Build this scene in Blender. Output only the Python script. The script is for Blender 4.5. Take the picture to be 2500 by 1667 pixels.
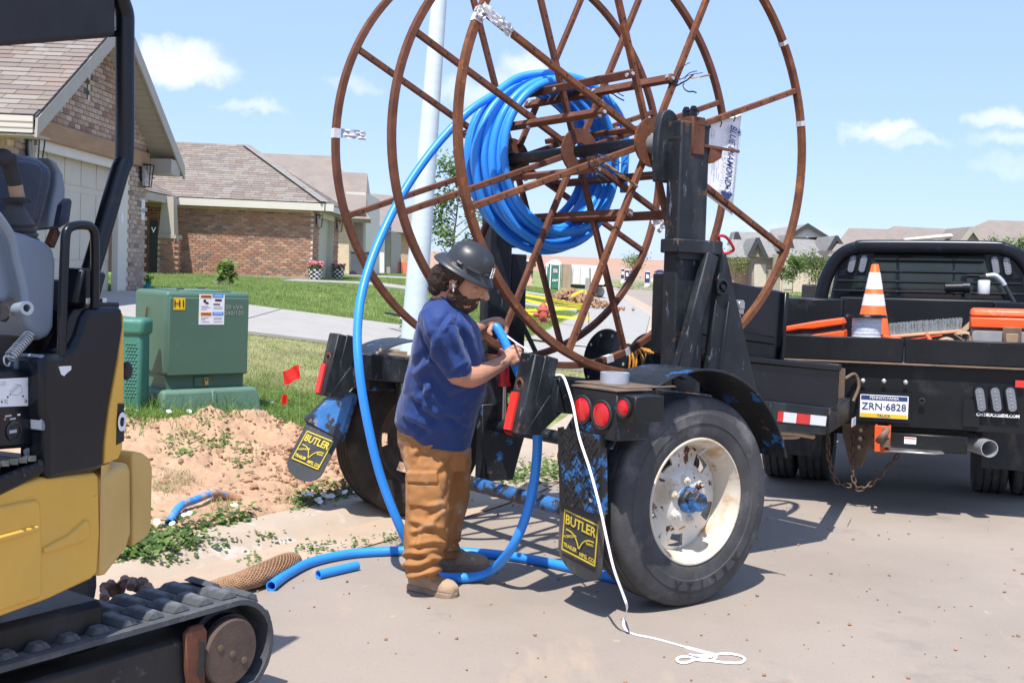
import bpy,bmesh,math,random
import numpy as np
from mathutils import Matrix,Vector,noise
rad=math.radians
random.seed(7)
RNG=np.random.default_rng(7)
SC=bpy.context.scene
for o in list(bpy.data.objects):
    bpy.data.objects.remove(o)
# ------------------------------------------------------------------ camera
F_PX,PITCH,ROLL,EYE=2816.52,0.06328,0.04252,1.5973
W_PX,H_PX=2500.0,1667.0
_cp,_sp,_cr,_sr=math.cos(PITCH),math.sin(PITCH),math.cos(ROLL),math.sin(ROLL)
C_FW=np.array([0,_cp,-_sp])
_u,_r=np.array([0,_sp,_cp]),np.array([1.0,0,0])
C_RT=_cr*_r+_sr*_u
C_UP=-_sr*_r+_cr*_u
C_LOC=np.array([0,0,EYE])
cam_d=bpy.data.cameras.new('camera')
cam_d.sensor_width=36.0
cam_d.lens=F_PX/W_PX*36.0
cam_d.clip_start=0.05
cam_d.clip_end=6000.0
cam=bpy.data.objects.new('camera',cam_d)
SC.collection.objects.link(cam)
cam.matrix_world=Matrix(((C_RT[0],C_UP[0],-C_FW[0],0),(C_RT[1],C_UP[1],-C_FW[1],0),
                           (C_RT[2],C_UP[2],-C_FW[2],EYE),(0,0,0,1)))
SC.camera=cam
# ------------------------------------------------------------------ sun, sky, exposure
SUN_DIR=Vector((-0.16,-0.48,1.0)).normalized() # towards the sun
SUN_EL=math.asin(SUN_DIR.z)
SUN_ROT=math.atan2(SUN_DIR.x,SUN_DIR.y)
sun_d=bpy.data.lights.new('sun','SUN')
sun_d.energy=4.6
sun_d.angle=rad(0.53)
sun_d.color=(1.0,0.955,0.90)
sun=bpy.data.objects.new('sun',sun_d)
SC.collection.objects.link(sun)
sun.rotation_euler=SUN_DIR.to_track_quat('Z','Y').to_euler()
sun.location=(-3,-8,16)
world=bpy.data.worlds.new('World')
SC.world=world
world.use_nodes=True
_nt=world.node_tree
_nt.nodes.clear()
def _wn(t,**k):
    n=_nt.nodes.new(t)
    for a,b in k.items():
        setattr(n,a,b)
    return n
_out=_wn('ShaderNodeOutputWorld')
_bg=_wn('ShaderNodeBackground')
_bg.inputs['Strength'].default_value=0.105
_sky=_wn('ShaderNodeTexSky',sky_type='NISHITA',sun_disc=False)
_sky.sun_elevation=SUN_EL
_sky.sun_rotation=SUN_ROT
_sky.air_density=1.0
_sky.dust_density=0.35
_sky.ozone_density=2.6
_tc=_wn('ShaderNodeTexCoord')
# a handful of fair-weather clouds: soft patches round given directions, edges broken by noise
def _dir_px(px,py):
    d=C_FW+C_RT*((px-W_PX/2)/F_PX)-C_UP*((py-H_PX/2)/F_PX)
    return d/np.linalg.norm(d)
_noi=_wn('ShaderNodeTexNoise')
_noi.inputs['Scale'].default_value=22.0
_noi.inputs['Detail'].default_value=7.0
_noi.inputs['Roughness'].default_value=0.56
_nt.links.new(_tc.outputs['Generated'],_noi.inputs['Vector'])
_nsub=_wn('ShaderNodeVectorMath',operation='SUBTRACT')
_nsub.inputs[1].default_value=(0.5,0.5,0.5)
_nt.links.new(_noi.outputs['Color'],_nsub.inputs[0])
_nsc=_wn('ShaderNodeVectorMath',operation='SCALE')
_nsc.inputs['Scale'].default_value=0.06
_nt.links.new(_nsub.outputs[0],_nsc.inputs[0])
_wp=_wn('ShaderNodeVectorMath',operation='ADD')
_nt.links.new(_tc.outputs['Generated'],_wp.inputs[0])
_nt.links.new(_nsc.outputs[0],_wp.inputs[1])
_acc=None
# direction, half width, half height (in radians), density
_CLOUDS=[(_dir_px(425,150),.052,.021,1.0),(_dir_px(385,120),.030,.017,.9),(_dir_px(505,170),.034,.015,.85),
           (_dir_px(610,273),.032,.008,.55),(_dir_px(1290,190),.036,.018,.8),(_dir_px(1180,215),.06,.016,.55),
           (_dir_px(880,200),.030,.010,.45),(_dir_px(2150,325),.030,.013,.9),(_dir_px(2215,358),.045,.008,.5),
           (_dir_px(2470,280),.040,.012,.7),(_dir_px(2480,345),.04,.01,.5),(_dir_px(1860,560),.09,.012,.35),
           (_dir_px(2090,340),.016,.008,.5),(_dir_px(2450,405),.03,.008,.35)]
for k in range(26): # the rest of the sky carries the same scattered clouds
    a=rad(60+240*(k*0.618%1.0));e=rad(8+34*((k*0.37+.1)%1.0))
    _CLOUDS.append((np.array([math.sin(a)*math.cos(e),math.cos(a)*math.cos(e),math.sin(e)]),.05+.05*(k%3)/2,.02,.8))
for d,hw,hh,den in _CLOUDS:
    n_=np.array(d);r_=np.cross(n_,(0,0,1));r_/=np.linalg.norm(r_);u_=np.cross(r_,n_)
    def _dot(v,s):
        q=_wn('ShaderNodeVectorMath',operation='DOT_PRODUCT')
        q.inputs[1].default_value=tuple(v*s)
        _nt.links.new(_wp.outputs[0],q.inputs[0])
        return q.outputs['Value']
    def _mth(op,a,b=None):
        q=_wn('ShaderNodeMath',operation=op)
        for i,v in enumerate((a,b)):
            if v is None:continue
            if isinstance(v,(int,float)):q.inputs[i].default_value=v
            else:_nt.links.new(v,q.inputs[i])
        return q.outputs[0]
    x_,y_=_dot(r_,1/hw),_dot(u_,1/hh)
    s_=_mth('SUBTRACT',1.0,_mth('ADD',_mth('MULTIPLY',x_,x_),_mth('MULTIPLY',y_,y_)))
    s_=_mth('MULTIPLY',_mth('MAXIMUM',s_,0.0),den)
    front=_mth('GREATER_THAN',_dot(n_,1.0),0.5)
    s_=_mth('MULTIPLY',s_,front)
    _acc=s_ if _acc is None else _mth('MAXIMUM',_acc,s_)
_rp=_wn('ShaderNodeMapRange',interpolation_type='SMOOTHSTEP')
_rp.inputs['From Max'].default_value=1.0
_rp.inputs['To Max'].default_value=0.7
_nt.links.new(_acc,_rp.inputs['Value'])
_mix=_wn('ShaderNodeMix',data_type='RGBA')
_nt.links.new(_rp.outputs[0],_mix.inputs['Factor'])
_hz=_wn('ShaderNodeMix',data_type='RGBA') # humid air: the whole sky a little milky
_hz.inputs['Factor'].default_value=0.6
_hz.inputs['B'].default_value=(3.8,5.35,9.4,1)
_nt.links.new(_sky.outputs[0],_hz.inputs['A'])
_nt.links.new(_hz.outputs['Result'],_mix.inputs['A'])
_mix.inputs['B'].default_value=(8.3,8.2,8.3,1)
_nt.links.new(_mix.outputs['Result'],_bg.inputs['Color'])
_nt.links.new(_bg.outputs[0],_out.inputs['Surface'])
SC.render.engine='CYCLES'
SC.view_settings.view_transform='Standard'
SC.view_settings.look='None'
SC.view_settings.gamma=1.0
SC.view_settings.use_curve_mapping=False
SC.view_settings.exposure=0.55
SC.cycles.max_bounces=6
SC.cycles.use_denoising=True
# ------------------------------------------------------------------ where a point of the photograph lies in the place
def ray(px,py):
    return C_FW+C_RT*((px-W_PX/2)/F_PX)-C_UP*((py-H_PX/2)/F_PX)
def hit(px,py,P0,n):
    d=ray(px,py);P0=np.array(P0,float);n=np.array(n,float)
    return C_LOC+d*(((P0-C_LOC)@n)/(d@n))
def at(px,py,Y):
    d=ray(px,py);return C_LOC+d*(Y/d[1])
def proj(P):
    d=np.array(P,float)-C_LOC;z=d@C_FW
    return np.array([W_PX/2+F_PX*(d@C_RT)/z,H_PX/2-F_PX*(d@C_UP)/z])
# ------------------------------------------------------------------ terrain heights
K_Y=np.array([-8,0,3,4.6,5.55,6.39,7.1,8.2,11,16,24,39,75,129,300.])
K_X=np.array([-9,-4.6,-2.75,-1.86,-1.33,-.85,-.38,.22,1.25,2.3,3.6,5.5,7.7,10,16.])
def kerb_x(y):return np.interp(y,K_Y,K_X)
G_Y=np.array([50,55,70,78,80,105,300.]);G_X=np.array([60,45,30,20,11,9.8+3,22.])
def road_z(x,y):
    return.0258*(np.clip(x,-6,5)-.109)-.0079*(np.clip(y,-2,12)-6.478)
YD=np.array([-60,-20,-8.5,-3.3,-2.0,-1.0,-.62,-.46,0]);YZ=np.array([1.15,1.05,.92,.30,.17,.10,.085,0,0])
def tz(x,y):
    """ground height anywhere"""
    x=np.asarray(x,float);y=np.asarray(y,float)
    d=x-kerb_x(y)
    z=road_z(np.where(d<0,kerb_x(y)+np.maximum(d,-.5),x),y)
    z=z+np.where(d<0,np.interp(d,YD,YZ),0)
    # the far side of the street rises gently to the houses there
    dr=np.clip(y-np.interp(x,[9,11,20,30,45,60,90],[130,80,78,70,55,48,40]),0,60)*(x>9)
    z=z+np.where(dr>0,np.minimum(.13+dr*.018,.62),0)
    return z
def ter(px,py,lift=0.0):
    """the ground point seen at a pixel"""
    d=ray(px,py);t=np.concatenate([np.arange(1,40,.05),np.arange(40,400,.5)])
    P=C_LOC+d*t[:,None]
    below=P[:,2]<tz(P[:,0],P[:,1])+lift
    i=int(np.argmax(below))if below.any()else len(t)-1
    a,b=t[max(i-1,0)],t[i]
    for _ in range(24):
        m=(a+b)/2;Q=C_LOC+d*m
        if Q[2]<tz(Q[0],Q[1])+lift:b=m
        else:a=m
    return C_LOC+d*b
def gp(x,y,dz=0):return np.array([x,y,float(tz(x,y))+dz])
# ------------------------------------------------------------------ mesh builder
class MB:
    def __init__(s):s.v,s.f,s.m,s.rnd=[],[],[],[]
    def add(s,vs,fs,mi=0,rnd=0.0):
        b=len(s.v);s.v+=[tuple(map(float,q))for q in vs]
        for f in fs:s.f.append(tuple(b+i for i in f));s.m.append(mi);s.rnd.append(rnd)
        return s
    def box(s,c,size,R=None,mi=0,rnd=0.0,taper=(1,1)):
        hx,hy,hz=[q/2 for q in size];c=np.array(c,float)
        R=np.eye(3)if R is None else np.array(R,float)
        vs=[]
        for z in(-hz,hz):
            k=taper if z>0 else(1,1)
            for x,y in((-hx,-hy),(hx,-hy),(hx,hy),(-hx,hy)):
                vs.append(c+R@np.array([x*k[0],y*k[1],z]))
        return s.add(vs,[(0,3,2,1),(4,5,6,7),(0,1,5,4),(1,2,6,5),(2,3,7,6),(3,0,4,7)],mi,rnd)
    def bar(s,p0,p1,w,h,up=(0,0,1),mi=0):
        """rectangular bar; h is measured along up, w across"""
        p0,p1=np.array(p0,float),np.array(p1,float)
        d=p1-p0;L=np.linalg.norm(d);d=d/L
        up=np.array(up,float);x=np.cross(d,up)
        if np.linalg.norm(x)<1e-6:x=np.cross(d,(1,0.1,0))
        x/=np.linalg.norm(x);z=np.cross(x,d)
        return s.box((p0+p1)/2,(w,L,h),np.stack([x,d,z],1),mi)
    def tube(s,path,r,n=10,closed=False,caps=True,mi=0,prof=None,up0=None,flip=False):
        """sweep a circle (or a profile of (a,b) pairs times r) along a path"""
        P=np.array(path,float);N=len(P)
        rr=np.full(N,float(r))if np.isscalar(r)else np.array(r,float)
        if closed:T=np.roll(P,-1,0)-np.roll(P,1,0)
        else:
            T=np.zeros_like(P);T[1:-1]=P[2:]-P[:-2];T[0]=P[1]-P[0];T[-1]=P[-1]-P[-2]
        T/=np.linalg.norm(T,axis=1)[:,None]+1e-12
        u=np.array(up0,float)if up0 is not None else(np.array([0,0,1.])if abs(T[0][2])<.9 else np.array([1.,0,0]))
        u=u-T[0]*(u@T[0]);u/=np.linalg.norm(u)
        if prof is None:prof=[(math.cos(2*math.pi*k/n),math.sin(2*math.pi*k/n))for k in range(n)]
        n=len(prof);vs=[]
        for i in range(N):
            if up0 is not None:u=np.array(up0,float)
            u=u-T[i]*(u@T[i]);u/=np.linalg.norm(u)+1e-12
            w=np.cross(T[i],u)
            for a,b in prof:vs.append(P[i]+rr[i]*(a*w+b*u))
        fs=[]
        M=N if closed else N-1
        for i in range(M):
            j=(i+1)%N
            for k in range(n):
                l=(k+1)%n
                fs.append((i*n+k,j*n+k,j*n+l,i*n+l)if not flip else(i*n+k,i*n+l,j*n+l,j*n+k))
        if caps and not closed:
            fs.append(tuple(range(n))[::1]);fs.append(tuple((N-1)*n+k for k in range(n))[::-1])
        return s.add(vs,fs,mi)
    def pipe(s,path,ro,ri,n=14,mi=0):
        """hollow pipe with real wall thickness"""
        s.tube(path,ro,n,caps=False,mi=mi);s.tube(path,ri,n,caps=False,mi=mi,flip=True)
        P=np.array(path,float)
        for e,q in((0,1),(-1,-2)):
            t=P[e]-P[q];t/=np.linalg.norm(t)
            a=MB();a.tube([P[e]-t*.0005,P[e]],ro,n,caps=False);b=MB();b.tube([P[e]-t*.0005,P[e]],ri,n,caps=False)
            A,B=a.v[n:],b.v[n:]
            s.add(A+B,[(k,(k+1)%n,n+(k+1)%n,n+k)for k in range(n)],mi)
        return s
    def lathe(s,prof,c=(0,0,0),ax=(0,0,1),n=24,mi=0,a0=0.,a1=None,ref=None):
        """prof: (radius, height along ax) pairs"""
        ax=np.array(ax,float);ax/=np.linalg.norm(ax)
        e=np.array(ref,float)if ref is not None else(np.array([1.,0,0])if abs(ax[0])<.9 else np.array([0,1.,0]))
        e=e-ax*(e@ax);e/=np.linalg.norm(e);g=np.cross(ax,e);c=np.array(c,float)
        full=a1 is None;a1=2*math.pi if full else a1
        m=n if full else n+1;vs=[]
        for r,h in prof:
            for k in range(m):
                a=a0+(a1-a0)*k/n
                vs.append(c+ax*h+r*(math.cos(a)*e+math.sin(a)*g))
        fs=[]
        for i in range(len(prof)-1):
            for k in range(n):
                l=(k+1)%m
                fs.append((i*m+k,i*m+l,(i+1)*m+l,(i+1)*m+k))
        if full:
            if prof[0][0]>1e-6 and prof[0]!=prof[-1]:fs.append(tuple(range(m))[::-1])
            if prof[-1][0]>1e-6 and prof[0]!=prof[-1]:fs.append(tuple((len(prof)-1)*m+k for k in range(m)))
        return s.add(vs,fs,mi)
    def cyl(s,p0,p1,r,n=16,mi=0,r1=None):
        p0,p1=np.array(p0,float),np.array(p1,float)
        return s.lathe([(r,0),(r if r1 is None else r1,np.linalg.norm(p1-p0))],p0,p1-p0,n,mi)
    def prism(s,poly,o,ex,ey,depth,mi=0):
        """polygon in the (ex,ey) plane at o, pushed out by depth along ex x ey"""
        o,ex,ey=[np.array(q,float)for q in(o,ex,ey)]
        nz=np.cross(ex,ey);nz/=np.linalg.norm(nz);n=len(poly)
        A=[o+ex*a+ey*b for a,b in poly];B=[q+nz*depth for q in A]
        ar=sum(poly[i][0]*poly[(i+1)%n][1]-poly[(i+1)%n][0]*poly[i][1]for i in range(n))
        fl=(ar<0)!=(depth<0)
        f0,f1=tuple(range(n))[::-1],tuple(range(n,2*n))
        sd=[(i,(i+1)%n,n+(i+1)%n,n+i)for i in range(n)]
        fs=[f0,f1]+sd
        if fl:fs=[f[::-1]for f in fs]
        return s.add(A+B,fs,mi)
    def poly3(s,pts,mi=0):return s.add(pts,[tuple(range(len(pts)))],mi)
    def slab(s,pts,dvec,mi=0):
        """planar polygon of 3D points given thickness dvec"""
        A=[np.array(q,float)for q in pts];dv=np.array(dvec,float);n=len(A)
        nn=np.cross(A[1]-A[0],A[2]-A[1])
        fs=[tuple(range(n))[::-1],tuple(range(n,2*n))]+[(i,(i+1)%n,n+(i+1)%n,n+i)for i in range(n)]
        if nn@dv<0:fs=[f[::-1]for f in fs]
        return s.add(A+[q+dv for q in A],fs,mi)
    def ball(s,c,r,n=12,m=8,mi=0,R=None,jit=0.0,seed=0):
        c=np.array(c,float);r=np.array([r,r,r]if np.isscalar(r)else r,float);vs=[]
        R=np.eye(3)if R is None else np.array(R,float)
        for i in range(m+1):
            t=math.pi*i/m
            for k in range(n):
                a=2*math.pi*k/n
                d=np.array([math.sin(t)*math.cos(a),math.sin(t)*math.sin(a),math.cos(t)])
                q=1.0
                if jit:q+=jit*noise.noise(Vector(d*1.7)+Vector((seed*3.1,seed*1.7,0)))
                vs.append(c+R@(r*d*q))
        fs=[]
        for i in range(m):
            for k in range(n):
                l=(k+1)%n
                if i==0:fs.append((k,n+k,n+l))
                elif i==m-1:fs.append((i*n+k,(i+1)*n+k,i*n+l))
                else:fs.append((i*n+k,(i+1)*n+k,(i+1)*n+l,i*n+l))
        return s.add(vs,fs,mi)
    def merge(s,o,M=None):
        vs=np.array(o.v,float)
        if M is not None:vs=vs@np.array(M)[:3,:3].T+np.array(M)[:3,3]
        b=len(s.v);s.v+=[tuple(q)for q in vs]
        s.f+=[tuple(b+i for i in f)for f in o.f];s.m+=o.m;s.rnd+=o.rnd
        return s
COL=SC.collection
_MW={}
def world_of(o):return _MW.get(o.name,Matrix.Identity(4))
def thing(name,label,cat,loc=(0,0,0),basis=None,group=None,rz=0.0):
    o=bpy.data.objects.new(name,None);COL.objects.link(o)
    if basis is not None:
        M=Matrix(((basis[0][0],basis[1][0],basis[2][0],loc[0]),(basis[0][1],basis[1][1],basis[2][1],loc[1]),
                    (basis[0][2],basis[1][2],basis[2][2],loc[2]),(0,0,0,1)))
    else:M=Matrix.Translation(Vector(tuple(loc)))@Matrix.Rotation(rz,4,'Z')
    o.matrix_world=M;_MW[o.name]=M
    o.empty_display_size=.2
    o['label']=label;o['category']=cat
    if group:o['group']=group
    return o
def tag(o,label=None,cat=None,group=None,kind=None):
    for k,v in(('label',label),('category',cat),('group',group),('kind',kind)):
        if v:o[k]=v
    return o
def build(name,mb,mats,parent=None,space='local',bevel=0.0,sharp=35.0,smooth=True,segs=1,origin=None):
    """link one mesh object; space='world': the builder's coordinates are world ones"""
    me=bpy.data.meshes.new(name)
    vs=np.array(mb.v,float)
    PM=world_of(parent)if parent is not None else Matrix.Identity(4)
    if parent is not None and space=='world':
        IM=np.array(PM.inverted());vs=vs@IM[:3,:3].T+IM[:3,3]
    if origin is not None:
        og=np.array(origin,float)
        if parent is not None and space=='world':og=(np.array(PM.inverted())@np.append(og,1))[:3]
        vs=vs-og
    me.from_pydata(vs.tolist(),[],mb.f)
    mats=mats if isinstance(mats,(list,tuple))else[mats]
    for m in mats:me.materials.append(m)
    if len(mats)>1:me.polygons.foreach_set('material_index',mb.m)
    if any(mb.rnd):
        a=me.attributes.new('rnd','FLOAT','FACE');a.data.foreach_set('value',mb.rnd)
    if smooth:
        me.polygons.foreach_set('use_smooth',[True]*len(me.polygons))
        me.set_sharp_from_angle(angle=rad(sharp))
    me.update()
    o=bpy.data.objects.new(name,me);COL.objects.link(o)
    if parent is not None:o.parent=parent
    M=Matrix.Identity(4)
    if origin is not None:o.location=tuple(og);M=Matrix.Translation(Vector(og))
    _MW[o.name]=PM@M
    if bevel>0:
        b=o.modifiers.new('bevel','BEVEL');b.width=bevel;b.segments=segs;b.limit_method='ANGLE';b.angle_limit=rad(40)
        b.harden_normals=False
    return o
def copy_tree(o,parent=None):
    c=o.copy();COL.objects.link(c)
    if parent is not None:c.parent=parent
    for ch in list(o.children):copy_tree(ch,c)
    return c
def inst(name,mesh_obj,mat4,parent):
    """another object sharing mesh data, placed in its parent's frame"""
    o=bpy.data.objects.new(name,mesh_obj.data if hasattr(mesh_obj,'data')else mesh_obj);COL.objects.link(o)
    o.parent=parent;o.matrix_local=mat4
    _MW[o.name]=world_of(parent)@mat4
    return o
def rotm(ax,a):return np.array(Matrix.Rotation(a,3,ax if isinstance(ax,str)else Vector(ax)))
def frame_of(x=None,y=None,z=None):
    """3x3 with given y axis and approximate z axis"""
    y=np.array(y,float);y/=np.linalg.norm(y);z=np.array(z,float)
    x=np.cross(y,z);x/=np.linalg.norm(x);z=np.cross(x,y)
    return np.stack([x,y,z],1)
def spline(pts,n=8,closed=False):
    P=np.array(pts,float);N=len(P);out=[]
    rng_=range(N)if closed else range(N-1)
    for i in rng_:
        p1,p2=P[i],P[(i+1)%N]
        p0=P[i-1]if(closed or i>0)else 2*p1-p2
        p3=P[(i+2)%N]if(closed or i+2<N)else 2*p2-p1
        for k in range(n):
            t=k/n
            out.append(.5*((2*p1)+(-p0+p2)*t+(2*p0-5*p1+4*p2-p3)*t*t+(-p0+3*p1-3*p2+p3)*t**3))
    if not closed:out.append(P[-1])
    return np.array(out)
def text_mb(s,size,o,ex,ey,depth=.0015,bold=0.0,mi=0,align='CENTER',font_shear=0.0,space=1.0):
    """lettering as solid mesh: o centre, ex reading direction, ey up"""
    cu=bpy.data.curves.new('lettering','FONT');cu.body=s;cu.size=size;cu.align_x=align;cu.align_y='CENTER'
    cu.offset=bold;cu.shear=font_shear;cu.resolution_u=3;cu.space_character=space
    ob=bpy.data.objects.new('lettering',cu);COL.objects.link(ob)
    dg=bpy.context.evaluated_depsgraph_get()
    me=ob.evaluated_get(dg).to_mesh()
    vs=[v.co.copy()for v in me.vertices];fs=[tuple(p.vertices)for p in me.polygons]
    ob.evaluated_get(dg).to_mesh_clear()
    bpy.data.objects.remove(ob);bpy.data.curves.remove(cu)
    ex,ey,o=[np.array(q,float)for q in(ex,ey,o)]
    ex=ex/np.linalg.norm(ex);ey=ey/np.linalg.norm(ey);nz=np.cross(ex,ey)
    b=MB();n=len(vs)
    A=[o+ex*v.x+ey*v.y+nz*depth for v in vs]
    b.add(A,fs,mi)
    return b
def strip_mb(path,w,n_dir,th=.001,mi=0):
    """flat ribbon along path, n_dir its normal (one vector or one per point)"""
    b=MB();P=np.array(path,float);N=len(P)
    nd=np.array(n_dir,float);nd=np.tile(nd,(N,1))if nd.ndim==1 else nd
    prof=[(-w/2,-th/2),(w/2,-th/2),(w/2,th/2),(-w/2,th/2)]
    T=np.gradient(P,axis=0);T/=np.linalg.norm(T,axis=1)[:,None]+1e-9
    vs=[]
    for i in range(N):
        u=nd[i]-T[i]*(nd[i]@T[i]);u/=np.linalg.norm(u)+1e-9;x=np.cross(T[i],u)
        vs+=[P[i]+a*x+c*u for a,c in prof]
    fs=[(i*4+k,(i+1)*4+k,(i+1)*4+(k+1)%4,i*4+(k+1)%4)for i in range(N-1)for k in range(4)]
    fs+=[(0,1,2,3),tuple((N-1)*4+k for k in(3,2,1,0))]
    return b.add(vs,fs,mi)
# ------------------------------------------------------------------ materials
def _ramp(nt,fac,stops,interp='LINEAR'):
    r=nt.nodes.new('ShaderNodeValToRGB');r.color_ramp.interpolation=interp
    e=r.color_ramp.elements
    while len(e)<len(stops):e.new(.5)
    for i,(p,c)in enumerate(stops):
        e[i].position=p;e[i].color=(*c[:3],1)if not np.isscalar(c)else(c,c,c,1)
    nt.links.new(fac,r.inputs[0]);return r
def _noise(nt,vec,scale,detail=4,rough=.55,stretch=None,dist=0.0):
    if stretch is not None:
        mp=nt.nodes.new('ShaderNodeMapping');mp.inputs['Scale'].default_value=stretch
        nt.links.new(vec,mp.inputs[0]);vec=mp.outputs[0]
    n=nt.nodes.new('ShaderNodeTexNoise');n.inputs['Scale'].default_value=scale
    n.inputs['Detail'].default_value=detail;n.inputs['Roughness'].default_value=rough;n.inputs['Distortion'].default_value=dist
    nt.links.new(vec,n.inputs['Vector']);return n.outputs['Fac']
def _mixc(nt,fac,a,b):
    m=nt.nodes.new('ShaderNodeMix');m.data_type='RGBA'
    nt.links.new(fac,m.inputs['Factor'])
    for k,v in(('A',a),('B',b)):
        if isinstance(v,tuple):m.inputs[k].default_value=(*v[:3],1)
        else:nt.links.new(v,m.inputs[k])
    return m.outputs['Result']
_seed=[0]
def pbr(name,base,rough=.6,metal=0.0,var=.18,scale=6.0,spots=(),bump=0.0,bscale=60.0,stretch=None,alpha=None,
        coat=0.0,stops=None,transl=0.0,rvar=.12,spec=.5,trans=0.0,sheen=0.0,coord='Object',bdetail=5,sss=0.0):
    """noise-toned paint or cloth or stone; spots = (colour, threshold, scale, softness[, rough, stretch]) patches of something else"""
    m=bpy.data.materials.new(name);m.use_nodes=True;nt=m.node_tree
    bs=nt.nodes['Principled BSDF'];_seed[0]+=1
    tc=nt.nodes.new('ShaderNodeTexCoord');mp=nt.nodes.new('ShaderNodeMapping')
    mp.inputs['Location'].default_value=(_seed[0]*3.17,_seed[0]*1.31,_seed[0]*.77)
    nt.links.new(tc.outputs[coord],mp.inputs[0]);V=mp.outputs[0]
    n1=_noise(nt,V,scale,5,.6,stretch)
    lo=tuple(max(0,c*(1-var))for c in base);hi=tuple(min(1,c*(1+var))for c in base)
    if stops:
        oi=nt.nodes.new('ShaderNodeObjectInfo');at_=nt.nodes.new('ShaderNodeAttribute');at_.attribute_name='rnd'
        ad=nt.nodes.new('ShaderNodeMath');ad.operation='ADD'
        nt.links.new(oi.outputs['Random'],ad.inputs[0]);nt.links.new(at_.outputs['Fac'],ad.inputs[1])
        fr=nt.nodes.new('ShaderNodeMath');fr.operation='FRACT';nt.links.new(ad.outputs[0],fr.inputs[0])
        cr=_ramp(nt,fr.outputs[0],stops).outputs[0]
        g=_ramp(nt,n1,[(.25,1-var),(.75,1+var)])
        mm=nt.nodes.new('ShaderNodeMix');mm.data_type='RGBA';mm.blend_type='MULTIPLY';mm.inputs['Factor'].default_value=1
        nt.links.new(cr,mm.inputs['A']);nt.links.new(g.outputs[0],mm.inputs['B']);col=mm.outputs['Result']
    else:col=_ramp(nt,n1,[(.3,lo),(.7,hi)]).outputs[0]
    rgh=None
    for sp in spots:
        c,th,sc_,so=sp[:4]
        st=sp[5]if len(sp)>5 else None
        nn=_noise(nt,V,sc_,6,.62,st)
        mk=_ramp(nt,nn,[(th,0.0),(min(1,th+so),1.0)]).outputs[0]
        col=_mixc(nt,mk,col,tuple(c))
        if len(sp)>4 and sp[4]is not None:
            a=nt.nodes.new('ShaderNodeMix');a.data_type='FLOAT'
            nt.links.new(mk,a.inputs['Factor'])
            if rgh is None:a.inputs['A'].default_value=rough
            else:nt.links.new(rgh,a.inputs['A'])
            a.inputs['B'].default_value=sp[4];rgh=a.outputs['Result']
    nt.links.new(col,bs.inputs['Base Color'])
    if rgh is None and rvar>0:
        rgh=_ramp(nt,_noise(nt,V,scale*2.3,3),[(.3,max(0,rough-rvar)),(.7,min(1,rough+rvar))]).outputs[0]
    if rgh is not None:nt.links.new(rgh,bs.inputs['Roughness'])
    else:bs.inputs['Roughness'].default_value=rough
    bs.inputs['Metallic'].default_value=metal
    bs.inputs['Specular IOR Level'].default_value=spec
    bs.inputs['Coat Weight'].default_value=coat
    bs.inputs['Coat Roughness'].default_value=.15
    if trans:bs.inputs['Transmission Weight'].default_value=trans
    if sheen:bs.inputs['Sheen Weight'].default_value=sheen
    if sss:
        bs.inputs['Subsurface Weight'].default_value=sss;bs.inputs['Subsurface Radius'].default_value=(.012,.004,.002)
    if alpha is not None:bs.inputs['Alpha'].default_value=alpha
    if transl:
        tb=nt.nodes.new('ShaderNodeBsdfTranslucent');nt.links.new(col,tb.inputs['Color']);ms=nt.nodes.new('ShaderNodeMixShader');ms.inputs[0].default_value=transl
        ou=nt.nodes['Material Output'];nt.links.new(bs.outputs[0],ms.inputs[1]);nt.links.new(tb.outputs[0],ms.inputs[2]);nt.links.new(ms.outputs[0],ou.inputs['Surface'])
    if bump>0:
        b=nt.nodes.new('ShaderNodeBump');b.inputs['Strength'].default_value=min(1.0,bump);b.inputs['Distance'].default_value=.4/bscale
        nt.links.new(_noise(nt,V,bscale,bdetail,.6,stretch),b.inputs['Height']);nt.links.new(b.outputs[0],bs.inputs['Normal'])
    return m
M={}
M['asphalt']=pbr('asphalt',(.30,.252,.208),.9,var=.10,scale=.9,bump=.9,bscale=190,spec=.25,bdetail=8,
                   spots=[((.34,.28,.22),.50,.55,.25,.95),((.40,.31,.225),.62,2.1,.12,.95,(1,.3,1)),((.15,.13,.115),.62,85,.12),((.44,.39,.33),.62,120,.10),((.19,.165,.145),.62,1.7,.2),((.47,.36,.26),.70,7,.06,.95,(1,.5,1)),((.12,.11,.10),.735,3.3,.03)])
M['concrete']=pbr('concrete',(.35,.33,.30),.88,var=.06,scale=3,bump=.25,bscale=150,spec=.3,spots=[((.33,.29,.245),.6,4,.3)])
M['gutter']=pbr('gutter_concrete',(.43,.33,.24),.92,var=.08,scale=2.2,bump=.3,bscale=120,spec=.2,
                  spots=[((.47,.42,.36),.60,1.9,.12),((.38,.26,.17),.6,3.7,.2),((.40,.27,.17),.68,14,.1)])
M['kerb']=pbr('kerb_concrete',(.42,.335,.25),.9,var=.06,scale=5,bump=.2,bscale=120,spots=[((.52,.485,.44),.56,2.6,.08),((.38,.27,.18),.60,6,.2)])
M['dirt']=pbr('red_dirt',(.44,.285,.18),.97,var=.16,scale=3.5,bump=.9,bscale=40,spec=.1,spots=[((.54,.37,.25),.55,3,.2),((.36,.215,.135),.62,11,.12),((.42,.26,.165),.55,30,.1)],bdetail=9)
M['clod']=pbr('clay_clod',(.36,.215,.135),.97,var=.2,scale=14,bump=.8,bscale=70,spec=.1,spots=[((.34,.20,.125),.6,22,.15)])
M['soil']=pbr('lawn_soil',(.23,.27,.10),.95,var=.3,scale=2.0,spec=.1,spots=[((.26,.24,.11),.6,3,.2)])
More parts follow.
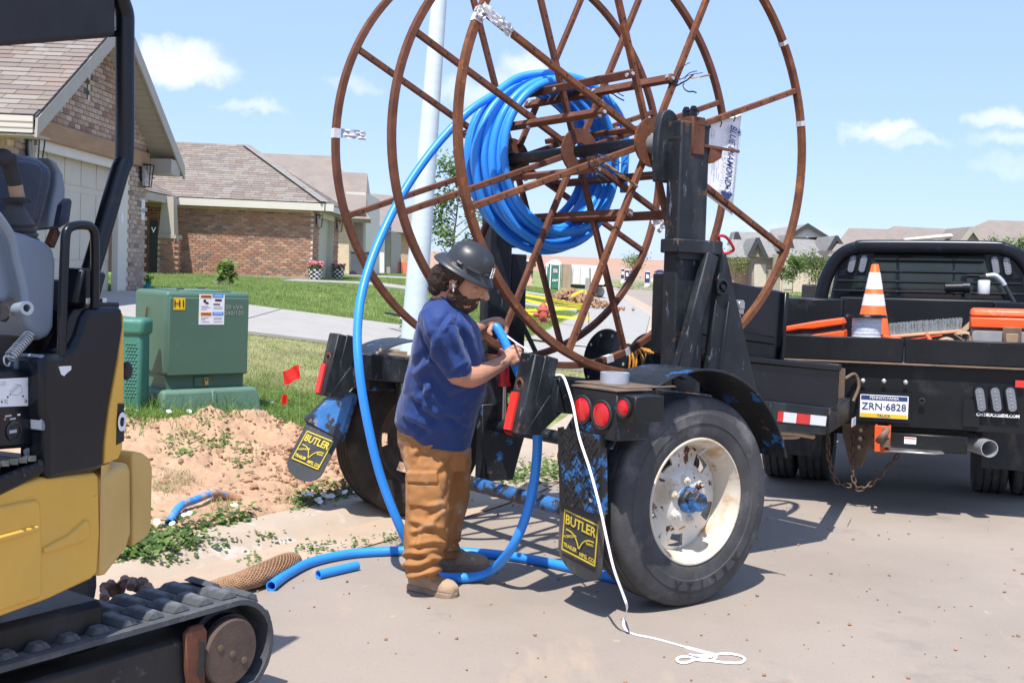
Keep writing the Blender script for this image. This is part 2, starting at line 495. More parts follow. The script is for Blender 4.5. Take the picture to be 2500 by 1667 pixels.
M['soil_dry']=pbr('dry_lawn_soil',(.26,.22,.115),.95,var=.25,scale=2.0,spec=.1,spots=[((.17,.17,.06),.55,1.2,.2)])
M['rust']=pbr('rusty_steel',(.135,.056,.034),.82,var=.28,scale=9,bump=.35,bscale=160,spec=.25,
                spots=[((.24,.085,.035),.58,16,.14),((.37,.16,.05),.70,22,.05),((.09,.045,.035),.63,8,.12),((.30,.20,.15),.73,40,.05)])
M['rust_orange']=pbr('orange_rusty_steel',(.155,.062,.032),.85,var=.3,scale=12,bump=.35,bscale=160,spec=.25,
                spots=[((.30,.11,.035),.56,15,.14),((.42,.20,.07),.655,26,.05),((.12,.05,.03),.63,9,.12)])
M['worn_black']=pbr('worn_black_paint',(.012,.015,.018),.5,var=.4,scale=5,bump=.3,bscale=70,spec=.35,
                      spots=[((.040,.046,.052),.52,6,.2,.6,(1,1,.4)),((.10,.115,.125),.62,24,.06,.6,(1,1,.3)),((.10,.052,.030),.615,8,.06,.85),((.21,.165,.115),.69,15,.05,.85,(1,1,.4)),((.24,.23,.21),.73,45,.03,.8),((.02,.09,.22),.74,7,.02)])
M['black_paint']=pbr('black_paint',(.010,.011,.012),.40,var=.3,scale=3,bump=.12,bscale=50,spec=.3,spots=[((.035,.036,.038),.58,4,.2,.6),((.15,.13,.11),.70,24,.04,.7,(.25,1,1)),((.20,.15,.10),.76,9,.03,.8)])
M['black_blue']=pbr('black_over_blue_paint',(.014,.017,.020),.45,var=.35,scale=6,bump=.4,bscale=90,spec=.35,
                      spots=[((.05,.055,.06),.55,5,.2,.6),((.022,.125,.33),.60,11,.03,.5),((.016,.017,.019),.54,30,.05,.5),((.13,.068,.04),.64,14,.06,.85),((.22,.17,.12),.70,26,.05,.85)])
M['skirt']=pbr('worn_tread_plate',(.014,.017,.020),.45,var=.35,scale=6,bump=.4,bscale=90,spec=.4,spots=[((.025,.14,.36),.535,9,.05,.5),((.016,.017,.019),.53,34,.06,.5),((.10,.11,.12),.64,24,.08,.5),((.14,.075,.045),.68,14,.06,.85)])
M['blue_black']=pbr('blue_paint_showing',(.03,.14,.36),.5,var=.3,scale=6,bump=.4,bscale=90,
                      spots=[((.022,.024,.027),.47,8,.05,.5),((.30,.17,.10),.61,13,.05,.8),((.10,.05,.03),.68,24,.05,.8)])
M['gloss_black']=pbr('gloss_black',(.006,.008,.012),.30,var=.3,scale=3,spec=.35,spots=[((.03,.032,.036),.62,9,.15,.5),((.10,.095,.09),.74,40,.03,.7)])
M['tyre']=pbr('tyre_rubber',(.058,.058,.060),.78,var=.3,scale=7,bump=.3,bscale=60,spec=.35,spots=[((.085,.075,.065),.53,4,.25,.9),((.20,.14,.09),.70,6,.1,.95),((.19,.185,.18),.54,5,.25,.9),((.34,.28,.22),.69,15,.08,.95)])
M['tyre_muddy']=pbr('muddy_tyre_rubber',(.045,.038,.032),.85,var=.3,scale=7,bump=.3,bscale=60,spec=.25,spots=[((.14,.10,.07),.5,4,.25,.95),((.24,.16,.10),.68,9,.1,.95)])
M['rubber_dark']=pbr('black_rubber',(.020,.020,.022),.7,var=.3,scale=6,bump=.2,bscale=60,spots=[((.06,.056,.052),.6,8,.2,.85)])
M['track_rubber']=pbr('track_rubber',(.075,.079,.084),.80,var=.25,scale=5,bump=.4,bscale=90,spec=.3,spots=[((.20,.205,.21),.52,9,.25,.9),((.025,.026,.028),.62,6,.15),((.25,.22,.19),.72,20,.06)])
M['flap']=pbr('mud_flap_rubber',(.038,.040,.043),.75,var=.2,scale=6,bump=.12,bscale=50,spots=[((.13,.115,.10),.55,8,.2,.9,(1,1,.3)),((.24,.19,.15),.72,25,.06,.9)])
M['rim']=pbr('white_rim_paint',(.66,.63,.56),.5,var=.06,scale=4,bump=.15,bscale=60,
               spots=[((.50,.40,.27),.50,5.5,.16,.8),((.40,.22,.10),.60,8,.07,.8),((.11,.042,.025),.605,9.5,.02,.9),((.13,.055,.03),.70,38,.02,.85)])
M['rim_plain']=pbr('rim_bead_paint',(.60,.54,.44),.55,var=.1,scale=5,spots=[((.46,.31,.17),.50,7,.14,.8),((.30,.14,.06),.62,9,.07,.85),((.16,.06,.03),.70,14,.03,.85)])
M['pipe_blue']=pbr('blue_plastic',(.033,.275,.82),.38,var=.06,scale=3,spec=.45,spots=[((.06,.30,.72),.66,20,.2)],rvar=.06)
M['pipe_in']=pbr('blue_plastic_inner',(.012,.08,.27),.5,var=.06)
M['pipe_dusty']=pbr('muddy_blue_plastic',(.04,.24,.66),.6,var=.1,spots=[((.42,.29,.20),.54,8,.06,.95),((.48,.36,.27),.62,30,.08,.95)])
M['white_tape']=pbr('white_webbing',(.80,.79,.80),.7,var=.03,bump=.2,bscale=400)
M['silver_tape']=pbr('silver_tape',(.60,.61,.63),.42,.1,var=.08,scale=8,bump=.2,bscale=35)
M['silver_side']=pbr('tape_roll_side',(.42,.45,.50),.42,.25,var=.06,scale=30)
M['grey_pvc']=pbr('grey_pvc',(.17,.175,.18),.5,var=.08,spots=[((.35,.33,.3),.66,14,.1)])
M['shaft']=pbr('dark_steel_shaft',(.045,.045,.045),.45,.6,var=.25,scale=4,spots=[((.13,.11,.09),.6,14,.15,.6)])
M['steel']=pbr('bare_steel',(.48,.47,.45),.35,.9,var=.12)
M['galv']=pbr('galvanised_steel',(.55,.57,.58),.42,.6,var=.1)
M['chain']=pbr('rusty_chain',(.17,.11,.075),.6,.5,var=.35,scale=30,spots=[((.35,.33,.3),.6,40,.1,.4)])
M['hitch']=pbr('rusty_hitch_plate',(.17,.115,.075),.7,.2,var=.25,scale=8,bump=.3,bscale=80,spots=[((.06,.06,.06),.58,7,.15),((.32,.18,.08),.66,15,.08)])
M['red_lens']=pbr('red_lens',(.55,.008,.014),.22,var=.1,scale=20,coat=.4,spots=[((.75,.03,.04),.6,30,.2)])
M['red_tape']=pbr('red_reflective_tape',(.66,.035,.025),.4,var=.1,scale=20,spots=[((.70,.66,.62),.72,18,.02)])
M['white_ref']=pbr('white_reflective_tape',(.76,.76,.76),.4,var=.05,scale=30,spots=[((.10,.10,.11),.74,16,.02)])
M['red_paint']=pbr('red_paint',(.50,.02,.025),.35,var=.1)
M['orange_paint']=pbr('orange_paint',(.80,.10,.018),.5,var=.1,spots=[((.25,.09,.04),.66,14,.1)])
M['orange_plastic']=pbr('orange_plastic',(.86,.105,.015),.42,var=.08,spots=[((.86,.30,.17),.62,7,.2)])
M['yellow_paint']=pbr('yellow_machine_paint',(.74,.42,.06),.42,var=.08,scale=3,bump=.06,bscale=20,
                       spots=[((.62,.37,.09),.56,2.6,.3,.55),((.62,.45,.22),.70,30,.05,.6,(1,.2,1)),((.14,.07,.03),.745,24,.02,.8)])
M['yellow_tan']=pbr('faded_yellow_paint',(.60,.39,.12),.5,var=.12,scale=3,spots=[((.45,.29,.10),.56,3,.3,.6),((.16,.06,.025),.72,13,.03,.8),((.62,.55,.45),.76,25,.02,.6)])
M['grey_plastic']=pbr('grey_console_plastic',(.20,.24,.29),.5,var=.06,scale=2,bump=.1,bscale=200,spots=[((.30,.31,.32),.6,3,.3,.6)])
M['seat']=pbr('navy_vinyl',(.022,.032,.060),.42,var=.12,scale=3,bump=.15,bscale=30)
M['bellow']=pbr('rubber_bellow',(.045,.045,.042),.6,var=.25,scale=9,spots=[((.16,.155,.14),.58,9,.15,.8)])
M['decal_white']=pbr('white_decal',(.80,.80,.79),.45,var=.02)
M['decal_black']=pbr('black_print',(.012,.012,.015),.5,var=.05)
M['decal_grey']=pbr('grey_print',(.42,.43,.45),.5,var=.05)
M['decal_yellow']=pbr('yellow_print',(.62,.47,.04),.6,var=.15,scale=30)
M['decal_navy']=pbr('navy_print',(.02,.045,.15),.45,var=.05)
M['decal_orange']=pbr('orange_print',(.80,.20,.02),.5,var=.05)
M['decal_blue']=pbr('blue_print',(.05,.25,.75),.5,var=.05)
M['decal_gold']=pbr('gold_print',(.80,.50,.01),.5,var=.05)
M['green_box']=pbr('green_enamel',(.075,.145,.10),.45,var=.07,scale=2,spots=[((.11,.20,.15),.6,5,.2,.5),((.30,.36,.32),.75,9,.04,.6,(1,1,.25))])
M['green_plastic']=pbr('green_plastic',(.05,.19,.135),.5,var=.08,bump=.2,bscale=60)
M['pad_green']=pbr('green_pad_plastic',(.10,.19,.135),.6,var=.1,scale=4,spots=[((.24,.27,.2),.66,7,.15,.7)])
M['pole']=pbr('pale_pole_fibreglass',(.60,.70,.72),.6,var=.06,scale=2,bump=.1,bscale=20,stretch=(1,1,7))
M['hydrant']=pbr('faded_red_enamel',(.46,.10,.06),.6,var=.15,scale=8)
M['caution']=pbr('yellow_film',(.82,.66,.02),.4,var=.06)
M['brass']=pbr('brass',(.6,.42,.16),.35,.8)
M['copper']=pbr('orange_wire',(.68,.30,.05),.38,.3,var=.35,scale=30)
M['wire_white']=pbr('white_line',(.78,.79,.82),.5,var=.08,scale=60)
M['banner']=pbr('white_vinyl',(.82,.82,.83),.45,var=.015)
M['glass_dark']=pbr('tinted_glass',(.018,.03,.028),.06,var=.3,scale=1.5,spec=.6,rvar=0)
M['skin']=pbr('tanned_skin',(.47,.235,.145),.5,var=.10,scale=18,bump=.12,bscale=300,spec=.4,sss=.12,spots=[((.55,.25,.17),.62,7,.2)])
M['beard']=pbr('brown_beard_hair',(.060,.034,.020),.6,var=.4,scale=90,spec=.3)
M['hair']=pbr('dark_brown_hair',(.030,.017,.011),.5,var=.35,scale=60,spec=.4)
M['shirt']=pbr('blue_jersey_shirt',(.015,.042,.165),.68,var=.08,scale=9,bump=.25,bscale=500,spec=.3,sheen=.15,
                 spots=[((.07,.10,.22),.66,11,.10,.75),((.42,.40,.42),.72,40,.025,.9)])
M['pants']=pbr('brown_canvas',(.355,.165,.060),.85,var=.14,scale=9,bump=.35,bscale=260,spec=.2,spots=[((.46,.31,.20),.53,6,.2,.95),((.57,.45,.34),.655,12,.06,.95),((.24,.10,.04),.66,9,.12)])
M['boot']=pbr('muddy_boot_leather',(.40,.285,.195),.92,var=.14,scale=12,bump=.5,bscale=80,spec=.15,spots=[((.27,.15,.085),.58,9,.15),((.52,.40,.30),.62,20,.1)])
M['boot_sole']=pbr('muddy_boot_sole',(.28,.20,.14),.95,var=.25,scale=20,bump=.4,bscale=60)
M['hat']=pbr('carbon_pattern_plastic',(.030,.033,.037),.40,var=.12,scale=14,spots=[((.08,.085,.09),.64,9,.2,.55),((.30,.30,.29),.735,30,.04,.8)])
M['mortar']=pbr('pale_mortar',(.66,.58,.48),.95,var=.08,scale=9,bump=.3,bscale=60,spec=.1)
M['mortar_b']=pbr('sand_mortar',(.74,.62,.49),.95,var=.08,scale=9,bump=.3,bscale=60,spec=.1)
M['brick_a']=pbr('mixed_tan_brick',(.3,.2,.15),.9,var=.22,scale=14,bump=.4,bscale=50,spec=.15,
                   stops=[(0,(.41,.30,.225)),(.2,(.48,.385,.30)),(.38,(.30,.22,.175)),(.5,(.45,.35,.275)),(.64,(.36,.195,.14)),(.74,(.22,.165,.145)),(.86,(.50,.41,.33)),(1,(.41,.30,.225))])
M['brick_b']=pbr('mixed_red_brick',(.3,.2,.15),.9,var=.22,scale=14,bump=.4,bscale=50,spec=.15,
                   stops=[(0,(.38,.19,.125)),(.2,(.44,.25,.17)),(.36,(.26,.165,.125)),(.5,(.40,.21,.14)),(.66,(.50,.31,.22)),(.80,(.20,.15,.13)),(.9,(.34,.175,.12)),(1,(.38,.19,.125))])
M['brick_tan']=pbr('tan_far_brick',(.60,.46,.32),.9,var=.1,scale=4)
M['brick_white']=pbr('white_far_brick',(.70,.68,.65),.9,var=.05,scale=5)
M['shingle']=pbr('weathered_shingle',(.3,.25,.2),.95,var=.10,scale=30,bump=.5,bscale=200,spec=.1,
                   stops=[(0,(.225,.19,.16)),(.2,(.275,.24,.205)),(.4,(.20,.155,.13)),(.55,(.27,.25,.225)),(.7,(.245,.19,.155)),(.85,(.20,.175,.155)),(1,(.225,.19,.16))])
M['trim']=pbr('taupe_trim_paint',(.40,.36,.30),.6,var=.03,scale=2)
M['trim_light']=pbr('cream_trim_paint',(.62,.58,.50),.6,var=.03,scale=2)
M['garage']=pbr('beige_door_paint',(.53,.48,.39),.55,var=.03,scale=2)
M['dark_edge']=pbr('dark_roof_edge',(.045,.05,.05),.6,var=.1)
M['wood']=pbr('rough_cedar',(.34,.21,.115),.85,var=.15,scale=10,stretch=(1,.15,1),spots=[((.22,.12,.06),.66,9,.1)])
M['lantern']=pbr('black_lantern_metal',(.02,.02,.022),.4,var=.1)
M['lantern_glass']=pbr('lantern_glass',(.75,.76,.76),.1,var=.05,alpha=.25)
M['plaque']=pbr('white_number_stone',(.72,.71,.68),.6,var=.05)
M['bin']=pbr('grey_bin_plastic',(.085,.092,.105),.55,var=.08)
M['pot_black']=pbr('black_glaze',(.015,.015,.017),.3,var=.1)
M['pot_white']=pbr('white_glaze',(.78,.77,.74),.3,var=.03)
M['teal']=pbr('teal_glaze',(.03,.30,.30),.35,var=.05)
M['white_plastic']=pbr('white_plastic',(.78,.78,.77),.5,var=.03)
M['white_metal']=pbr('white_painted_metal',(.72,.72,.69),.5,var=.05,spots=[((.45,.32,.2),.7,6,.1,.8)])
M['weather_wood']=pbr('weathered_wood',(.36,.27,.19),.9,var=.2,scale=3,stretch=(6,6,.6))
M['hill']=pbr('bare_red_hill',(.40,.24,.155),.97,var=.12,scale=.05,spots=[((.32,.19,.12),.55,.09,.2),((.26,.26,.13),.68,.2,.1)])
M['net_orange']=pbr('orange_safety_net',(.85,.20,.10),.6,var=.05,alpha=.55)
M['mesh_brown']=pbr('muddy_netting',(.33,.19,.105),.95,var=.25,scale=40,bump=.4,bscale=100,spots=[((.20,.11,.06),.6,30,.15)])
M['rope']=pbr('muddy_rope',(.20,.12,.085),.95,var=.35,scale=50,bump=.6,bscale=160,spots=[((.45,.40,.38),.68,25,.08)])
M['grey_bristle']=pbr('grey_bristle',(.25,.27,.28),.8,var=.2,scale=60)
M['broom_wood']=pbr('orange_broom_wood',(.72,.32,.16),.6,var=.1,stretch=(.2,4,4))
M['strap']=pbr('dusty_leather',(.36,.24,.15),.8,var=.2,scale=10)
M['cone']=pbr('cone_orange',(.90,.14,.02),.5,var=.06)
M['cone_white']=pbr('cone_collar',(.80,.79,.74),.45,var=.06,scale=20)
M['leaf_a']=pbr('leaf_green',(.105,.185,.05),.6,var=.4,scale=3,spec=.3,transl=.4)
M['leaf_b']=pbr('leaf_bright',(.18,.27,.07),.6,var=.35,scale=3,spec=.3,transl=.4)
M['leaf_c']=pbr('leaf_pale',(.25,.28,.11),.6,var=.35,scale=3,spec=.3,transl=.4)
M['grass']=pbr('grass_blade',(.245,.335,.10),.65,var=.35,scale=1.4,spec=.25,transl=.4,spots=[((.36,.40,.15),.52,2.1,.2)])
M['grass_weed']=pbr('tall_grass_blade',(.20,.31,.07),.6,var=.35,scale=3,spec=.25,transl=.4,spots=[((.40,.40,.16),.62,5,.15)])
M['grass_dry']=pbr('dry_grass_blade',(.50,.43,.25),.75,var=.25,scale=2.2,spec=.2,transl=.4,spots=[((.25,.28,.10),.52,1.3,.22)])
M['bark']=pbr('bark',(.16,.11,.075),.9,var=.25,scale=12,bump=.5,bscale=60)
M['petal']=pbr('white_petal',(.80,.77,.78),.6,var=.04)
M['petal_pink']=pbr('pink_petal',(.75,.20,.28),.6,var=.3,scale=30)
M['stem']=pbr('stem_green',(.10,.17,.04),.6,var=.3)
M['flag_red']=pbr('red_film',(.70,.02,.012),.5,var=.08)
M['white_car']=pbr('white_car_paint',(.75,.75,.74),.3,var=.02,coat=.4)
M['dumpster']=pbr('white_dumpster',(.72,.70,.65),.6,var=.08,spots=[((.40,.24,.14),.62,2,.15)])
M['house_dark']=pbr('grey_roof',(.235,.225,.21),.95,var=.12,scale=1.5,bump=.4,bscale=12,spots=[((.31,.29,.26),.55,3,.2)])
M['house_brown']=pbr('brown_roof',(.24,.20,.168),.95,var=.12,scale=1.5,bump=.4,bscale=12,spots=[((.19,.155,.13),.55,3,.2)])
M['house_stone']=pbr('grey_brick_far',(.27,.225,.19),.9,var=.3,scale=6,spots=[((.42,.36,.30),.58,8,.12)])
M['house_pink']=pbr('pink_brick_far',(.47,.29,.20),.9,var=.18,scale=6,spots=[((.6,.45,.34),.58,9,.12)])
M['house_cream']=pbr('cream_brick_far',(.60,.50,.39),.9,var=.12,scale=6)
M['siding']=pbr('grey_siding',(.33,.30,.26),.7,var=.05,scale=2)
M['fire_orange']=pbr('ratchet_orange',(.75,.09,.015),.5,var=.1)
# ================================================================== the ground, street, kerb, lawns, sky line
def sheet(name,ds,ys,mat,dz=0.0,zfun=None,jitter=0.0):
    """curvilinear sheet: columns at offsets ds from the kerb line, rows at ys"""
    ds,ys=np.array(ds),np.array(ys)
    X=kerb_x(ys)[:,None]+ds[None,:];Y=np.repeat(ys[:,None],len(ds),1)
    Z=tz(X,Y)+dz
    if zfun is not None:Z=Z+zfun(X,Y,ds[None,:])
    n=len(ds);mb=MB()
    mb.v=np.stack([X,Y,Z],-1).reshape(-1,3).tolist()
    mb.f=[(i*n+k,i*n+k+1,(i+1)*n+k+1,(i+1)*n+k)for i in range(len(ys)-1)for k in range(n-1)]
    mb.m=[0]*len(mb.f);mb.rnd=[0]*len(mb.f)
    return tag(build(name,mb,mat,sharp=60),kind='structure')
YR=np.concatenate([np.arange(-7,12,.16),np.arange(12,40,.5),np.geomspace(40,420,60)])
def fbm(X,Y,s,o=3,seed=0.0):
    out=np.zeros(np.shape(X));a=1.0
    Xf,Yf=np.ravel(X),np.ravel(Y)
    for k in range(o):
        out+=a*np.array([noise.noise((x*s+seed,y*s-seed,seed*.37))for x,y in zip(Xf,Yf)]).reshape(np.shape(X));s*=2.1;a*=.5
    return out
sheet('road',np.concatenate([[0],np.geomspace(.12,44,34)]),YR,M['asphalt'])
sheet('gutter',[-.47,-.40,-.25,-.1,-.004],YR,M['gutter'],.004)
sheet('joint',[-.010,.006],YR[(YR>3)&(YR<12)],M['dirt'],.007)
sheet('kerb',[-.86,-.80,-.72,-.62,-.54,-.49,-.466],YR,M['kerb'],.004)
sheet('parkway_ground',np.concatenate([-np.geomspace(70,4.1,26),np.arange(-4,-.85,.12),[-.862]]),np.arange(-7,10.2,.14),M['dirt'],-.004,
      lambda X,Y,d:.016*fbm(X,Y,4.0)*(d<-1.0))
sheet('lawn_ground',np.concatenate([-np.geomspace(90,4.1,26),np.arange(-4,-.85,.3),[-.862]]),np.concatenate([np.arange(10.06,40,.5),np.geomspace(40,420,60)]),M['soil'],0.0)
# horizon ground far out on every side, under everything
mb=MB();R_=[0,40,120,400,1200,4000]
mb.lathe([(max(r,.01),-.6 if r<1000 else-1.5)for r in R_[::-1]],(0,60,0),n=48)
tag(build('ground',mb,M['hill']),kind='structure')
# far field right of the street and beyond it
mb=MB();xs=np.linspace(-420,620,120);ys=np.concatenate([np.linspace(118,200,20),np.geomspace(205,1150,44)])
for y in ys:
    for x in xs:
        t=min(1,max(0,y-480)/560)
        mb.v.append((x,y,float(tz(x,min(y,130)))*(0 if y>190 else 1)+.12+(t*14.5+2.2*float(noise.noise((x*.008,y*.005,2)))*min(1,t*3))*(.72+.28*math.cos((x-90)/230))))
n=len(xs)
mb.f=[(i*n+k,i*n+k+1,(i+1)*n+k+1,(i+1)*n+k)for i in range(len(ys)-1)for k in range(n-1)]
mb.m=[0]*len(mb.f);mb.rnd=[0]*len(mb.f)
tag(build('hill',mb,M['hill'],sharp=80),kind='structure')
def flat_poly(name,corners,mat,dz,nu=14,nv=8,kind='structure',thick=0.0):
    """quad patch laid on the terrain"""
    A,B,C,D=[np.array(q[:2],float)for q in corners];mb=MB()
    for i in range(nv+1):
        for k in range(nu+1):
            u,v=k/nu,i/nv
            q=(A*(1-u)+B*u)*(1-v)+(D*(1-u)+C*u)*v
            mb.v.append((*q,float(tz(*q))+dz))
    mb.f=[(i*(nu+1)+k,i*(nu+1)+k+1,(i+1)*(nu+1)+k+1,(i+1)*(nu+1)+k)for i in range(nv)for k in range(nu)]
    if thick:
        # turn the rim down so the slab shows an edge
        rim=[k for k in range(nu+1)]+[i*(nu+1)+nu for i in range(1,nv+1)]+[nv*(nu+1)+k for k in range(nu-1,-1,-1)]+[i*(nu+1)for i in range(nv-1,0,-1)]
        b=len(mb.v)
        for r in rim:mb.v.append((mb.v[r][0],mb.v[r][1],mb.v[r][2]-thick))
        m=len(rim)
        mb.f+=[(rim[k],b+k,b+(k+1)%m,rim[(k+1)%m])for k in range(m)]
    mb.m=[0]*len(mb.f);mb.rnd=[0]*len(mb.f)
    return tag(build(name,mb,mat,sharp=50),kind=kind)
# near driveway: four concrete panels with open joints between them
def lerp(a,b,t):return[a[i]*(1-t)+b[i]*t for i in range(2)]
nearA,nearB=(-6.25,14.25),(1.72,17.05);farA,farB=(-6.25,18.3),(1.78,21.1)
cuts=[0,.30,.565,.80,1.0]
drive=tag(flat_poly('driveway',(lerp(nearA,nearB,0),lerp(nearA,nearB,1),lerp(farA,farB,1),lerp(farA,farB,0)),M['gutter'],.006),kind='structure')
for k in range(4):
    a,b=cuts[k]+.0016,cuts[k+1]-.0016
    o=flat_poly('panel',(lerp(nearA,nearB,a),lerp(nearA,nearB,b),lerp(farA,farB,b),lerp(farA,farB,a)),M['concrete'],.05,8,8,thick=.04)
    del o['kind'];o.parent=drive
n2a,n2b,f2a,f2b=(-6.0,29.7),(1.9,34.6),(-6.0,31.5),(2.0,36.4)
flat_poly('driveway',(n2a,n2b,f2b,f2a),M['concrete'],.05,thick=.05)
flat_poly('driveway',((-6.2,42),(3.4,45.2),(3.5,47.4),(-6.2,46)),M['concrete'],.05,thick=.05)
# pale pavement strip between the far lawns and the kerb
sheet('pavement',[-2.9,-2.0,-.87],np.concatenate([np.arange(21.4,40,.5),np.geomspace(40,200,30)]),M['concrete'],.03)
# lawn and pavement beyond the street, in front of the houses on the right
mb=MB();xs=np.linspace(9,80,60)
yb=np.interp(xs,[9,11,20,30,45,60,90],[130,80,78,70,55,48,40])
bands=[(1.0,'kerb'),(1.6,'grass'),(12.5,'pavement'),(14.5,'grass'),(70,None)]
for(o0,nm),(o1,_)in zip(bands[:-1],bands[1:]):
    mb=MB()
    for k,x in enumerate(xs):
        for t in(0,.5,1):
            y=yb[k]+o0+(o1-o0)*t
            mb.v.append((x,y,float(tz(x,y))+.05))
    mb.f=[(k*3+j,k*3+3+j,k*3+4+j,k*3+1+j)for k in range(len(xs)-1)for j in(0,1)]
    mb.m=[0]*len(mb.f);mb.rnd=[0]*len(mb.f)
    tag(build({'kerb':'kerb','grass':'lawn_ground','pavement':'pavement'}[nm],mb,{'kerb':M['kerb'],'grass':M['soil'],'pavement':M['concrete']}[nm],sharp=80),kind='structure')
# the clay heap dug out behind the gutter
DX0,DX1,DY0,DY1=-3.55,-.72,6.25,9.75
nx,ny=190,200
gx,gy=np.meshgrid(np.linspace(DX0,DX1,nx),np.linspace(DY0,DY1,ny))
def gau(cx,cy,sx,sy,a,rot=0.0):
    c,s=math.cos(rot),math.sin(rot);u=(gx-cx)*c+(gy-cy)*s;v=-(gx-cx)*s+(gy-cy)*c
    return a*np.exp(-(u/sx)**2-(v/sy)**2)
hp=gau(-2.12,8.72,.34,.26,.15)+gau(-2.55,8.55,.55,.25,.06,.2)+gau(-1.55,8.70,.55,.34,.10)+gau(-1.62,9.0,.25,.2,.05)    +gau(-1.15,8.35,.38,.42,.13)+gau(-2.3,8.0,.9,.5,.05)+gau(-2.6,7.3,.35,.2,.05,.5)+gau(-3.0,8.4,.4,.3,.06)
b1=fbm(gx,gy,5.5,4,3.0);b2=fbm(gx,gy,17,3,9.0)
rough_=np.clip((gx+2.2)*.9+.15,.2,1.0)*np.clip((gy-6.9)*.9,.12,1)
hp=hp*(1+.35*b1)+.022*b1+(.020+.045*rough_*(hp>.03))*np.abs(b2)*(hp>-.1)
d_=gx-kerb_x(gy)
edge=np.minimum.reduce([(gx-DX0)/.25,(DX1-gx)/.12,(DY1-gy)/.25,(gy-DY0)/.2,(-d_-.80)/.10])
hp=np.where(edge<1,hp*np.clip(edge,0,1)-.05*(1-np.clip(edge,-1,1)),hp)
HEAP=(gx,gy,tz(gx,gy)+hp+.006)
mb=MB();mb.v=np.stack(HEAP,-1).reshape(-1,3).tolist()
mb.f=[(i*nx+k,i*nx+k+1,(i+1)*nx+k+1,(i+1)*nx+k)for i in range(ny-1)for k in range(nx-1)]
mb.m=[0]*len(mb.f);mb.rnd=[0]*len(mb.f)
heap=thing('dirt_pile','heap of loose red clay dirt dug up between the gutter and the green transformer box','dirt pile',gp(-2.1,8.6))
build('mound',mb,M['dirt'],heap,'world',sharp=70)
def heap_z(x,y):
    i=int(np.clip((y-DY0)/(DY1-DY0)*(ny-1),0,ny-1));k=int(np.clip((x-DX0)/(DX1-DX0)*(nx-1),0,nx-1))
    return float(HEAP[2][i,k])if DX0<x<DX1 and DY0<y<DY1 else float(tz(x,y))
mb=MB()
for k in range(1500):
    if k<1150:x,y=random.gauss(-1.25,.30),random.gauss(8.15,.42)
    else:x,y=random.uniform(-3.2,-.95),random.uniform(7.0,9.2)
    if x-kerb_x(y)>-.86 or y>9.6 or y<6.6:continue
    r=random.uniform(.005,.016)*(2.3 if random.random()<.11 else 1)
    mb.ball((x,y,heap_z(x,y)+r*.35),np.array([r,r*random.uniform(.7,1.2),r*random.uniform(.6,.9)]),7,5,jit=.55,seed=k,
            R=rotm('Z',random.uniform(0,6)))
tag(build('clod',mb,M['clod'],heap,'world',sharp=25),kind='stuff')
# crumbs of clay and grit scattered on the road
mb=MB()
for k in range(420):
    x=random.uniform(-1.6,3.2);y=random.uniform(4.3,9.5)
    r=random.choice([.003,.004,.004,.006,.009])
    mb.ball((x,y,float(tz(x,y))+r*.3+.003),(r,r*1.2,r*.7),5,4,jit=.5,seed=k)
tag(build('grit',mb,M['clod']),kind='stuff')
# ------------------------------------------------------------------ blades of grass
def in_drive(x,y):
    # between the near and far edges of the three driveways
    for(a,b,c,d)in((nearA,nearB,farA,farB),(n2a,n2b,f2a,f2b),((-6.2,42),(3.4,45.2),(-6.2,46),(3.5,47.4))):
        t=(x-a[0])/(b[0]-a[0]);y0=a[1]+(b[1]-a[1])*t;y1=c[1]+(d[1]-c[1])*(x-c[0])/(d[0]-c[0])
        if 0<=t<=1.0 and y0-.05<y<y1+.05:return True
    return False
def blades(name,pts,h,w,mat,lean=.5,segs=2,zf=None,extra=None):
    """pts: n x 2; every blade a bent tapering strip"""
    P=np.array(pts,float);n=len(P)
    Z=np.array([zf(*q)for q in P])if zf else tz(P[:,0],P[:,1])
    H=h*RNG.uniform(.55,1.25,n);a=RNG.uniform(0,2*np.pi,n);la=RNG.uniform(0,2*np.pi,n);L=H*lean*RNG.uniform(.2,1.2,n)
    wx,wy=np.cos(a)*w/2,np.sin(a)*w/2
    rows=[]
    lev=[(0,1,0),(1,0,1)]if segs==1 else[(0,1,0),(.6,.75,.38),(1,.06,1)]
    for hz,wk,lk in lev:
        cx,cy,cz=P[:,0]+np.cos(la)*L*lk,P[:,1]+np.sin(la)*L*lk,Z-.004+H*hz*(1-.12*lk)
        rows.append(np.stack([cx-wx*wk,cy-wy*wk,cz],1))
        if not(segs==1 and hz==1):rows.append(np.stack([cx+wx*wk,cy+wy*wk,cz],1))
    V=np.stack(rows,1)
    k=V.shape[1];base=np.arange(n)[:,None]*k
    if segs==1:F=(base+np.array([[0,1,2]])).reshape(-1,3)
    else:F=np.concatenate([base+np.array([[0,1,3,2]]),base+np.array([[2,3,5,4]])],1).reshape(-1,4)
    me=bpy.data.meshes.new(name);m=F.shape[1]
    me.vertices.add(n*k);me.vertices.foreach_set('co',V.reshape(-1))
    me.loops.add(F.size);me.loops.foreach_set('vertex_index',F.reshape(-1).astype(np.int32))
    me.polygons.add(len(F));me.polygons.foreach_set('loop_start',np.arange(0,F.size,m,dtype=np.int32))
    me.update(calc_edges=True);me.materials.append(mat)
    o=bpy.data.objects.new(name,me);COL.objects.link(o)
    return tag(o,kind='stuff')
def scatter(n,x0,x1,y0,y1,ok):
    out=[]
    while len(out)<n:
        x=RNG.uniform(x0,x1,n);y=1/RNG.uniform(1/y1,1/y0,n)
        out+=[(a,b)for a,b in zip(x,y)if ok(a,b)]
    return np.array(out[:n])
def in_view(x,y,m=.03):return-1250/F_PX-m<x/y<1250/F_PX+m
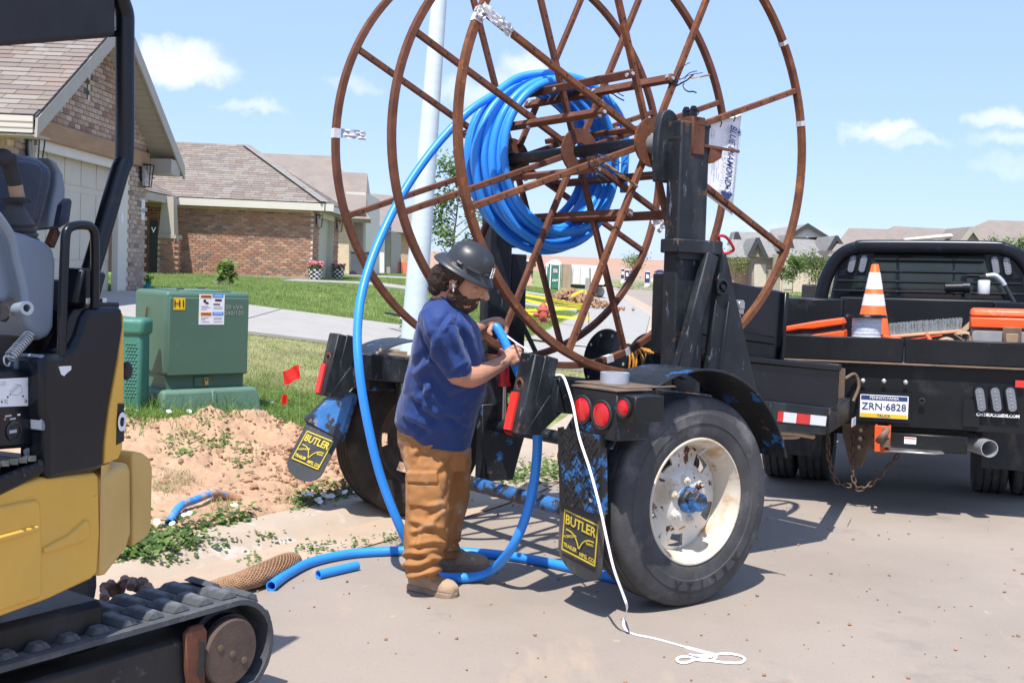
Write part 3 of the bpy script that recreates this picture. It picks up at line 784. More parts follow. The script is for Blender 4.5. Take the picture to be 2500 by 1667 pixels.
lawn_ok=lambda x,y:x<kerb_x(y)-(.95 if y<21 else 3.0)and not in_drive(x,y)and in_view(x,y)and x>-9.5
pts=scatter(95000,-7,1.6,9.75,17.2,lambda x,y:lawn_ok(x,y)and y<15+(x+6.2)*.34+.3 and fbm1(x,y)>-.25 if False else lawn_ok(x,y))
tone=np.array([noise.noise((x*.7,y*.5,1.0))+.5*noise.noise((x*2.1,y*1.5,5.0))for x,y in pts])
green=(tone>.22)|(pts[:,0]<-4.2)&(tone>-.1)|((pts[:,1]<11.2)&(tone>-.35))
blades('grass',pts[~green],.038,.007,M['grass_dry'],.9)
blades('grass',pts[green],.045,.007,M['grass'],.8)
pts=scatter(150000,-11,3.5,18.4,60,lambda x,y:lawn_ok(x,y)and y>18.0+(x+6.2)*.30)
blades('grass',pts,.07,.016,M['grass'],.6,1)
pts=scatter(26000,-1.2,5,22,60,lambda x,y:lawn_ok(x,y))
blades('grass',pts,.07,.02,M['grass'],.6,1)
pts=scatter(22000,10,60,60,140,lambda x,y:in_view(x,y)and 1.6<y-np.interp(x,[9,11,20,30,45,60,90],[130,80,78,70,55,48,40])<24)
blades('grass',pts,.10,.06,M['grass'],.6,1,zf=lambda x,y:float(tz(x,y))+.05)
# rank grass round the transformer and along the heap's back
pts=[]
for _ in range(5200):
    q=ter(random.uniform(285,740),random.gauss(1032,20));pts.append(q[:2])
pts+=[ter(random.uniform(600,800),random.uniform(965,1045))[:2]for _ in range(3200)]
blades('grass',pts,.085,.006,M['grass_weed'],.8,zf=lambda x,y:max(heap_z(x,y),float(tz(x,y))))
pts=[ter(random.uniform(300,620),random.gauss(1008,12))[:2]for _ in range(700)]
blades('grass',pts,.21,.007,M['grass_weed'],.7)
pts=[ter(random.gauss(640,60),random.gauss(955,25))[:2]for _ in range(4200)]
blades('grass',pts,.06,.006,M['grass'],.8)
# straw tufts on the clay
pts=[]
for cx,cy,n in((400,1195,260),(440,1185,200),(600,1030,260),(720,1225,200),(540,1240,120)):
    pts+=[ter(random.gauss(cx,22),random.gauss(cy,12))[:2]for _ in range(n)]
blades('straw',pts,.06,.004,M['grass_dry'],1.3,zf=heap_z)
# ------------------------------------------------------------------ creeping weeds (bindweed) with white trumpets
def leaf_mesh(mb,c,R,s,mi=0):
    """a heart-shaped folded leaf"""
    o=[(0,0,0),(.42,.15,.10),(.36,.62,.06),(0,1.05,-.05),(-.36,.62,.06),(-.42,.15,.10),(0,.5,-.04)]
    vs=[np.array(c)+R@(np.array(q)*s)for q in o]
    mb.add(vs,[(0,1,2,6),(6,2,3),(0,6,4,5),(6,3,4)],mi)
def weeds(label_pts,n,s,spread,zf,height=.05,flowers=0,fl_pts=None,runners=0):
    mb=MB()
    for k in range(n):
        px,py,sx,sy=label_pts[k%len(label_pts)]
        q=ter(random.gauss(px,sx),random.gauss(py,sy));x,y=q[:2]
        z=zf(x,y)+random.uniform(.002,height)*random.random()**.5
        R=rotm('Z',random.uniform(0,6.3))@rotm('X',random.uniform(-.5,.9))@rotm('Y',random.uniform(-.5,.5))
        leaf_mesh(mb,(x,y,z),R,s*random.uniform(.55,1.3),0 if random.random()<.6 else 1)
    return mb
band=[(330,1350,28,9),(372,1342,30,13),(420,1318,32,16),(470,1305,30,15),(520,1296,34,14),(575,1280,34,12),(610,1288,30,14),(640,1302,30,11),(350,1300,20,14),(300,1350,16,10)]
mb=weeds(band,1500,.034,0,lambda x,y:heap_z(x,y),.06)
tag(build('creeping_weeds',mb,[M['leaf_a'],M['leaf_b']],smooth=False),kind='stuff')
mb=weeds([(545,1330,40,8),(450,1342,40,7),(660,1316,26,10),(400,1368,30,7),(790,1338,22,9),(760,1342,20,7),(880,1330,20,8),(960,1318,18,7),(620,1370,16,8)],330,.022,0,lambda x,y:float(tz(x,y))+.006,.03)
tag(build('creeping_weeds',mb,[M['leaf_a'],M['leaf_b']],smooth=False),kind='stuff')
mb=weeds([(770,1228,26,14),(810,1222,26,14),(850,1215,26,13),(890,1208,22,12),(740,1238,14,12),(925,1228,12,12)],760,.030,0,lambda x,y:heap_z(x,y),.07)
tag(build('creeping_weeds',mb,[M['leaf_a'],M['leaf_b']],smooth=False),kind='stuff')
mb=weeds([(420,1110,22,9),(470,1095,26,12),(550,1100,14,10),(585,1150,16,9),(455,1130,20,8),(500,1080,20,9),(525,1108,12,8),(600,1130,18,8),(310,1060,12,20),(340,1040,18,14)],620,.026,0,lambda x,y:heap_z(x,y),.05)
tag(build('creeping_weeds',mb,[M['leaf_a'],M['leaf_b']],smooth=False),kind='stuff')
mb=weeds([(1290,1160,40,12),(1330,1150,26,14),(1360,1165,20,12),(1250,1172,20,8)],480,.035,0,lambda x,y:float(tz(x,y)),.10)
tag(build('creeping_weeds',mb,[M['leaf_a'],M['leaf_b']],smooth=False),kind='stuff')
mb=weeds([(660,1030,36,12),(720,1015,40,14),(770,1005,30,14),(600,1040,24,10),(300,1045,14,20),(690,995,40,12)],900,.024,0,lambda x,y:max(heap_z(x,y),float(tz(x,y))),.08)
tag(build('creeping_weeds',mb,[M['leaf_b'],M['leaf_a']],smooth=False),kind='stuff')
FL=MB()
FL.lathe([(.002,-.012),(.006,-.004),(.017,.002),(.020,.004)],n=9)
FL2=MB();FL2.lathe([(.0035,.0045),(.0001,.004)],n=6)
fl0=None
spots_=[(741,1230),(756,1227),(772,1242),(782,1247),(790,1228),(800,1233),(808,1230),(812,1234),(866,1221),(894,1221),(900,1227),(842,1222),(778,1240),
          (382,1298),(450,1283),(420,1302),(570,1261),(462,1277),(303,1026),(331,1030),(303,1046),(411,1054),(583,996),(593,1000),(570,998),(597,990),(663,997),(460,1043)]
for px,py in spots_:
    q=ter(px,py)
    if fl0 is None:
        fl0=build('bindweed_flower',FL,M['petal'],sharp=80)
        tag(fl0,'small white bindweed trumpet open among the creeping weeds','flower','white bindweed flowers in the weeds')
        me_fl=fl0.data
        o=fl0
    else:
        o=bpy.data.objects.new('bindweed_flower',me_fl);COL.objects.link(o)
        tag(o,fl0['label'],'flower',fl0['group'])
    o['label']='small white bindweed trumpet '+('among the weeds by the left trailer tyre' if px>700 else 'beside the muddy conduit end' if py>1200 else 'in the grass before the transformer and pedestal')
    o.location=(q[0],q[1],max(heap_z(q[0],q[1]),q[2])+.055)
    o.rotation_euler=(random.uniform(.2,1.0),random.uniform(-.3,.3),random.uniform(-.6,.6));s=random.uniform(.8,1.15);o.scale=(s,s,s)
# ================================================================== houses
def pieces(parent,name,mats4,mesh_mb,mat,limit=300):
    """alike pieces: the nearest ones as objects sharing one mesh, the rest joined"""
    mats4=sorted(mats4,key=lambda m:(np.array(m)[:3,3]-C_LOC)@(np.array(m)[:3,3]-C_LOC))
    inv=world_of(parent).inverted();first=None
    for m in mats4[:limit]:
        if first is None:first=build(name,mesh_mb,mat,parent,bevel=0,smooth=False);o=first
        else:o=bpy.data.objects.new(name,first.data);COL.objects.link(o);o.parent=parent
        o.matrix_local=inv@Matrix(np.array(m).tolist())
    if len(mats4)>limit:
        j=MB()
        for m in mats4[limit:]:
            q=MB();q.merge(mesh_mb,m);r=random.random();q.rnd=[r+.001]*len(q.f);j.merge(q)
        tag(build(name,j,mat,parent,'world',smooth=False),kind='stuff')
def m4(c,ex,ey,ez):return np.array([[ex[0],ey[0],ez[0],c[0]],[ex[1],ey[1],ez[1],c[1]],[ex[2],ey[2],ez[2],c[2]],[0,0,0,1.0]])
BR=MB();BR.box((0,0,0),(.193,.03,.0615));BRV=MB();BRV.box((0,0,0),(.062,.03,.195))
def bricks(o,ex,nrm,w,h,ok,soldier=False):
    """running bond on a wall: ok(u, v) says whether a brick centre belongs to it"""
    o,ex,nrm=[np.array(q,float)for q in(o,ex,nrm)];ez=np.array([0,0,1.]);out=[]
    if soldier:
        for k in range(int(w/.077)):
            out.append(m4(o+ex*(k*.077+.04)+ez*h+nrm*.002,ex,-nrm,ez))
        return out
    for r in range(int(h/.0765)):
        v=r*.0765+.038;u=.105 if r%2 else 0.0
        while u<w:
            if ok(u,v):out.append(m4(o+ex*u+ez*v+nrm*(.001+.003*random.random()),ex,-nrm,ez))
            u+=.2095
    return out
def shingles(e0,e1,r0,r1,ok=None,wid=.30,exp_=.142):
    """tabs in courses up a slope from eave e0-e1 to ridge r0-r1"""
    e0,e1,r0,r1=[np.array(q,float)for q in(e0,e1,r0,r1)];out=[]
    L=np.linalg.norm((r0+r1-e0-e1)/2);n=int(L/exp_)
    ex=(e1-e0)/np.linalg.norm(e1-e0);up=((r0+r1)-(e0+e1));up-=ex*(up@ex);up/=np.linalg.norm(up);nz=np.cross(ex,up)
    for k in range(n):
        t=(k+.5)/n;a,b=e0*(1-t)+r0*t,e1*(1-t)+r1*t;W_=np.linalg.norm(b-a);u=random.uniform(-.2,.1)
        while u<W_:
            w=min(wid*random.choice([.6,.8,1.0,1.25]),W_-u+.004)
            if u<0:w+=0
            if w<.03:break
            c=a+ex*(u+w/2)
            if u+w/2>.02 and(ok is None or ok(c)):
                y2=up*math.cos(.07)-nz*math.sin(.07);z2=np.cross(ex,y2);out.append(m4(c+nz*.010,ex*(w/.30),y2,z2*random.uniform(.8,1.5)))
            u+=w+.004
    return out
TAB=MB();TAB.box((0,0,0),(.298,.165,.010))
def pix(m):return proj(np.array(m)[:3,3])
def lantern(label,c,out,side,group):
    """carriage lantern: c where it meets the wall"""
    c,out,side=[np.array(q,float)for q in(c,out,side)];ez=np.array([0,0,1.])
    t=thing('wall_lantern',label,'lantern',c,(side,out,ez),group)
    mb=MB();mb.box((0,.012,.05),(.11,.024,.30));mb.box((0,.10,.17),(.19,.19,.018));mb.bar((0,0,.12),(0,.10,.185),.02,.02)
    for a,b in((-1,-1),(1,-1),(1,1),(-1,1)):mb.bar((a*.085,.10+b*.085,.165),(a*.055,.10+b*.055,-.19),.014,.014,up=(0,1,0))
    mb.box((0,.10,-.19),(.125,.125,.014));build('frame',mb,M['lantern'],t)
    mb=MB();mb.box((0,.10,-.01),(.095,.095,.33),taper=(1.35,1.35));build('glass',mb,M['lantern_glass'],t)
    mb=MB();mb.cyl((0,.1,.16),(0,.1,.08),.022,8);build('bulb_holder',mb,M['lantern'],t)
def wbuild(h,name,mb,mat,**k):return build(name,mb,mat,h,'world',**k)
# ---- house on the left, seen past the excavator
XF=-6.2
h1=thing('brick_house','mixed tan brick house with a front gable over its beige garage door behind the excavator','house',(XF,16.8,.9))
ya,yb_=14.28,19.35
zpk,ze_=5.02,3.22;yr_=16.95
rk=lambda y:ze_+(zpk-ze_)*(1-abs(y-yr_)/2.95)-.16
dy0,dy1,dz=14.95,18.02,2.985
mb=MB();X_=XF-.022
mb.slab([(X_,ya,.7),(X_,dy0,.7),(X_,dy0,3.0),(X_,dy1+.42,3.0),(X_,dy1+.42,.7),(X_,yb_,.7),(X_,yb_,rk(yb_)),(X_,yr_,rk(yr_)),(X_,ya,rk(ya))],(-.16,0,0));wall1=wbuild(h1,'wall',mb,M['mortar'])
mb=MB();mb.box((XF-3,ya+.002,1.95),(5.9,.02,2.6));wbuild(h1,'wall',mb,M['mortar'])
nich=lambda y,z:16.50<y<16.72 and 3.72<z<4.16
def ok1(u,v):
    y,z=ya+u,.9+v
    if z>rk(y)-.02 or nich(y,z):return False
    if dy0-.1<y<dy1+.50 and z<3.27:return False
    q=proj((XF,y,z));return q[1]<470 or q[0]>296
B1=bricks((XF-.012,ya,.9),(0,1,0),(1,0,0),yb_-ya,4.2,ok1)
B1+=bricks((XF-.1,ya-.012,2.6),(-1,0,0),(0,-1,0),.9,.75,lambda u,v:True)
pieces(wall1,'brick',B1,BR,M['brick_a'])
mb=MB();mb.slab([(X_+.004,16.52,3.74),(X_+.004,16.70,3.74),(X_+.004,16.70,4.14),(X_+.004,16.52,4.14)],(.001,0,0));nb=wbuild(h1,'vent_shade_patch',mb,M['dark_edge'])  # flat dark sheet painting in the shade of the vent niche
mb=MB();mb.box((XF+.01,17.02,3.12),(.10,4.62,.25));wbuild(h1,'lintel_beam',mb,M['wood'],bevel=.01)
mb=MB();mb.box((XF-.03,16.7,2.93),(.06,3.5,.14));mb.box((XF-.05,dy1+.22,1.9),(.10,.42,2.3));mb.box((XF-.045,dy0-.02,1.9),(.08,.08,2.2));wbuild(h1,'garage_trim',mb,M['trim_light'],bevel=.006)
gd=MB();gd.box((XF-.16,16.48,1.93),(.03,3.1,2.16));gd=wbuild(h1,'garage_door',gd,M['garage'])
for r in range(4):
    for c in range(5):
        mb=MB();mb.box((XF-.142,dy0+.32+c*.61,1.14+r*.53),(.012,.56,.44));wbuild(gd,'panel',mb,M['garage'],bevel=.008)
mb=MB();mb.box((XF+.005,dy1+.15,2.12),(.012,.075,.14));wbuild(h1,'keypad',mb,M['white_plastic'])
pq=MB();pq.box((XF+.006,19.17,2.30),(.014,.16,.34));pq=wbuild(h1,'number_plaque',pq,M['plaque'])
build('lettering',text_mb('425',.095,(XF+.0135,19.17,2.28),(0,1,0),(0,0,1),.002,.001),M['decal_black'],pq,'world')
# roof: two slopes along X, rake boards, soffit, fascia
ye0,ye1,xo=13.90,20.05,XF+.42
for(ye,s_)in((ye0,-1),(ye1,1)):
    zE=zpk-abs(ye-yr_)*.605
    mb=MB();mb.slab([(xo,ye,zE),(xo,yr_,zpk),(-16,yr_,zpk),(-16,ye,zE)],(0,0,-.05));rf=wbuild(h1,'roof',mb,M['dark_edge'])
    mb=MB();mb.slab([(xo+.012,ye,zE-.03),(xo+.012,yr_,zpk-.03),(xo+.012,yr_,zpk-.25),(xo+.012,ye+.02*s_,zE-.26)],(-.03,0,0));wbuild(h1,'rake_board',mb,M['trim'])
    mb=MB();n_=24
    for k in range(n_):
        t0,t1=k/n_,(k+.94)/n_;p=lambda t:(ye+(yr_-ye)*t,zE+(zpk-zE)*t-.20)
        (y0,z0),(y1,z1)=p(t0),p(t1);bd_=MB();bd_.slab([(XF-.02,y0,z0),(xo-.02,y0,z0),(xo-.02,y1,z1),(XF-.02,y1,z1)],(0,0,.02));wbuild(h1,'soffit_board',bd_,M['trim'])
    if s_<0:
        S1=shingles((-9.4,ye,zE),(xo,ye,zE),(-9.4,yr_,zpk),(xo,yr_,zpk),lambda c:-60<proj(c)[0]<260 and proj(c)[1]>60,.34);pieces(rf,'shingle',S1,TAB,M['shingle'])
        mb=MB();mb.box((-11,ye-.01,zE-.11),(10.36,.03,.20));wbuild(h1,'fascia',mb,M['trim_light'])
        for k in range(2):mb=MB();mb.box((-11,ye-.028,zE-.08-.07*k),(10.36,.008,.012));wbuild(h1,'fascia',mb,M['trim'])
        mb=MB();mb.box((XF+.10,ye+.2,zE-.235),(.62,.42,.02));wbuild(h1,'eave_return',mb,M['trim'])
    else:
        mb=MB();mb.box((XF+.2,19.6,3.04),(.42,.5,.26));wbuild(h1,'eave_return',mb,M['trim'],bevel=.008)
        mb=MB();mb.box((-11,ye+.01,zE-.11),(10.36,.03,.20));wbuild(h1,'fascia',mb,M['trim'])
lantern('black carriage lantern left of the garage door of the tan brick house',(XF+.008,14.62,2.80),(1,0,0),(0,-1,0),'black wall lanterns')
lantern('black carriage lantern on the right brick pier of the tan brick house',(XF+.008,19.02,2.86),(1,0,0),(0,-1,0),'black wall lanterns')
# ---- second house: low wing with a sunlit brick side wall, hipped roof, porch in the corner
h2=thing('brick_house','low red brick house with a hipped shingle roof and a sunlit blank side wall','house',(-7.8,34,1))
Y2,xl,xr,z0,z1=33.0,-10.9,-5.80,1.0,3.16
mb=MB();mb.box(((xl+xr)/2-.01,Y2+.11,(z0+z1)/2-.1),(xr-xl-.02,.20,z1-z0+.2));w2=wbuild(h2,'wall',mb,M['mortar_b'])
mb=MB();mb.box(((xl+xr)/2,Y2+.0,z0-.02),(xr-xl,.06,.20));wbuild(h2,'footing',mb,M['trim'])
B2=bricks((xl,Y2+.0,z0+.08),(1,0,0),(0,-1,0),xr-xl-.02,1.86,lambda u,v:True);
SB=bricks((xl,Y2+.0,z0+.08),(1,0,0),(0,-1,0),xr-xl-.05,1.98,None,True)
B2=sorted(B2,key=lambda m:abs(m[0][3]+7.6));pieces(w2,'brick',B2,BR,M['brick_b']);pieces(w2,'soldier_brick',SB,BRV,M['brick_b'])
# garage front of the wing, facing the street
mb=MB();mb.box((xr-.02,37.2,2.1),(.04,.9,2.2));wbuild(h2,'wall',mb,M['mortar_b']);mb=MB();mb.box((xr-.02,33.45,2.1),(.04,.9,2.2));w2b=wbuild(h2,'wall',mb,M['mortar_b'])
pieces(w2b,'brick',bricks((xr,33.05,z0+.08),(0,1,0),(1,0,0),.85,2.0,lambda u,v:True)+bricks((xr,36.8,z0+.08),(0,1,0),(1,0,0),.85,2.0,lambda u,v:True),BR,M['brick_b'])
mb=MB();mb.box((xr-.18,35.3,2.0),(.04,2.9,2.1));g2=wbuild(h2,'garage_door',mb,M['garage'])
mb=MB();mb.box((xr-.03,35.3,3.05),(.08,3.0,.42));mb.box((xr-.1,36.72,2.0),(.2,.12,2.2));mb.box((xr-.1,33.9,2.0),(.2,.10,2.2));wbuild(h2,'garage_trim',mb,M['trim_light'])
# roof
ev=.38;eA,eB=(xl-4,Y2-ev,z1+.04),(xr+ev,Y2-ev,z1+.04);rA,rB=(xl-4,35.4,4.98),(-8.35,35.4,4.98);eC=(xr+ev,38.0,z1+.04)
mb=MB();mb.slab([eA,eB,rB,rA],(0,0,-.05));rf2=wbuild(h2,'roof',mb,M['dark_edge'])
pieces(rf2,'shingle',shingles(eA,eB,rA,rB,lambda c:proj(c)[0]>372),TAB,M['shingle'])
mb=MB();mb.slab([eB,eC,rB],(0,0,-.05));rf3=wbuild(h2,'roof',mb,M['dark_edge'])
pieces(rf3,'shingle',shingles(eB,eC,rB,np.array(rB)+[0,.02,0]),TAB,M['shingle'],150)
hd=np.array(rB)-np.array(eB);Lh=np.linalg.norm(hd);hd/=Lh;sd_=np.cross(hd,(0,0,1));sd_/=np.linalg.norm(sd_);nn_=np.cross(sd_,hd)
HM=[m4(np.array(eB)+hd*(.1+k*.145)+nn_*.035,sd_,hd,nn_*(1 if nn_[2]>0 else-1))for k in range(int(Lh/.145))]
pieces(rf2,'ridge_cap',HM,TAB,pbr('ridge_shingle',(.26,.24,.21),.95,var=.12))
mb=MB();mb.box(((xl+xr)/2+.2+.6,Y2-ev-.005,z1-.08),(xr-xl+.1-1.2+ev*2,.03,.20));mb.box((xr+ev+.005,35.3,z1-.08),(.03,5.4,.20));wbuild(h2,'fascia',mb,M['trim_light'])
mb=MB();mb.box(((xl+xr)/2+.2,Y2-.17,z1-.17),(xr-xl+.5,.40,.02));mb.box((xr+.2,35.3,z1-.17),(.40,5.0,.02));wbuild(h2,'soffit',mb,M['trim'])
# porch: lower roof running back towards the first house, tapered column on a brick pier
pA,pB=at(365,433,29.6),at(495,474,32.65);pA[0]=pB[0]=-9.55;pA[2]=pB[2]=z1+.02
mb=MB();mb.slab([pA,pB,pB+[-2.9,0,1.5],pA+[-2.9,0,1.5]],(0,0,-.05));pr=wbuild(h2,'roof',mb,M['dark_edge'])
pieces(pr,'shingle',shingles(pA,pB,pA+[-2.9,0,1.5],pB+[-2.9,0,1.5],lambda c:proj(c)[0]>355),TAB,M['shingle'],150)
mb=MB();mb.box((pA[0]+.01,(pA[1]+pB[1])/2,z1-.10),(.03,pB[1]-pA[1],.20));mb.box((pA[0]-.9,(pA[1]+pB[1])/2,z1-.19),(1.8,pB[1]-pA[1],.02));wbuild(h2,'fascia',mb,M['trim'])
c=at(412,560,31.6);cx_=c[0]
mb=MB();mb.box((cx_,31.6,2.62),(.42,.42,1.06),taper=(.72,.72));mb.box((cx_,31.6,2.06),(.58,.58,.10));wbuild(h2,'porch_column',mb,M['trim'])
mb=MB();mb.box((cx_,31.6,1.5),(.46,.46,1.04));pier=wbuild(h2,'brick_pier',mb,M['mortar_b'])
pieces(pier,'brick',bricks((cx_-.16,31.36,1.02),(1,0,0),(0,-1,0),.42,1.0,lambda u,v:True)+bricks((cx_+.24,31.42,1.02),(0,1,0),(1,0,0),.42,1.0,lambda u,v:True),BR,M['brick_b'])
mb=MB();mb.box((-11.0,31.4,2.0),(.1,4.2,2.3));wbuild(h2,'porch_wall',mb,M['house_pink'])
lantern('black carriage lantern on the street corner of the low red brick house',(xr+.02,33.35,2.72),(1,0,0),(0,-1,0),'black wall lanterns')
lantern('black carriage lantern beyond the garage door of the low red brick house',(xr+.02,37.2,2.72),(1,0,0),(0,-1,0),'black wall lanterns')
sg=thing('porch_sign','tall black welcome board leaning by the porch of the red brick house','sign',(-10.2,30.8,1.05));c=at(375,585,30.8)
mb=MB();mb.box((c[0],30.8,1.75),(.22,.03,1.45));wbuild(sg,'board',mb,M['black_paint']);build('lettering',text_mb('V',.2,(c[0],30.78,2.2),(1,0,0),(0,0,1),.003,.003),M['decal_white'],sg,'world')
# ---- houses farther off, each its own walls, roofs, doors
def far_house(label,mats,walls,roofs,doors=(),gables=(),name='house'):
    """pixel outlines with a depth each; walls and doors are boxes, roofs slabs sloping back, gables prisms"""
    wm,rm=mats;a=walls[0];h=thing(name,label,'house',at((a[0]+a[2])/2,a[3],a[4]))
    for w in walls:
        x0,y0,x1,y1,Y=w[:5];P=[at(x,y,Y)for x,y in((x0,y1),(x1,y1),(x1,y0),(x0,y0))];zb=float(min(tz(P[0][0],Y),P[0][2]))-.2
        P[0][2]=P[1][2]=zb;t=max(P[2][2],P[3][2]);P[2][2]=P[3][2]=t
        mb=MB();mb.slab(P,(0,w[6]if len(w)>6 else 5,0));wbuild(h,'wall',mb,M[w[5]if len(w)>5 and w[5]else wm])
    for pts in roofs:
        m_=rm
        if isinstance(pts[-1],str):m_,pts=pts[-1],pts[:-1]
        mb=MB();mb.slab([at(*p)for p in pts],(0,.10,-.16));wbuild(h,'roof',mb,M[m_])
    for g in gables:
        (lx,ly),(px,py),(rx,ry),Y,dep,m_,wd=g
        L_,P_,R_=at(lx,ly,Y),at(px,py,Y),at(rx,ry,Y)
        mb=MB();mb.slab([L_+[.0,.3,-.05],R_+[0,.3,-.05],P_+[0,.3,-.1]],(0,.3,0));wbuild(h,'gable',mb,M[m_])
        for a_,b_ in((L_,P_),(R_,P_)):
            mb=MB();mb.slab([a_,b_,b_+[0,dep,0],a_+[0,dep,0]],(0,0,-.14));wbuild(h,'roof',mb,M[rm])
            mb=MB();mb.bar(a_+[0,-.03,-.12],b_+(b_-a_)*.04+[0,-.03-.01*(a_[0]>b_[0]),-.12],.05,wd);wbuild(h,'rake_board',mb,M['trim' if rm!='house_dark' else 'dark_edge'])
    for d in doors:
        x0,y0,x1,y1,Y=d[:5];P=[at(x,y,Y-.03)for x,y in((x0,y1),(x1,y1),(x1,y0),(x0,y0))];mb=MB();mb.slab(P,(0,-.03,0));wbuild(h,d[5]if len(d)>5 else 'garage_door',mb,M[d[6]if len(d)>6 else 'garage'])
    return h
far_house('tan brick house with a brown roof just beyond the red brick one',('brick_tan','house_brown'),[(812,520,852,690,47),(845,470,893,690,48.5,'trim_light')],
          [((600,373,52),(815,381,52),(905,535,46.5),(600,520,46.5)),((835,420,51),(897,423,51),(893,522,46.6),(805,515,46.6)),((897,424,51),(912,532,54),(893,530,46.7),'trim')],[(858,545,886,690,48.5,'garage_opening','siding')])
far_house('white brick house with a grey garage front, third along the left side of the street',('brick_white','house_brown'),[(885,558,938,678,58),(934,565,955,676,58.5,'siding')],[((880,470,63),(960,478,63),(955,555,57.4),(880,552,57.4))],[(937,576,953,676,58.4,'garage_opening','siding')])
far_house('brown brick house behind the orange net at the far end of the left row',('house_pink','house_brown'),[(956,568,1006,672,68),(1004,590,1016,672,68.5,'siding')],[((950,508,74),(1040,512,74),(1030,570,67.4),(950,566,67.4))])
far_house('pink brick house with grey gables at the left end of the row across',('house_pink','house_dark'),[(1765,626,1838,697,100),(1836,624,1905,700,98,'house_stone')],
          [((1795,566,106),(1880,568,106),(1872,628,97.6),(1768,628,99.4)),((1880,560,108),(1960,548,108),(1960,628,97.5),(1868,628,97.5))],[(1841,645,1870,700,98)],[((1829,624),(1850,580),(1872,627),97.4,5,'house_stone',.35),((1790,594),(1799,565),(1812,594),104,3,'house_dark',.3),((1905,610),(1926,572),(1938,612),97.4,6,'house_stone',.3)])
far_house('cream brick house with wide grey roof and pale upper gable across the street',('house_cream','house_dark'),[(1905,626,2040,708,95)],[((1880,566,103),(2040,580,103),(2042,628,94.5),(1936,626,94.5)),((1880,566,108),(1972,549,108),(2020,580,104),(1900,590,104))],[(1912,650,1935,706,95)],
          [((1920,580),(1972,547),(2020,577),101,5,'trim_light',.35),((2012,628),(2043,575),(2066,612),94.3,6,'house_stone',.3)])
far_house('brown roofed house behind the left half of the truck rack',('house_stone','house_brown'),[(2030,620,2230,712,92)],[((2072,557,98),(2190,560,98),(2215,626,91.5),(2020,626,91.5)),((2145,572,101),(2182,552,101),(2330,560,101),(2300,612,94),(2120,606,94))])
far_house('large brown roofed house with small roof vents behind the right half of the truck rack',('house_stone','house_brown'),[(2300,610,2640,725,82)],[((2340,570,88),(2415,537,88),(2680,546,88),(2680,625,81),(2290,622,81)),((2205,582,84),(2362,566,84),(2362,573,83),(2210,586,83),'trim_light')],(),[((2345,592),(2376,553),(2408,596),80.6,5,'siding',.35)])
# ================================================================== the reel trailer
TH,TAU=0.92796,0.02187
_X=np.array([math.cos(TH),-math.sin(TH),0]);T_Y=np.array([math.sin(TH),math.cos(TH),0.])
T_X=_X*math.cos(TAU)+np.array([0,0,1.])*math.sin(TAU);T_Z=-_X*math.sin(TAU)+np.array([0,0,1.])*math.cos(TAU)
T_O=np.array([0.1092,6.47765,0.0])
def tl(p):return T_O+T_X*p[0]+T_Y*p[1]+T_Z*p[2]
def tloc(P):v=np.array(P)-T_O;return np.array([v@T_X,v@T_Y,v@T_Z])
trailer=thing('reel_trailer','worn black single axle reel trailer carrying the big rusty reel','trailer',T_O,(T_X,T_Y,T_Z))
RS=-.109 # the frame runs downhill towards the hitch
def rz_top(y):return 1.085+(y+.66)*RS
for sx in(-1,1):
    mb=MB();mb.bar((sx*.95,-.69,rz_top(-.69)-.078),(sx*.95,1.40,rz_top(1.40)-.078),.10,.155)
    rail=build('frame_rail',mb,M['worn_black'],trailer,bevel=.008)
    # weld plates and a gusset where the rail meets the slanted upright
    mb=MB();mb.bar((sx*1.004,-.60,rz_top(-.60)-.08),(sx*1.004,-.42,rz_top(-.42)-.08),.012,.165)
    build('weld_plate',mb,M['worn_black'],rail,bevel=.003)
    # slanted upright of folded plate, open to the front
    a,b=np.array([sx*.945,-.70,1.185]),np.array([sx*.945,-.785,.82])
    mb=MB();mb.bar(a,b,.115,.06,up=(0,-1,.22))
    for q in(-.0515,.0515):mb.bar(a+[q,.07,-.01],b+[q,.065,.004],.012,.085,up=(0,-1,.22))
    up=build('upright',mb,M['worn_black'],trailer,bevel=.006)
    mb=MB()
    for q in(-.06,.054):mb.prism([(-.785,.822),(-.70,.815),(-.55,.925),(-.64,1.0)],(sx*.945+q,0,0),(0,1,0),(0,0,1),.008)
    build('gusset',mb,M['worn_black'],trailer,bevel=.003)
    mb=MB();t0,t1=np.array([sx*.945-.022,-.766,1.010]),np.array([sx*.945-.022,-.806,.838])
    mb.bar(t0+[0,-.012,0],t1+[0,-.012,0],.052,.012,up=(0,-1,.22))
    build('reflective_tape',mb,M['red_tape'],up)
    mb=MB();c=np.array([sx*.945-.01*sx,-.752,1.055])
    mb.tube([c+np.array([.024*math.cos(t),-.012,.024*math.sin(t)-.01])for t in np.linspace(0,2*math.pi,17)[:-1]],.006,6,closed=True)
    mb.cyl(c+[0,.03,.015],c+[0,-.022,.015],.008,8)
    build('tie_ring',mb,M['rust'],up)
    mb=MB();mb.cyl((sx*.945-.018,-.722,1.15),(sx*.945-.018,-.738,1.147),.013,10)
    build('bolt_hole',mb,M['rust'],up)
# crossbars
mb=MB();mb.cyl((-1.06,0,.305),(1.10,0,.305),.043,20);build('axle_tube',mb,M['blue_black'],trailer)
pipe=MB();pipe.cyl((-.87,.40,.60),(.93,.40,.60),.041,18);pipe.cyl((-.88,.40,.60),(-.855,.40,.60),.052,18)
pipe=build('cross_pipe',pipe,M['black_blue'],trailer,sharp=30)
for x in(-.66,-.10):
    mb=MB();mb.cyl((x-.035,.40,.60),(x+.035,.40,.60),.0425,18);build('reflective_tape',mb,M['red_tape'],pipe)
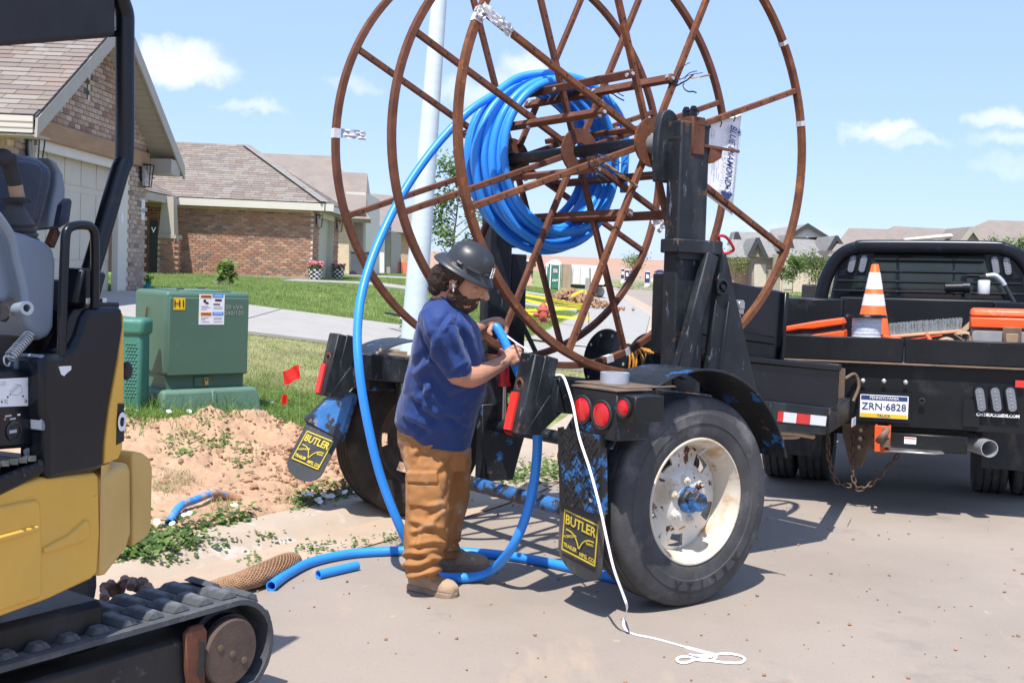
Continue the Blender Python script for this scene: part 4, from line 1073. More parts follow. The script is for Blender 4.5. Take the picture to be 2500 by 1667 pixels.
# hanging brackets under the left rail
mb=MB();mb.box((-.895,-.15,.80),(.012,.24,.17));mb.box((-.93,-.27,.80),(.06,.02,.17));build('hanger_bracket',mb,M['worn_black'],trailer,bevel=.003)
mb=MB();mb.cyl((-.90,-.12,1.055),(-1.02,-.12,1.055),.022,14);mb.cyl((-.898,-.12,1.055),(-.902,-.12,1.055),.016,14,0)
build('pipe_stub',mb,M['hitch'],trailer)
mb=MB();mb.box((-.96,-.30,1.055),(.05,.24,.02),rotm('X',RS));mb.box((-.975,-.30,1.075),(.05,.18,.022),rotm('X',RS))
build('wood_scrap',mb,M['weather_wood'],trailer,bevel=.004)
# wheels: tread, sidewall, deep dished rim, disc with hand holes, nuts, blue hub cap
def arc_pts(c,r,a0,a1,n):return[(c[0]+r*math.cos(a),c[1]+r*math.sin(a))for a in np.linspace(a0,a1,n)]
def make_wheel(sx):
    rt=np.array([0,0,0.])
    R_,W2=.503,.12
    prof=[(.302,-.112),(.33,-.121),(.37,-.124),(.375,-.1285),(.42,-.128),(.425,-.124),(.468,-.117),(.488,-.108),(R_-.004,-.094)]
    for g in(-.058,-.02,.02,.058):
        prof+=[(R_,g-.017),(R_,g-.0045),(R_-.011,g-.0035),(R_-.011,g+.0035),(R_,g+.0045)]
    prof+=[(R_,.078),(R_-.004,.094),(.488,.108),(.468,.117),(.425,.124),(.42,.128),(.375,.1285),(.37,.124),(.33,.121),(.302,.112)]
    prof+=[(.29,.10),(.29,-.10),prof[0]]
    DK=pbr('dark_rim',(.11,.085,.065),.9,var=.3,spots=[((.045,.04,.037),.5,5,.2)])if sx<0 else None  # rim and disc of the left wheel in a darker brown tone
    W=build('wheel',MB().lathe(prof,ax=(1,0,0),n=96),M['tyre']if sx>0 else M['tyre_muddy'],trailer,sharp=28)
    W.name='tyre'
    rim=[(.3005,.118),(.305,.112),(.302,.104),(.292,.098),(.278,.085),(.268,.05),(.262,-.02),(.268,-.07),(.29,-.098),(.3005,-.108),(.296,-.112),
           (.284,-.098),(.26,-.072),(.254,-.02),(.260,.045),(.270,.08),(.285,.10),(.294,.118),(.3005,.118)]
    rimo=build('rim',MB().lathe(rim,ax=(1,0,0),n=72),DK or M['rim_plain'],W,sharp=30)
    # disc with five hand holes
    n=60;mb=MB();rings=[(.062,.052),(.10,.050),(.135,.040),(.150,.018),(.175,.004),(.235,-.004),(.256,-.016)]
    vs=[]
    for back in(0,.010):
        for r,h in rings:
            for k in range(n):
                a=2*math.pi*k/n;vs.append((h-back,r*math.cos(a),r*math.sin(a)))
    m=len(rings);fs=[]
    hole=lambda i,k:i==4 and(k%12)in(3,4,5,6)
    for i in range(m-1):
        for k in range(n):
            l=(k+1)%n
            if hole(i,k):continue
            fs.append((i*n+k,(i+1)*n+k,(i+1)*n+l,i*n+l))
            b=m*n;fs.append((b+i*n+k,b+i*n+l,b+(i+1)*n+l,b+(i+1)*n+k))
    mb.add(vs,fs);disc=build('wheel_disc',mb,DK or M['rim'],W,sharp=40)
    for k in range(6):
        a=2*math.pi*(k+.35)/6;y,z=.098*math.cos(a),.098*math.sin(a)
        mb=MB();mb.cyl((.045,y,z),(.066,y,z),.019,6);mb.cyl((.066,y,z),(.082,y,z),.0095,10);mb.cyl((.046,y,z),(.054,y,z),.024,14)
        build('lug_nut',mb,M['rim'],W,sharp=30)
    mb=MB();mb.lathe([(.062,.02),(.062,.082),(.054,.092),(.044,.094),(.044,.130),(.038,.136),(.0001,.138)],ax=(1,0,0),n=28)
    hub=build('hub_cap',mb,M['blue_black'],W,sharp=30)
    mb=MB()
    for k in range(5):
        a=2*math.pi*k/5;mb.cyl((.09,.053*math.cos(a),.053*math.sin(a)),(.099,.053*math.cos(a),.053*math.sin(a)),.006,6)
    mb.lathe([(.0445,.112),(.0445,.139),(.039,.145),(.0001,.147)],ax=(1,0,0),n=28)
    build('hub_face',mb,M['blue_black'],hub,sharp=30)
    mb=MB();mb.tube(spline([(.03,.15,.165),(.05,.19,.18),(.075,.20,.19)],6),.006,6);build('valve_stem',mb,M['steel'],W)
    if sx>0: # raised lettering low on the sidewall
        mb=MB();txt='XZILEX'
        for k,ch in enumerate(txt):
            a=rad(-128+k*12)
            er=np.array([0,math.cos(a),math.sin(a)])
            mb.merge(text_mb(ch,.062,np.array([.1275,0,0])+er*.40,(0,math.sin(a),-math.cos(a)),er,.003,.002))
        build('lettering',mb,M['rubber_dark'],W)
    return W
for sx in(1,-1):
    w=make_wheel(sx);w.location=(sx*1.228,0,.503)
    w.rotation_euler=(rad(20)if sx>0 else rad(40),0,0 if sx>0 else math.pi)
    w.name='wheel' if sx>0 else 'wheel.001'
# fenders of bent plate, diamond plate skirts, mud flaps
def diamond(mb,o,ex,ey,w,h,nz,step=.040):
    """raised treads on a plate"""
    ex,ey,nz,o=[np.array(q,float)for q in(ex,ey,nz,o)]
    i=0;v=step*.5
    while v<h-.01:
        u=step*.4+(step*.5 if i%2 else 0)
        while u<w-.012:
            s=1 if((int(u/step)+i)%2)else-1
            d=(ex*.7+ey*s*.75);d/=np.linalg.norm(d)
            c=o+ex*u+ey*v+nz*.0012
            mb.bar(c-d*.013,c+d*.013,.006,.004,up=nz)
            u+=step
        v+=step*.55;i+=1
for sx in(1,-1):
    cy,cz,Rf=-.05,.50,.637
    x0,x1=(1.06,1.405)if sx>0 else(-1.40,-1.06)
    a0,a1=rad(17),rad(152 if sx>0 else 149)
    sect=[]
    out_,inn=arc_pts((cy,cz),Rf,a0,a1,40),arc_pts((cy,cz),Rf-.006,a0,a1,40)
    mb=MB();n=len(out_)
    for x in(x0,x1):
        mb.v+=[(x,y,z)for y,z in out_]+[(x,y,z)for y,z in inn]
    b=2*n
    F=[]
    for k in range(n-1):
        F+=[(k,k+1,b+k+1,b+k),(n+k,b+n+k,b+n+k+1,n+k+1),(k,n+k,n+k+1,k+1),(b+k,b+k+1,b+n+k+1,b+n+k)]
    F+=[(0,b,b+n,n),(n-1,2*n-1,b+2*n-1,b+n-1)]
    mb.f=F;mb.m=[0]*len(F);mb.rnd=[0]*len(F)
    xl=x1 if sx>0 else x0 # a lip along the outer edge
    mb.tube([(xl,y,z)for y,z in arc_pts((cy,cz),Rf-.003,a0,a1,40)],.006,6)
    fen=build('fender',mb,M['black_blue'],trailer,sharp=40)
    if sx>0:fen.data.materials[0]=M['black_blue']
    top,bot,fb=(-.645,.855),(-.60,.495),(-.575,.175)
    if sx>0:TL_,TR_,BR_,BL_=[np.array(q)for q in((1.075,-.645,.855),(1.372,-.645,.855),(1.345,-.60,.495),(1.052,-.60,.495))];fA,fB=np.array([1.005,-.575,.195]),np.array([1.305,-.575,.20])
    else:TL_,TR_,BR_,BL_=[np.array(q)for q in((-1.38,-.48,.815),(-1.06,-.52,.82),(-1.06,-.61,.54),(-1.38,-.70,.63))];fA,fB=np.array([-1.40,-.83,.37]),np.array([-1.05,-.765,.265])
    ex=(TR_+BR_-TL_-BL_);ex/=np.linalg.norm(ex);d=(BL_+BR_-TL_-TR_);d-=ex*(d@ex);L=np.linalg.norm(d)/2;d/=np.linalg.norm(d);nz=np.cross(ex,d);nz=nz if nz[1]<0 else-nz
    mb=MB();mb.slab([TL_,TR_,BR_,BL_],-nz*.006);diamond(mb,TL_+ex*.01,ex,d,np.linalg.norm(TR_-TL_)-.01,L,nz)
    for p_,q_ in((TL_,BL_),(TR_,BR_)):mb.bar(p_-nz*.018,q_-nz*.018,.005,.034,up=nz)
    sk=build('fender_skirt',mb,M['skirt' if sx>0 else 'blue_black'],trailer)
    mb=MB();c=BR_-d*.06-ex*.06;mb.cyl(c,c+nz*.008,.010,6);build('bolt',mb,M['galv'],sk)
    # flap
    o=(BL_+BR_)/2-d*.03-nz*.012;fe=(fA+fB)/2;df=fe-o;Lf=np.linalg.norm(df);df/=Lf
    ex=(fB-fA)+(BR_-BL_);ex-=df*(ex@df);ex/=np.linalg.norm(ex);nf=np.cross(ex,df);nf=nf if nf[1]<0 else-nf
    hw=.156;poly=[(-hw,0),(hw,0),(hw,Lf-.06)]+[(hw*math.cos(t),Lf-.06+.09*math.sin(t))for t in np.linspace(.25,math.pi-.25,9)]+[(-hw,Lf-.06)]
    mb=MB();V=[o+ex*a+df*b_-nf*(.018*(b_/Lf)**2)for a,b_ in poly];mb.slab(V,-nf*.008)
    fl=build('mud_flap',mb,M['flap'],trailer,bevel=.002)
    c=o+df*(Lf*.50)+nf*.002-nf*.006;ey=-df
    mb=MB()
    for a,b_,w_,h_ in((0,.095,.235,.007),(0,-.095,.235,.007),(-.117,0,.007,.197),(.117,0,.007,.197)):
        mb.bar(c+ex*a+ey*b_-(ex*w_/2 if w_>h_ else ey*h_/2),c+ex*a+ey*b_+(ex*w_/2 if w_>h_ else ey*h_/2),min(w_,h_),.002,up=nf)
    mb.merge(text_mb('BUTLER',.062,c+ex*0+ey*.054,ex,ey,.002,.0016))
    for s_,tx in((-1,'N.CAROLINA'),(1,'IDAHO')): # two wings meeting in a point
        P=[c+ex*(s_*u)+ey*v for u,v in((.002,-.055),(.018,-.025),(.040,-.004),(.066,.006),(.098,.008))]
        mb.merge(strip_mb(spline(P,4),.0055,nf,.002))
        if s_<0:mb.merge(text_mb(tx,.016,c+ex*(s_*.066)+ey*-.016,ex+ey*.32,ey-ex*.32,.002,.0006))
        else:mb.merge(text_mb(tx,.016,c+ex*.074+ey*-.009,ex+ey*.1,ey-ex*.1,.002,.0006))
    mb.merge(text_mb('TRAILER',.026,c+ex*-.060+ey*-.068,ex,ey,.002,.001))
    mb.merge(text_mb('MFG. CO.',.026,c+ex*.064+ey*-.076,ex,ey,.002,.001))
    build('lettering',mb,M['decal_yellow'],fl)
# lamp boxes
lb=MB();lb.box((1.305,-.53,.945),(.30,.20,.215),taper=(1,1));lamp=build('lamp_box',lb,M['black_blue'],trailer,bevel=.006)
lb=MB();lb.box((1.515,-.545,.985),(.115,.17,.115));build('lamp_bracket',lb,M['black_paint'],trailer,bevel=.004)
mb=MB();mb.box((1.25,-.40,1.064),(.36,.30,.006));mb.box((1.305,-.53,1.0565),(.31,.21,.008));build('cover_plate',mb,M['hitch'],trailer,bevel=.002)
def round_lamp(name,c,n,r,col,parent):
    c=np.array(c,float);n=np.array(n,float)/np.linalg.norm(n)
    o=build(name,MB().lathe([(r*1.20,-.002),(r*1.22,.006),(r*1.16,.012),(r*1.0,.010),(r*1.0,.002)],c,n,32),M['rubber_dark'],parent)
    build('lens',MB().lathe([(r*1.0,.004),(r*.94,.011),(r*.7,.0155),(r*.35,.0175),(.0001,.018)],c,n,32),M[col],o)
    return o
round_lamp('tail_lamp',(1.234,-.632,.955),(0,-1,0),.055,'red_lens',trailer)
round_lamp('tail_lamp',(1.366,-.632,.945),(0,-1,0),.055,'red_lens',trailer)
round_lamp('side_lamp',(1.505,-.632,.990),(0,-1,0),.036,'red_lens',trailer)
lb=MB();lb.box((1.03,-.55,.715),(.075,.05,.085));build('lamp_box',lb,M['black_paint'],trailer,bevel=.004)
round_lamp('tail_lamp',(1.035,-.577,.715),(0,-1,0),.024,'red_lens',trailer)
lb=MB();lb.box((-1.16,-.36,.92),(.34,.20,.17));build('lamp_box',lb,M['black_blue'],trailer,bevel=.006)
round_lamp('tail_lamp',(-1.09,-.463,.945),(0,-1,-.1),.05,'red_lens',trailer)
# lifting posts with saddles for the reel shaft
for sx in(1,-1):
    x=sx*.905;y0=.30 if sx>0 else.415
    zb,zt=(.30,2.36)if sx>0 else(.24,2.36)
    mb=MB();mb.box((x,y0,(zb+zt)/2),(.10,.205 if sx>0 else.18,zt-zb));post=build('post',mb,M['worn_black'],trailer,bevel=.010,segs=2)
    mb=MB()
    if sx>0:
        mb.box((x+.06,y0,1.70),(.02,.23,.09));mb.box((x+.03,y0+.02,1.725),(.13,.33,.07))
        build('clamp_band',mb,M['worn_black'],trailer,bevel=.006)
        mb=MB();mb.bar((x+.085,.40,1.69),(x+.085,.20,1.06),.05,.085,up=(0,1,0));build('brace',mb,M['worn_black'],trailer,bevel=.006)
        mb=MB();mb.prism([(.50,1.70),(.545,1.70),(.86,.88),(.50,.92),(.43,1.02)],(x+.02,0,0),(0,1,0),(0,0,1),.045)
        tri=build('gusset',mb,M['worn_black'],trailer,bevel=.006)
        mb=MB();mb.bar((x+.075,.565,1.45),(x+.075,.50,.96),.006,.012);mb.bar((x-.02,.545,1.71),(x-.02,.86,.89),.09,.012,up=(0,1,.4));build('rib',mb,M['worn_black'],tri,bevel=.002)
        mb=MB();mb.lathe([(.045,0),(.045,.022),(.036,.026),(.030,.024),(.030,.010),(.014,.010),(.014,.028),(.0001,.03)],(x+.065,.50,1.525),(1,0,0),24);build('pivot_boss',mb,M['worn_black'],tri)
        mb=MB();P=[(x+.05,.52,1.72),(x+.05,.50,1.765),(x+.06,.49,1.79),(x+.07,.53,1.785),(x+.07,.585,1.735),(x+.06,.59,1.715),(x+.05,.54,1.70)]
        mb.tube(spline(P,4,closed=True),.008,7,closed=True);build('pin_handle',mb,M['red_paint'],trailer)
        # saddle: rounded plate, angle iron latch, lugs, handle
        mb=MB();mb.prism([(.13,2.05),(.245,2.05),(.255,2.33)]+[(.20+.062*math.cos(t),2.36+.06*math.sin(t))for t in np.linspace(.1,math.pi-.1,9)]+[(.125,2.30),(.12,2.2)],(x-.085,0,0),(0,1,0),(0,0,1),.045)
        sad=build('saddle_plate',mb,M['worn_black'],trailer,bevel=.006)
        mb=MB();mb.box((x+.052,.315,2.29),(.012,.085,.19));mb.box((x+.01,.272,2.29),(.09,.012,.19));build('latch_iron',mb,M['rust'],trailer,bevel=.003)
        mb=MB()
        for q in(-.022,.03):mb.prism([(.27,2.37),(.31,2.37),(.31,2.425),(.30,2.44),(.28,2.44),(.27,2.425)],(x+q,0,0),(0,1,0),(0,0,1),.014)
        mb.cyl((x-.04,.29,2.42),(x+.06,.29,2.42),.006,8);mb.cyl((x+.05,.31,2.345),(x+.05,.40,2.345),.009,8)
        mb.tube(spline([(x+.06,.29,2.42),(x+.065,.30,2.405),(x+.062,.28,2.385),(x+.06,.27,2.40)],4),.003,5);build('latch_pin',mb,M['worn_black'],trailer)
        mb=MB();mb.bar((x+.05,.36,2.245),(x+.07,.60,2.235),.014,.014);mb.prism([(.40,2.24),(.49,2.24),(.48,2.19),(.42,2.16),(.40,2.16)],(x+.03,0,0),(0,1,0),(0,0,1),.03);build('latch_handle',mb,M['rust'],trailer)
    else:
        mb=MB();mb.box((x,.57,1.30),(.085,.13,.82));mb.box((x+.01,.54,1.93),(.05,.12,.05));mb.box((x,.54,1.80),(.06,.10,.1))
        build('lift_arm',mb,M['black_paint'],trailer,bevel=.008)
        mb=MB();mb.cyl((x+.043,.575,1.42),(x+.06,.575,1.42),.04,20);mb.cyl((x+.043,.575,1.42),(x+.066,.575,1.42),.018,12);build('pivot_boss',mb,M['worn_black'],trailer)
        mb=MB();mb.prism([(.28,.74),(.68,.74),(.68,.66),(.60,.42),(.545,.24),(.36,.24),(.30,.45)],(x+.055,0,0),(0,1,0),(0,0,1),.02)
        build('foot_plate',mb,M['black_blue'],trailer,bevel=.004)
        mb=MB();mb.cyl((x+.12,.40,1.08),(x+.12,.42,.86),.035,14);mb.lathe([(.042,0),(.042,.02)],(x+.12,.42,.86),(0,0,1),14)
        cy=build('hydraulic_cylinder',mb,M['red_paint'],trailer)
        mb=MB();mb.cyl((x+.12,.42,.86),(x+.12,.42,.56),.012,10);mb.cyl((x+.145,.41,.9),(x+.145,.42,.56),.006,8);build('rod',mb,M['steel'],cy)
        mb=MB();mb.prism([(.125+.2,2.05),(.245+.2,2.05),(.255+.2,2.33),(.40,2.42),(.34,2.40),(.325,2.3)],(x+.06,0,0),(0,1,0),(0,0,1),.035);build('saddle_plate',mb,M['worn_black'],trailer,bevel=.006)
        mb=MB();mb.bar((x+.03,.62,1.25),(x+.03,.80,.97),.012,.03);build('hydraulic_hose',mb,M['rubber_dark'],trailer)
# drawbar: the two rails draw together to the hitch
for sx in(-1,1):
    mb=MB();mb.bar((sx*.95,1.405,rz_top(1.405)-.078),(sx*.14,2.72,rz_top(2.0)-.06),.09,.15);d_=build('drawbar_rail',mb,M['worn_black'],trailer,bevel=.006)
    if sx>0:
        mb=MB();mb.bar((.755,1.812,.735),(.62,2.03,.722),.003,.05);d2=build('reflective_tape',mb,M['white_ref'],d_)
        d2.location=(.068,.042,0)
        for k,(ya,yb)in enumerate(((.96,1.005),(1.005,1.115),(1.115,1.235),(1.235,1.375))):
            mb=MB();mb.bar((1.0025,ya,rz_top(ya)-.077),(1.0025,yb-.001,rz_top(yb)-.077),.004,.055)
            build('reflective_tape',mb,M['red_tape' if k in(0,2)else 'white_ref'],trailer)
for y in(.62,1.36):
    mb=MB();mb.bar((-.9,y,rz_top(y)-.075),(.9,y,rz_top(y)-.075),.08,.10);build('cross_member',mb,M['worn_black'],trailer,bevel=.005)
mb=MB();mb.tube(spline([(.93,.55,.76),(.90,.9,.715),(.87,1.3,.69),(.5,1.5,.67)],6),.016,8);mb.tube(spline([(.97,.8,.745),(.96,1.1,.73),(.93,1.36,.69)],5),.014,8);build('brake_hose',mb,M['weather_wood'],trailer)
mb=MB();mb.prism([(0,0),(.24,-.01),(.235,-.25),(.185,-.40),(.09,-.40),(.02,-.20)],(.085,2.74,.725),(1,0,0),(0,0,1),.02);mb.box((.30,2.80,.60),(.014,.12,.30));mb.box((.20,2.72,.66),(.2,.10,.12))
hp_=build('hitch_plate',mb,M['hitch'],trailer,bevel=.003)
for k,(a,b)in enumerate(((.275,.645),(.27,.585),(.268,.525),(.262,.465))):
    mb=MB();mb.cyl((a,2.718,b),(a,2.70,b),.016,6 if k%2 else 14);build('bolt',mb,M['steel'],hp_)
mb=MB();mb.cyl((.26,2.76,.53),(.38,2.92,.53),.028,14);mb.lathe([(.05,-.02),(.062,0),(.05,.02),(.036,0),(.05,-.02)],(.42,2.97,.53),(0,0,1),20);build('pintle_eye',mb,M['hitch'],trailer)
mb=MB();mb.tube(spline([(.10,2.58,.80),(.2,2.64,.79),(.32,2.72,.73)],5),.012,8);build('breakaway_rod',mb,M['rubber_dark'],trailer)
mb=MB();mb.box((.33,2.35,.92),(.035,.10,.20));mb.tube(spline([(.33,2.42,.95),(.35,2.50,.98),(.37,2.52,.90),(.36,2.48,.80)],5),.011,7);build('chain_stand',mb,M['hitch'],trailer)
# safety chains: links one by one
def chain(path,pitch=.042,r=.0052,parent=None,mat='chain',a=.013):
    P=spline(path,12);L=np.concatenate([[0],np.cumsum(np.linalg.norm(np.diff(P,axis=0),axis=1))])
    first=None;k=0;s=pitch/2
    while s<L[-1]:
        c=np.array([np.interp(s,L,P[:,i])for i in range(3)]);e=np.array([np.interp(min(s+.01,L[-1]),L,P[:,i])for i in range(3)])
        t=e-c;t/=np.linalg.norm(t)+1e-9
        u=np.cross(t,(0,.3,1));u/=np.linalg.norm(u);v=np.cross(t,u)
        if k%2:u,v=v,-u
        if first is None:
            mb=MB();h=pitch*.36
            ring=[(h+a*math.cos(q),a*math.sin(q))for q in np.linspace(-math.pi/2,math.pi/2,6)]+[(-h+a*math.cos(q),a*math.sin(q))for q in np.linspace(math.pi/2,1.5*math.pi,6)]
            mb.tube([(x,y,0)for x,y in ring],r,6,closed=True);first=build('link',mb,M[mat],parent)
            o=first
        else:o=bpy.data.objects.new('link',first.data);COL.objects.link(o);o.parent=parent
        o.matrix_local=Matrix(((t[0],u[0],v[0],c[0]),(t[1],u[1],v[1],c[1]),(t[2],u[2],v[2],c[2]),(0,0,0,1)))
        s+=pitch;k+=1
ch_a=thing('safety_chain','rusty safety chain sagging from the hitch plate up to the truck','chain',tl((.2,2.7,.55)),(T_X,T_Y,T_Z))
chain([(0,0,0),(.005,.0,-.16),(.05,.0,-.36),(.12,.06,-.34),(.20,.17,-.20),(.25,.25,-.06)],parent=ch_a)
ch_b=thing('safety_chain','rusty safety chain hanging in a loop under the drawbar','chain',tl((.06,2.62,.52)),(T_X,T_Y,T_Z))
chain([(0,0,0),(.02,0,-.16),(.07,.03,-.31),(.15,.06,-.33)],parent=ch_b)
# a black deck tray and latch cabinet on the front of the trailer
mb=MB();mb.bar((.90,.62,1.02),(.90,1.60,.945),.012,.23);mb.bar((.30,1.60,.975),(.906,1.60,.975),.012,.22,up=(0,0,1));mb.bar((.6,.62,.915),(.6,1.6,.83),.62,.012);mb.bar((.29,.62,1.02),(.29,1.60,.945),.012,.23)
tray=build('deck_tray',mb,M['gloss_black'],trailer,bevel=.003)
mb=MB();mb.bar((.905,.60,1.155),(.905,1.60,1.075),.035,.03);mb.bar((.29,1.605,1.085),(.91,1.605,1.085),.035,.03);build('tray_rim',mb,M['black_paint'],tray,bevel=.004)
cab_=MB();cab_.prism([(.75,1.14),(1.545,1.07),(1.58,1.515),(.75,1.60)],(.20,0,0),(0,1,0),(0,0,1),.29)
cabn=build('tool_cabinet',cab_,M['gloss_black'],trailer,bevel=.01,segs=2)
mb=MB();mb.bar((.497,.80,1.285),(.497,1.50,1.215),.02,.05);build('ledge',mb,M['gloss_black'],cabn,bevel=.006)
mb=MB();mb.bar((.50,1.56,1.08),(.50,1.585,1.51),.035,.035,up=(0,1,0));build('corner_post',mb,M['gloss_black'],cabn,bevel=.006)
mb=MB();mb.box((.499,1.17,1.415),(.012,.085,.085));mb.box((.506,1.185,1.425),(.014,.05,.045));mb.cyl((.505,1.15,1.36),(.53,1.15,1.36),.012,10);build('latch',mb,M['steel'],cabn,bevel=.003)
mb=MB();mb.box((.4965,1.055,1.50),(.003,.055,.115));st=build('sticker',mb,M['decal_white'],cabn)
mb=MB();mb.box((.4985,1.055,1.452),(.002,.05,.012));build('sticker_band',mb,M['red_tape'],st)
# ================================================================== the big rusty reel
REEL_C=(0.0913,.2344,2.2679)
AZ=-.0064
reel=thing('cable_reel','huge open reel of rusty square tube with three spoked wheels','cable reel',tl(REEL_C),(T_X*math.cos(AZ)+T_Y*math.sin(AZ),-T_X*math.sin(AZ)+T_Y*math.cos(AZ),T_Z))
RF,SP=1.229,.601
ANG=[rad(20+45*k)for k in range(8)]
bars_at={1:.37,2:.37,5:.40,6:.40,0:.33,7:.36,3:.36,4:.40}
sq=[(-1,-1),(1,-1),(1,1),(-1,1)]
def rsq(r,b=.18):return[(-r,-r+b*r),(-r+b*r,-r),(r-b*r,-r),(r,-r+b*r),(r,r-b*r),(r-b*r,r),(-r+b*r,r),(-r,r-b*r)]
for k,x in enumerate((-SP,0,SP)):
    mt=M['rust_orange']if k==2 else M['rust']
    P=[(x,(RF-.019)*math.cos(t),(RF-.019)*math.sin(t))for t in np.linspace(0,2*math.pi,129)[:-1]]
    # built ring by ring so that the section always stands square to the axis
    mb=MB();prof=rsq(.019)
    for t in np.linspace(0,2*math.pi,129)[:-1]:
        for a,b in prof:mb.v.append((x+a,(RF-.019+b)*math.cos(t),(RF-.019+b)*math.sin(t)))
    n=len(prof)
    mb.f=[(i*n+j,i*n+(j+1)%n,((i+1)%128)*n+(j+1)%n,((i+1)%128)*n+j)for i in range(128)for j in range(n)]
    mb.m=[0]*len(mb.f);mb.rnd=[0]*len(mb.f)
    ring=build('ring',mb,mt,reel,sharp=30)
    mb=MB();mb.lathe([(.048,-.006),(.130,-.006),(.130,.006),(.048,.006),(.048,-.006)],(x+.022*(1 if k else-1)*(1 if k==2 else 1),0,0),(1,0,0),40)
    build('hub_plate',mb,mt,reel,sharp=30)
    for j,a in enumerate(ANG):
        c,s=math.cos(a),math.sin(a)
        mb=MB();mb.bar((x,.095*c,.095*s),(x,(RF-.036)*c,(RF-.036)*s),.032,.032,up=(0,-s,c));spk=build('spoke',mb,mt,reel,bevel=.004)
        mb=MB() # drilled bolt holes along the outer face
        for r in np.arange(.30,RF-.1,.115):mb.lathe([(.0058,0),(.0058,.0016),(.0001,.0016)],(x+.0158,r*c,r*s),(1,0,0),8)
        build('bolt_holes',mb,M['rubber_dark'],spk)
# drum bars bolted through the spokes
for j,r in bars_at.items():
    a=ANG[j];c,s=math.cos(a),math.sin(a);off=.034
    p=np.array([0,(r)*c-off*s,(r)*s+off*c])
    mb=MB();mb.bar(p+[-SP-.06,0,0],p+[SP+.02,0,0],.032,.045,up=(0,c,s));bar_=build('drum_bar',mb,M['rust'],reel,bevel=.004)
    for x in(-SP,0,SP):
        mb=MB();q=p+np.array([x,0,0]);nrm=np.array([0,-s,c])*(1 if True else-1)
        mb.cyl(q+nrm*.016,q+nrm*.026,.011,6);mb.cyl(q+[.016,0,0],q+[.028,0,0],.010,6);build('bolt',mb,M['galv'],bar_)
# inner stub spokes and braces by the far hub
mb=MB();mb.cyl((-SP-.34,0,0),(SP+.26,0,0),.034,24);build('shaft',mb,M['shaft'],reel)
mb=MB();mb.pipe([(SP+.0,0,-.012),(SP+.145,0,-.012)],.056,.049,28);build('collar',mb,M['grey_pvc'],reel,sharp=30)
mb=MB();mb.pipe([(-SP-.20,0,-.012),(-SP-.02,0,-.012)],.062,.054,28);build('collar',mb,M['grey_pvc'],reel,sharp=30)
# scraps of silver tape on the wheels
def tape_wrap(k,ang,w,tail=None,name='tape_wrap'):
    x=(-SP,0,SP)[k];mb=MB()
    for t0 in np.linspace(ang-w/RF/2,ang+w/RF/2,5)[:-1]:
        t1=t0+w/RF/4
        for a,b,c_,d_ in((-.0205,-.0205,.0205,-.0205),(.0205,-.0205,.0205,.0205),(.0205,.0205,-.0205,.0205),(-.0205,.0205,-.0205,-.0205)):
            q=[]
            for t,(u,v)in((t0,(a,b)),(t0,(c_,d_)),(t1,(c_,d_)),(t1,(a,b))):
                q.append((x+u,(RF-.019+v)*math.cos(t),(RF-.019+v)*math.sin(t)))
            mb.poly3(q)
    return build(name,mb,M['silver_tape'],reel,sharp=20)
def ploc(px,py,k):
    """pixel to reel coordinates in the plane of wheel k"""
    x=REEL_C[0]+(-SP,0,SP)[k];P=hit(px,py,tl((x,0,0)),T_X);q=tloc(P)
    return np.array([(-SP,0,SP)[k],q[1]-REEL_C[1],q[2]-REEL_C[2]])
def crumple(path,w,nrm,amp,seed,mat='silver_tape',name='tape_tail',parent=None):
    P=spline(path,6);N=len(P);mb=MB();T=np.gradient(P,axis=0);T/=np.linalg.norm(T,axis=1)[:,None]
    nrm=np.array(nrm,float);m=6
    for i in range(N):
        x=np.cross(T[i],nrm);x/=np.linalg.norm(x)
        for j in range(m+1):
            d=noise.noise((i*.45+seed,j*.9,seed))*amp
            mb.v.append(tuple(P[i]+x*(w*(j/m-.5))+nrm*d))
    for i in range(N-1):
        for j in range(m):mb.f.append((i*(m+1)+j,i*(m+1)+j+1,(i+1)*(m+1)+j+1,(i+1)*(m+1)+j))
    mb.m=[0]*len(mb.f);mb.rnd=[0]*len(mb.f)
    return build(name,mb,M[mat],parent or reel,sharp=25)
a0=math.atan2(*(ploc(816,325,0)[[2,1]]));tape_wrap(0,a0,.052)
crumple([ploc(830,325,0),ploc(865,328,0),ploc(893,331,0)],.05,(1,0,0),.012,3)
a0=math.atan2(*(ploc(1172,30,2)[[2,1]]));tape_wrap(2,a0+.01,.075)
crumple([ploc(1172,18,2)+[.03,0,0],ploc(1200,45,2)+[.035,0,0],ploc(1225,65,2)+[.03,0,0],ploc(1246,82,2)+[.024,0,0]],.055,(1,0,0),.03,8)
crumple([ploc(1160,22,2)+[.022,0,0],ploc(1172,38,2)+[.03,0,0],ploc(1180,48,2)+[.02,0,0]],.05,(1,0,0),.04,12)
for(px,py,w)in((1960,302,.03),(1922,98,.025)):
    a0=math.atan2(*(ploc(px,py,2)[[2,1]]));tape_wrap(2,a0,w)
for(px,py,k,w)in((1470,783,1,.055),(1502,752,1,.045)):
    a0=math.atan2(*(ploc(px,py,k)[[2,1]]));tape_wrap(k,a0,w)
crumple([ploc(1592,533,1),ploc(1606,545,1),ploc(1617,560,1)],.07,(1,0,0),.03,21)
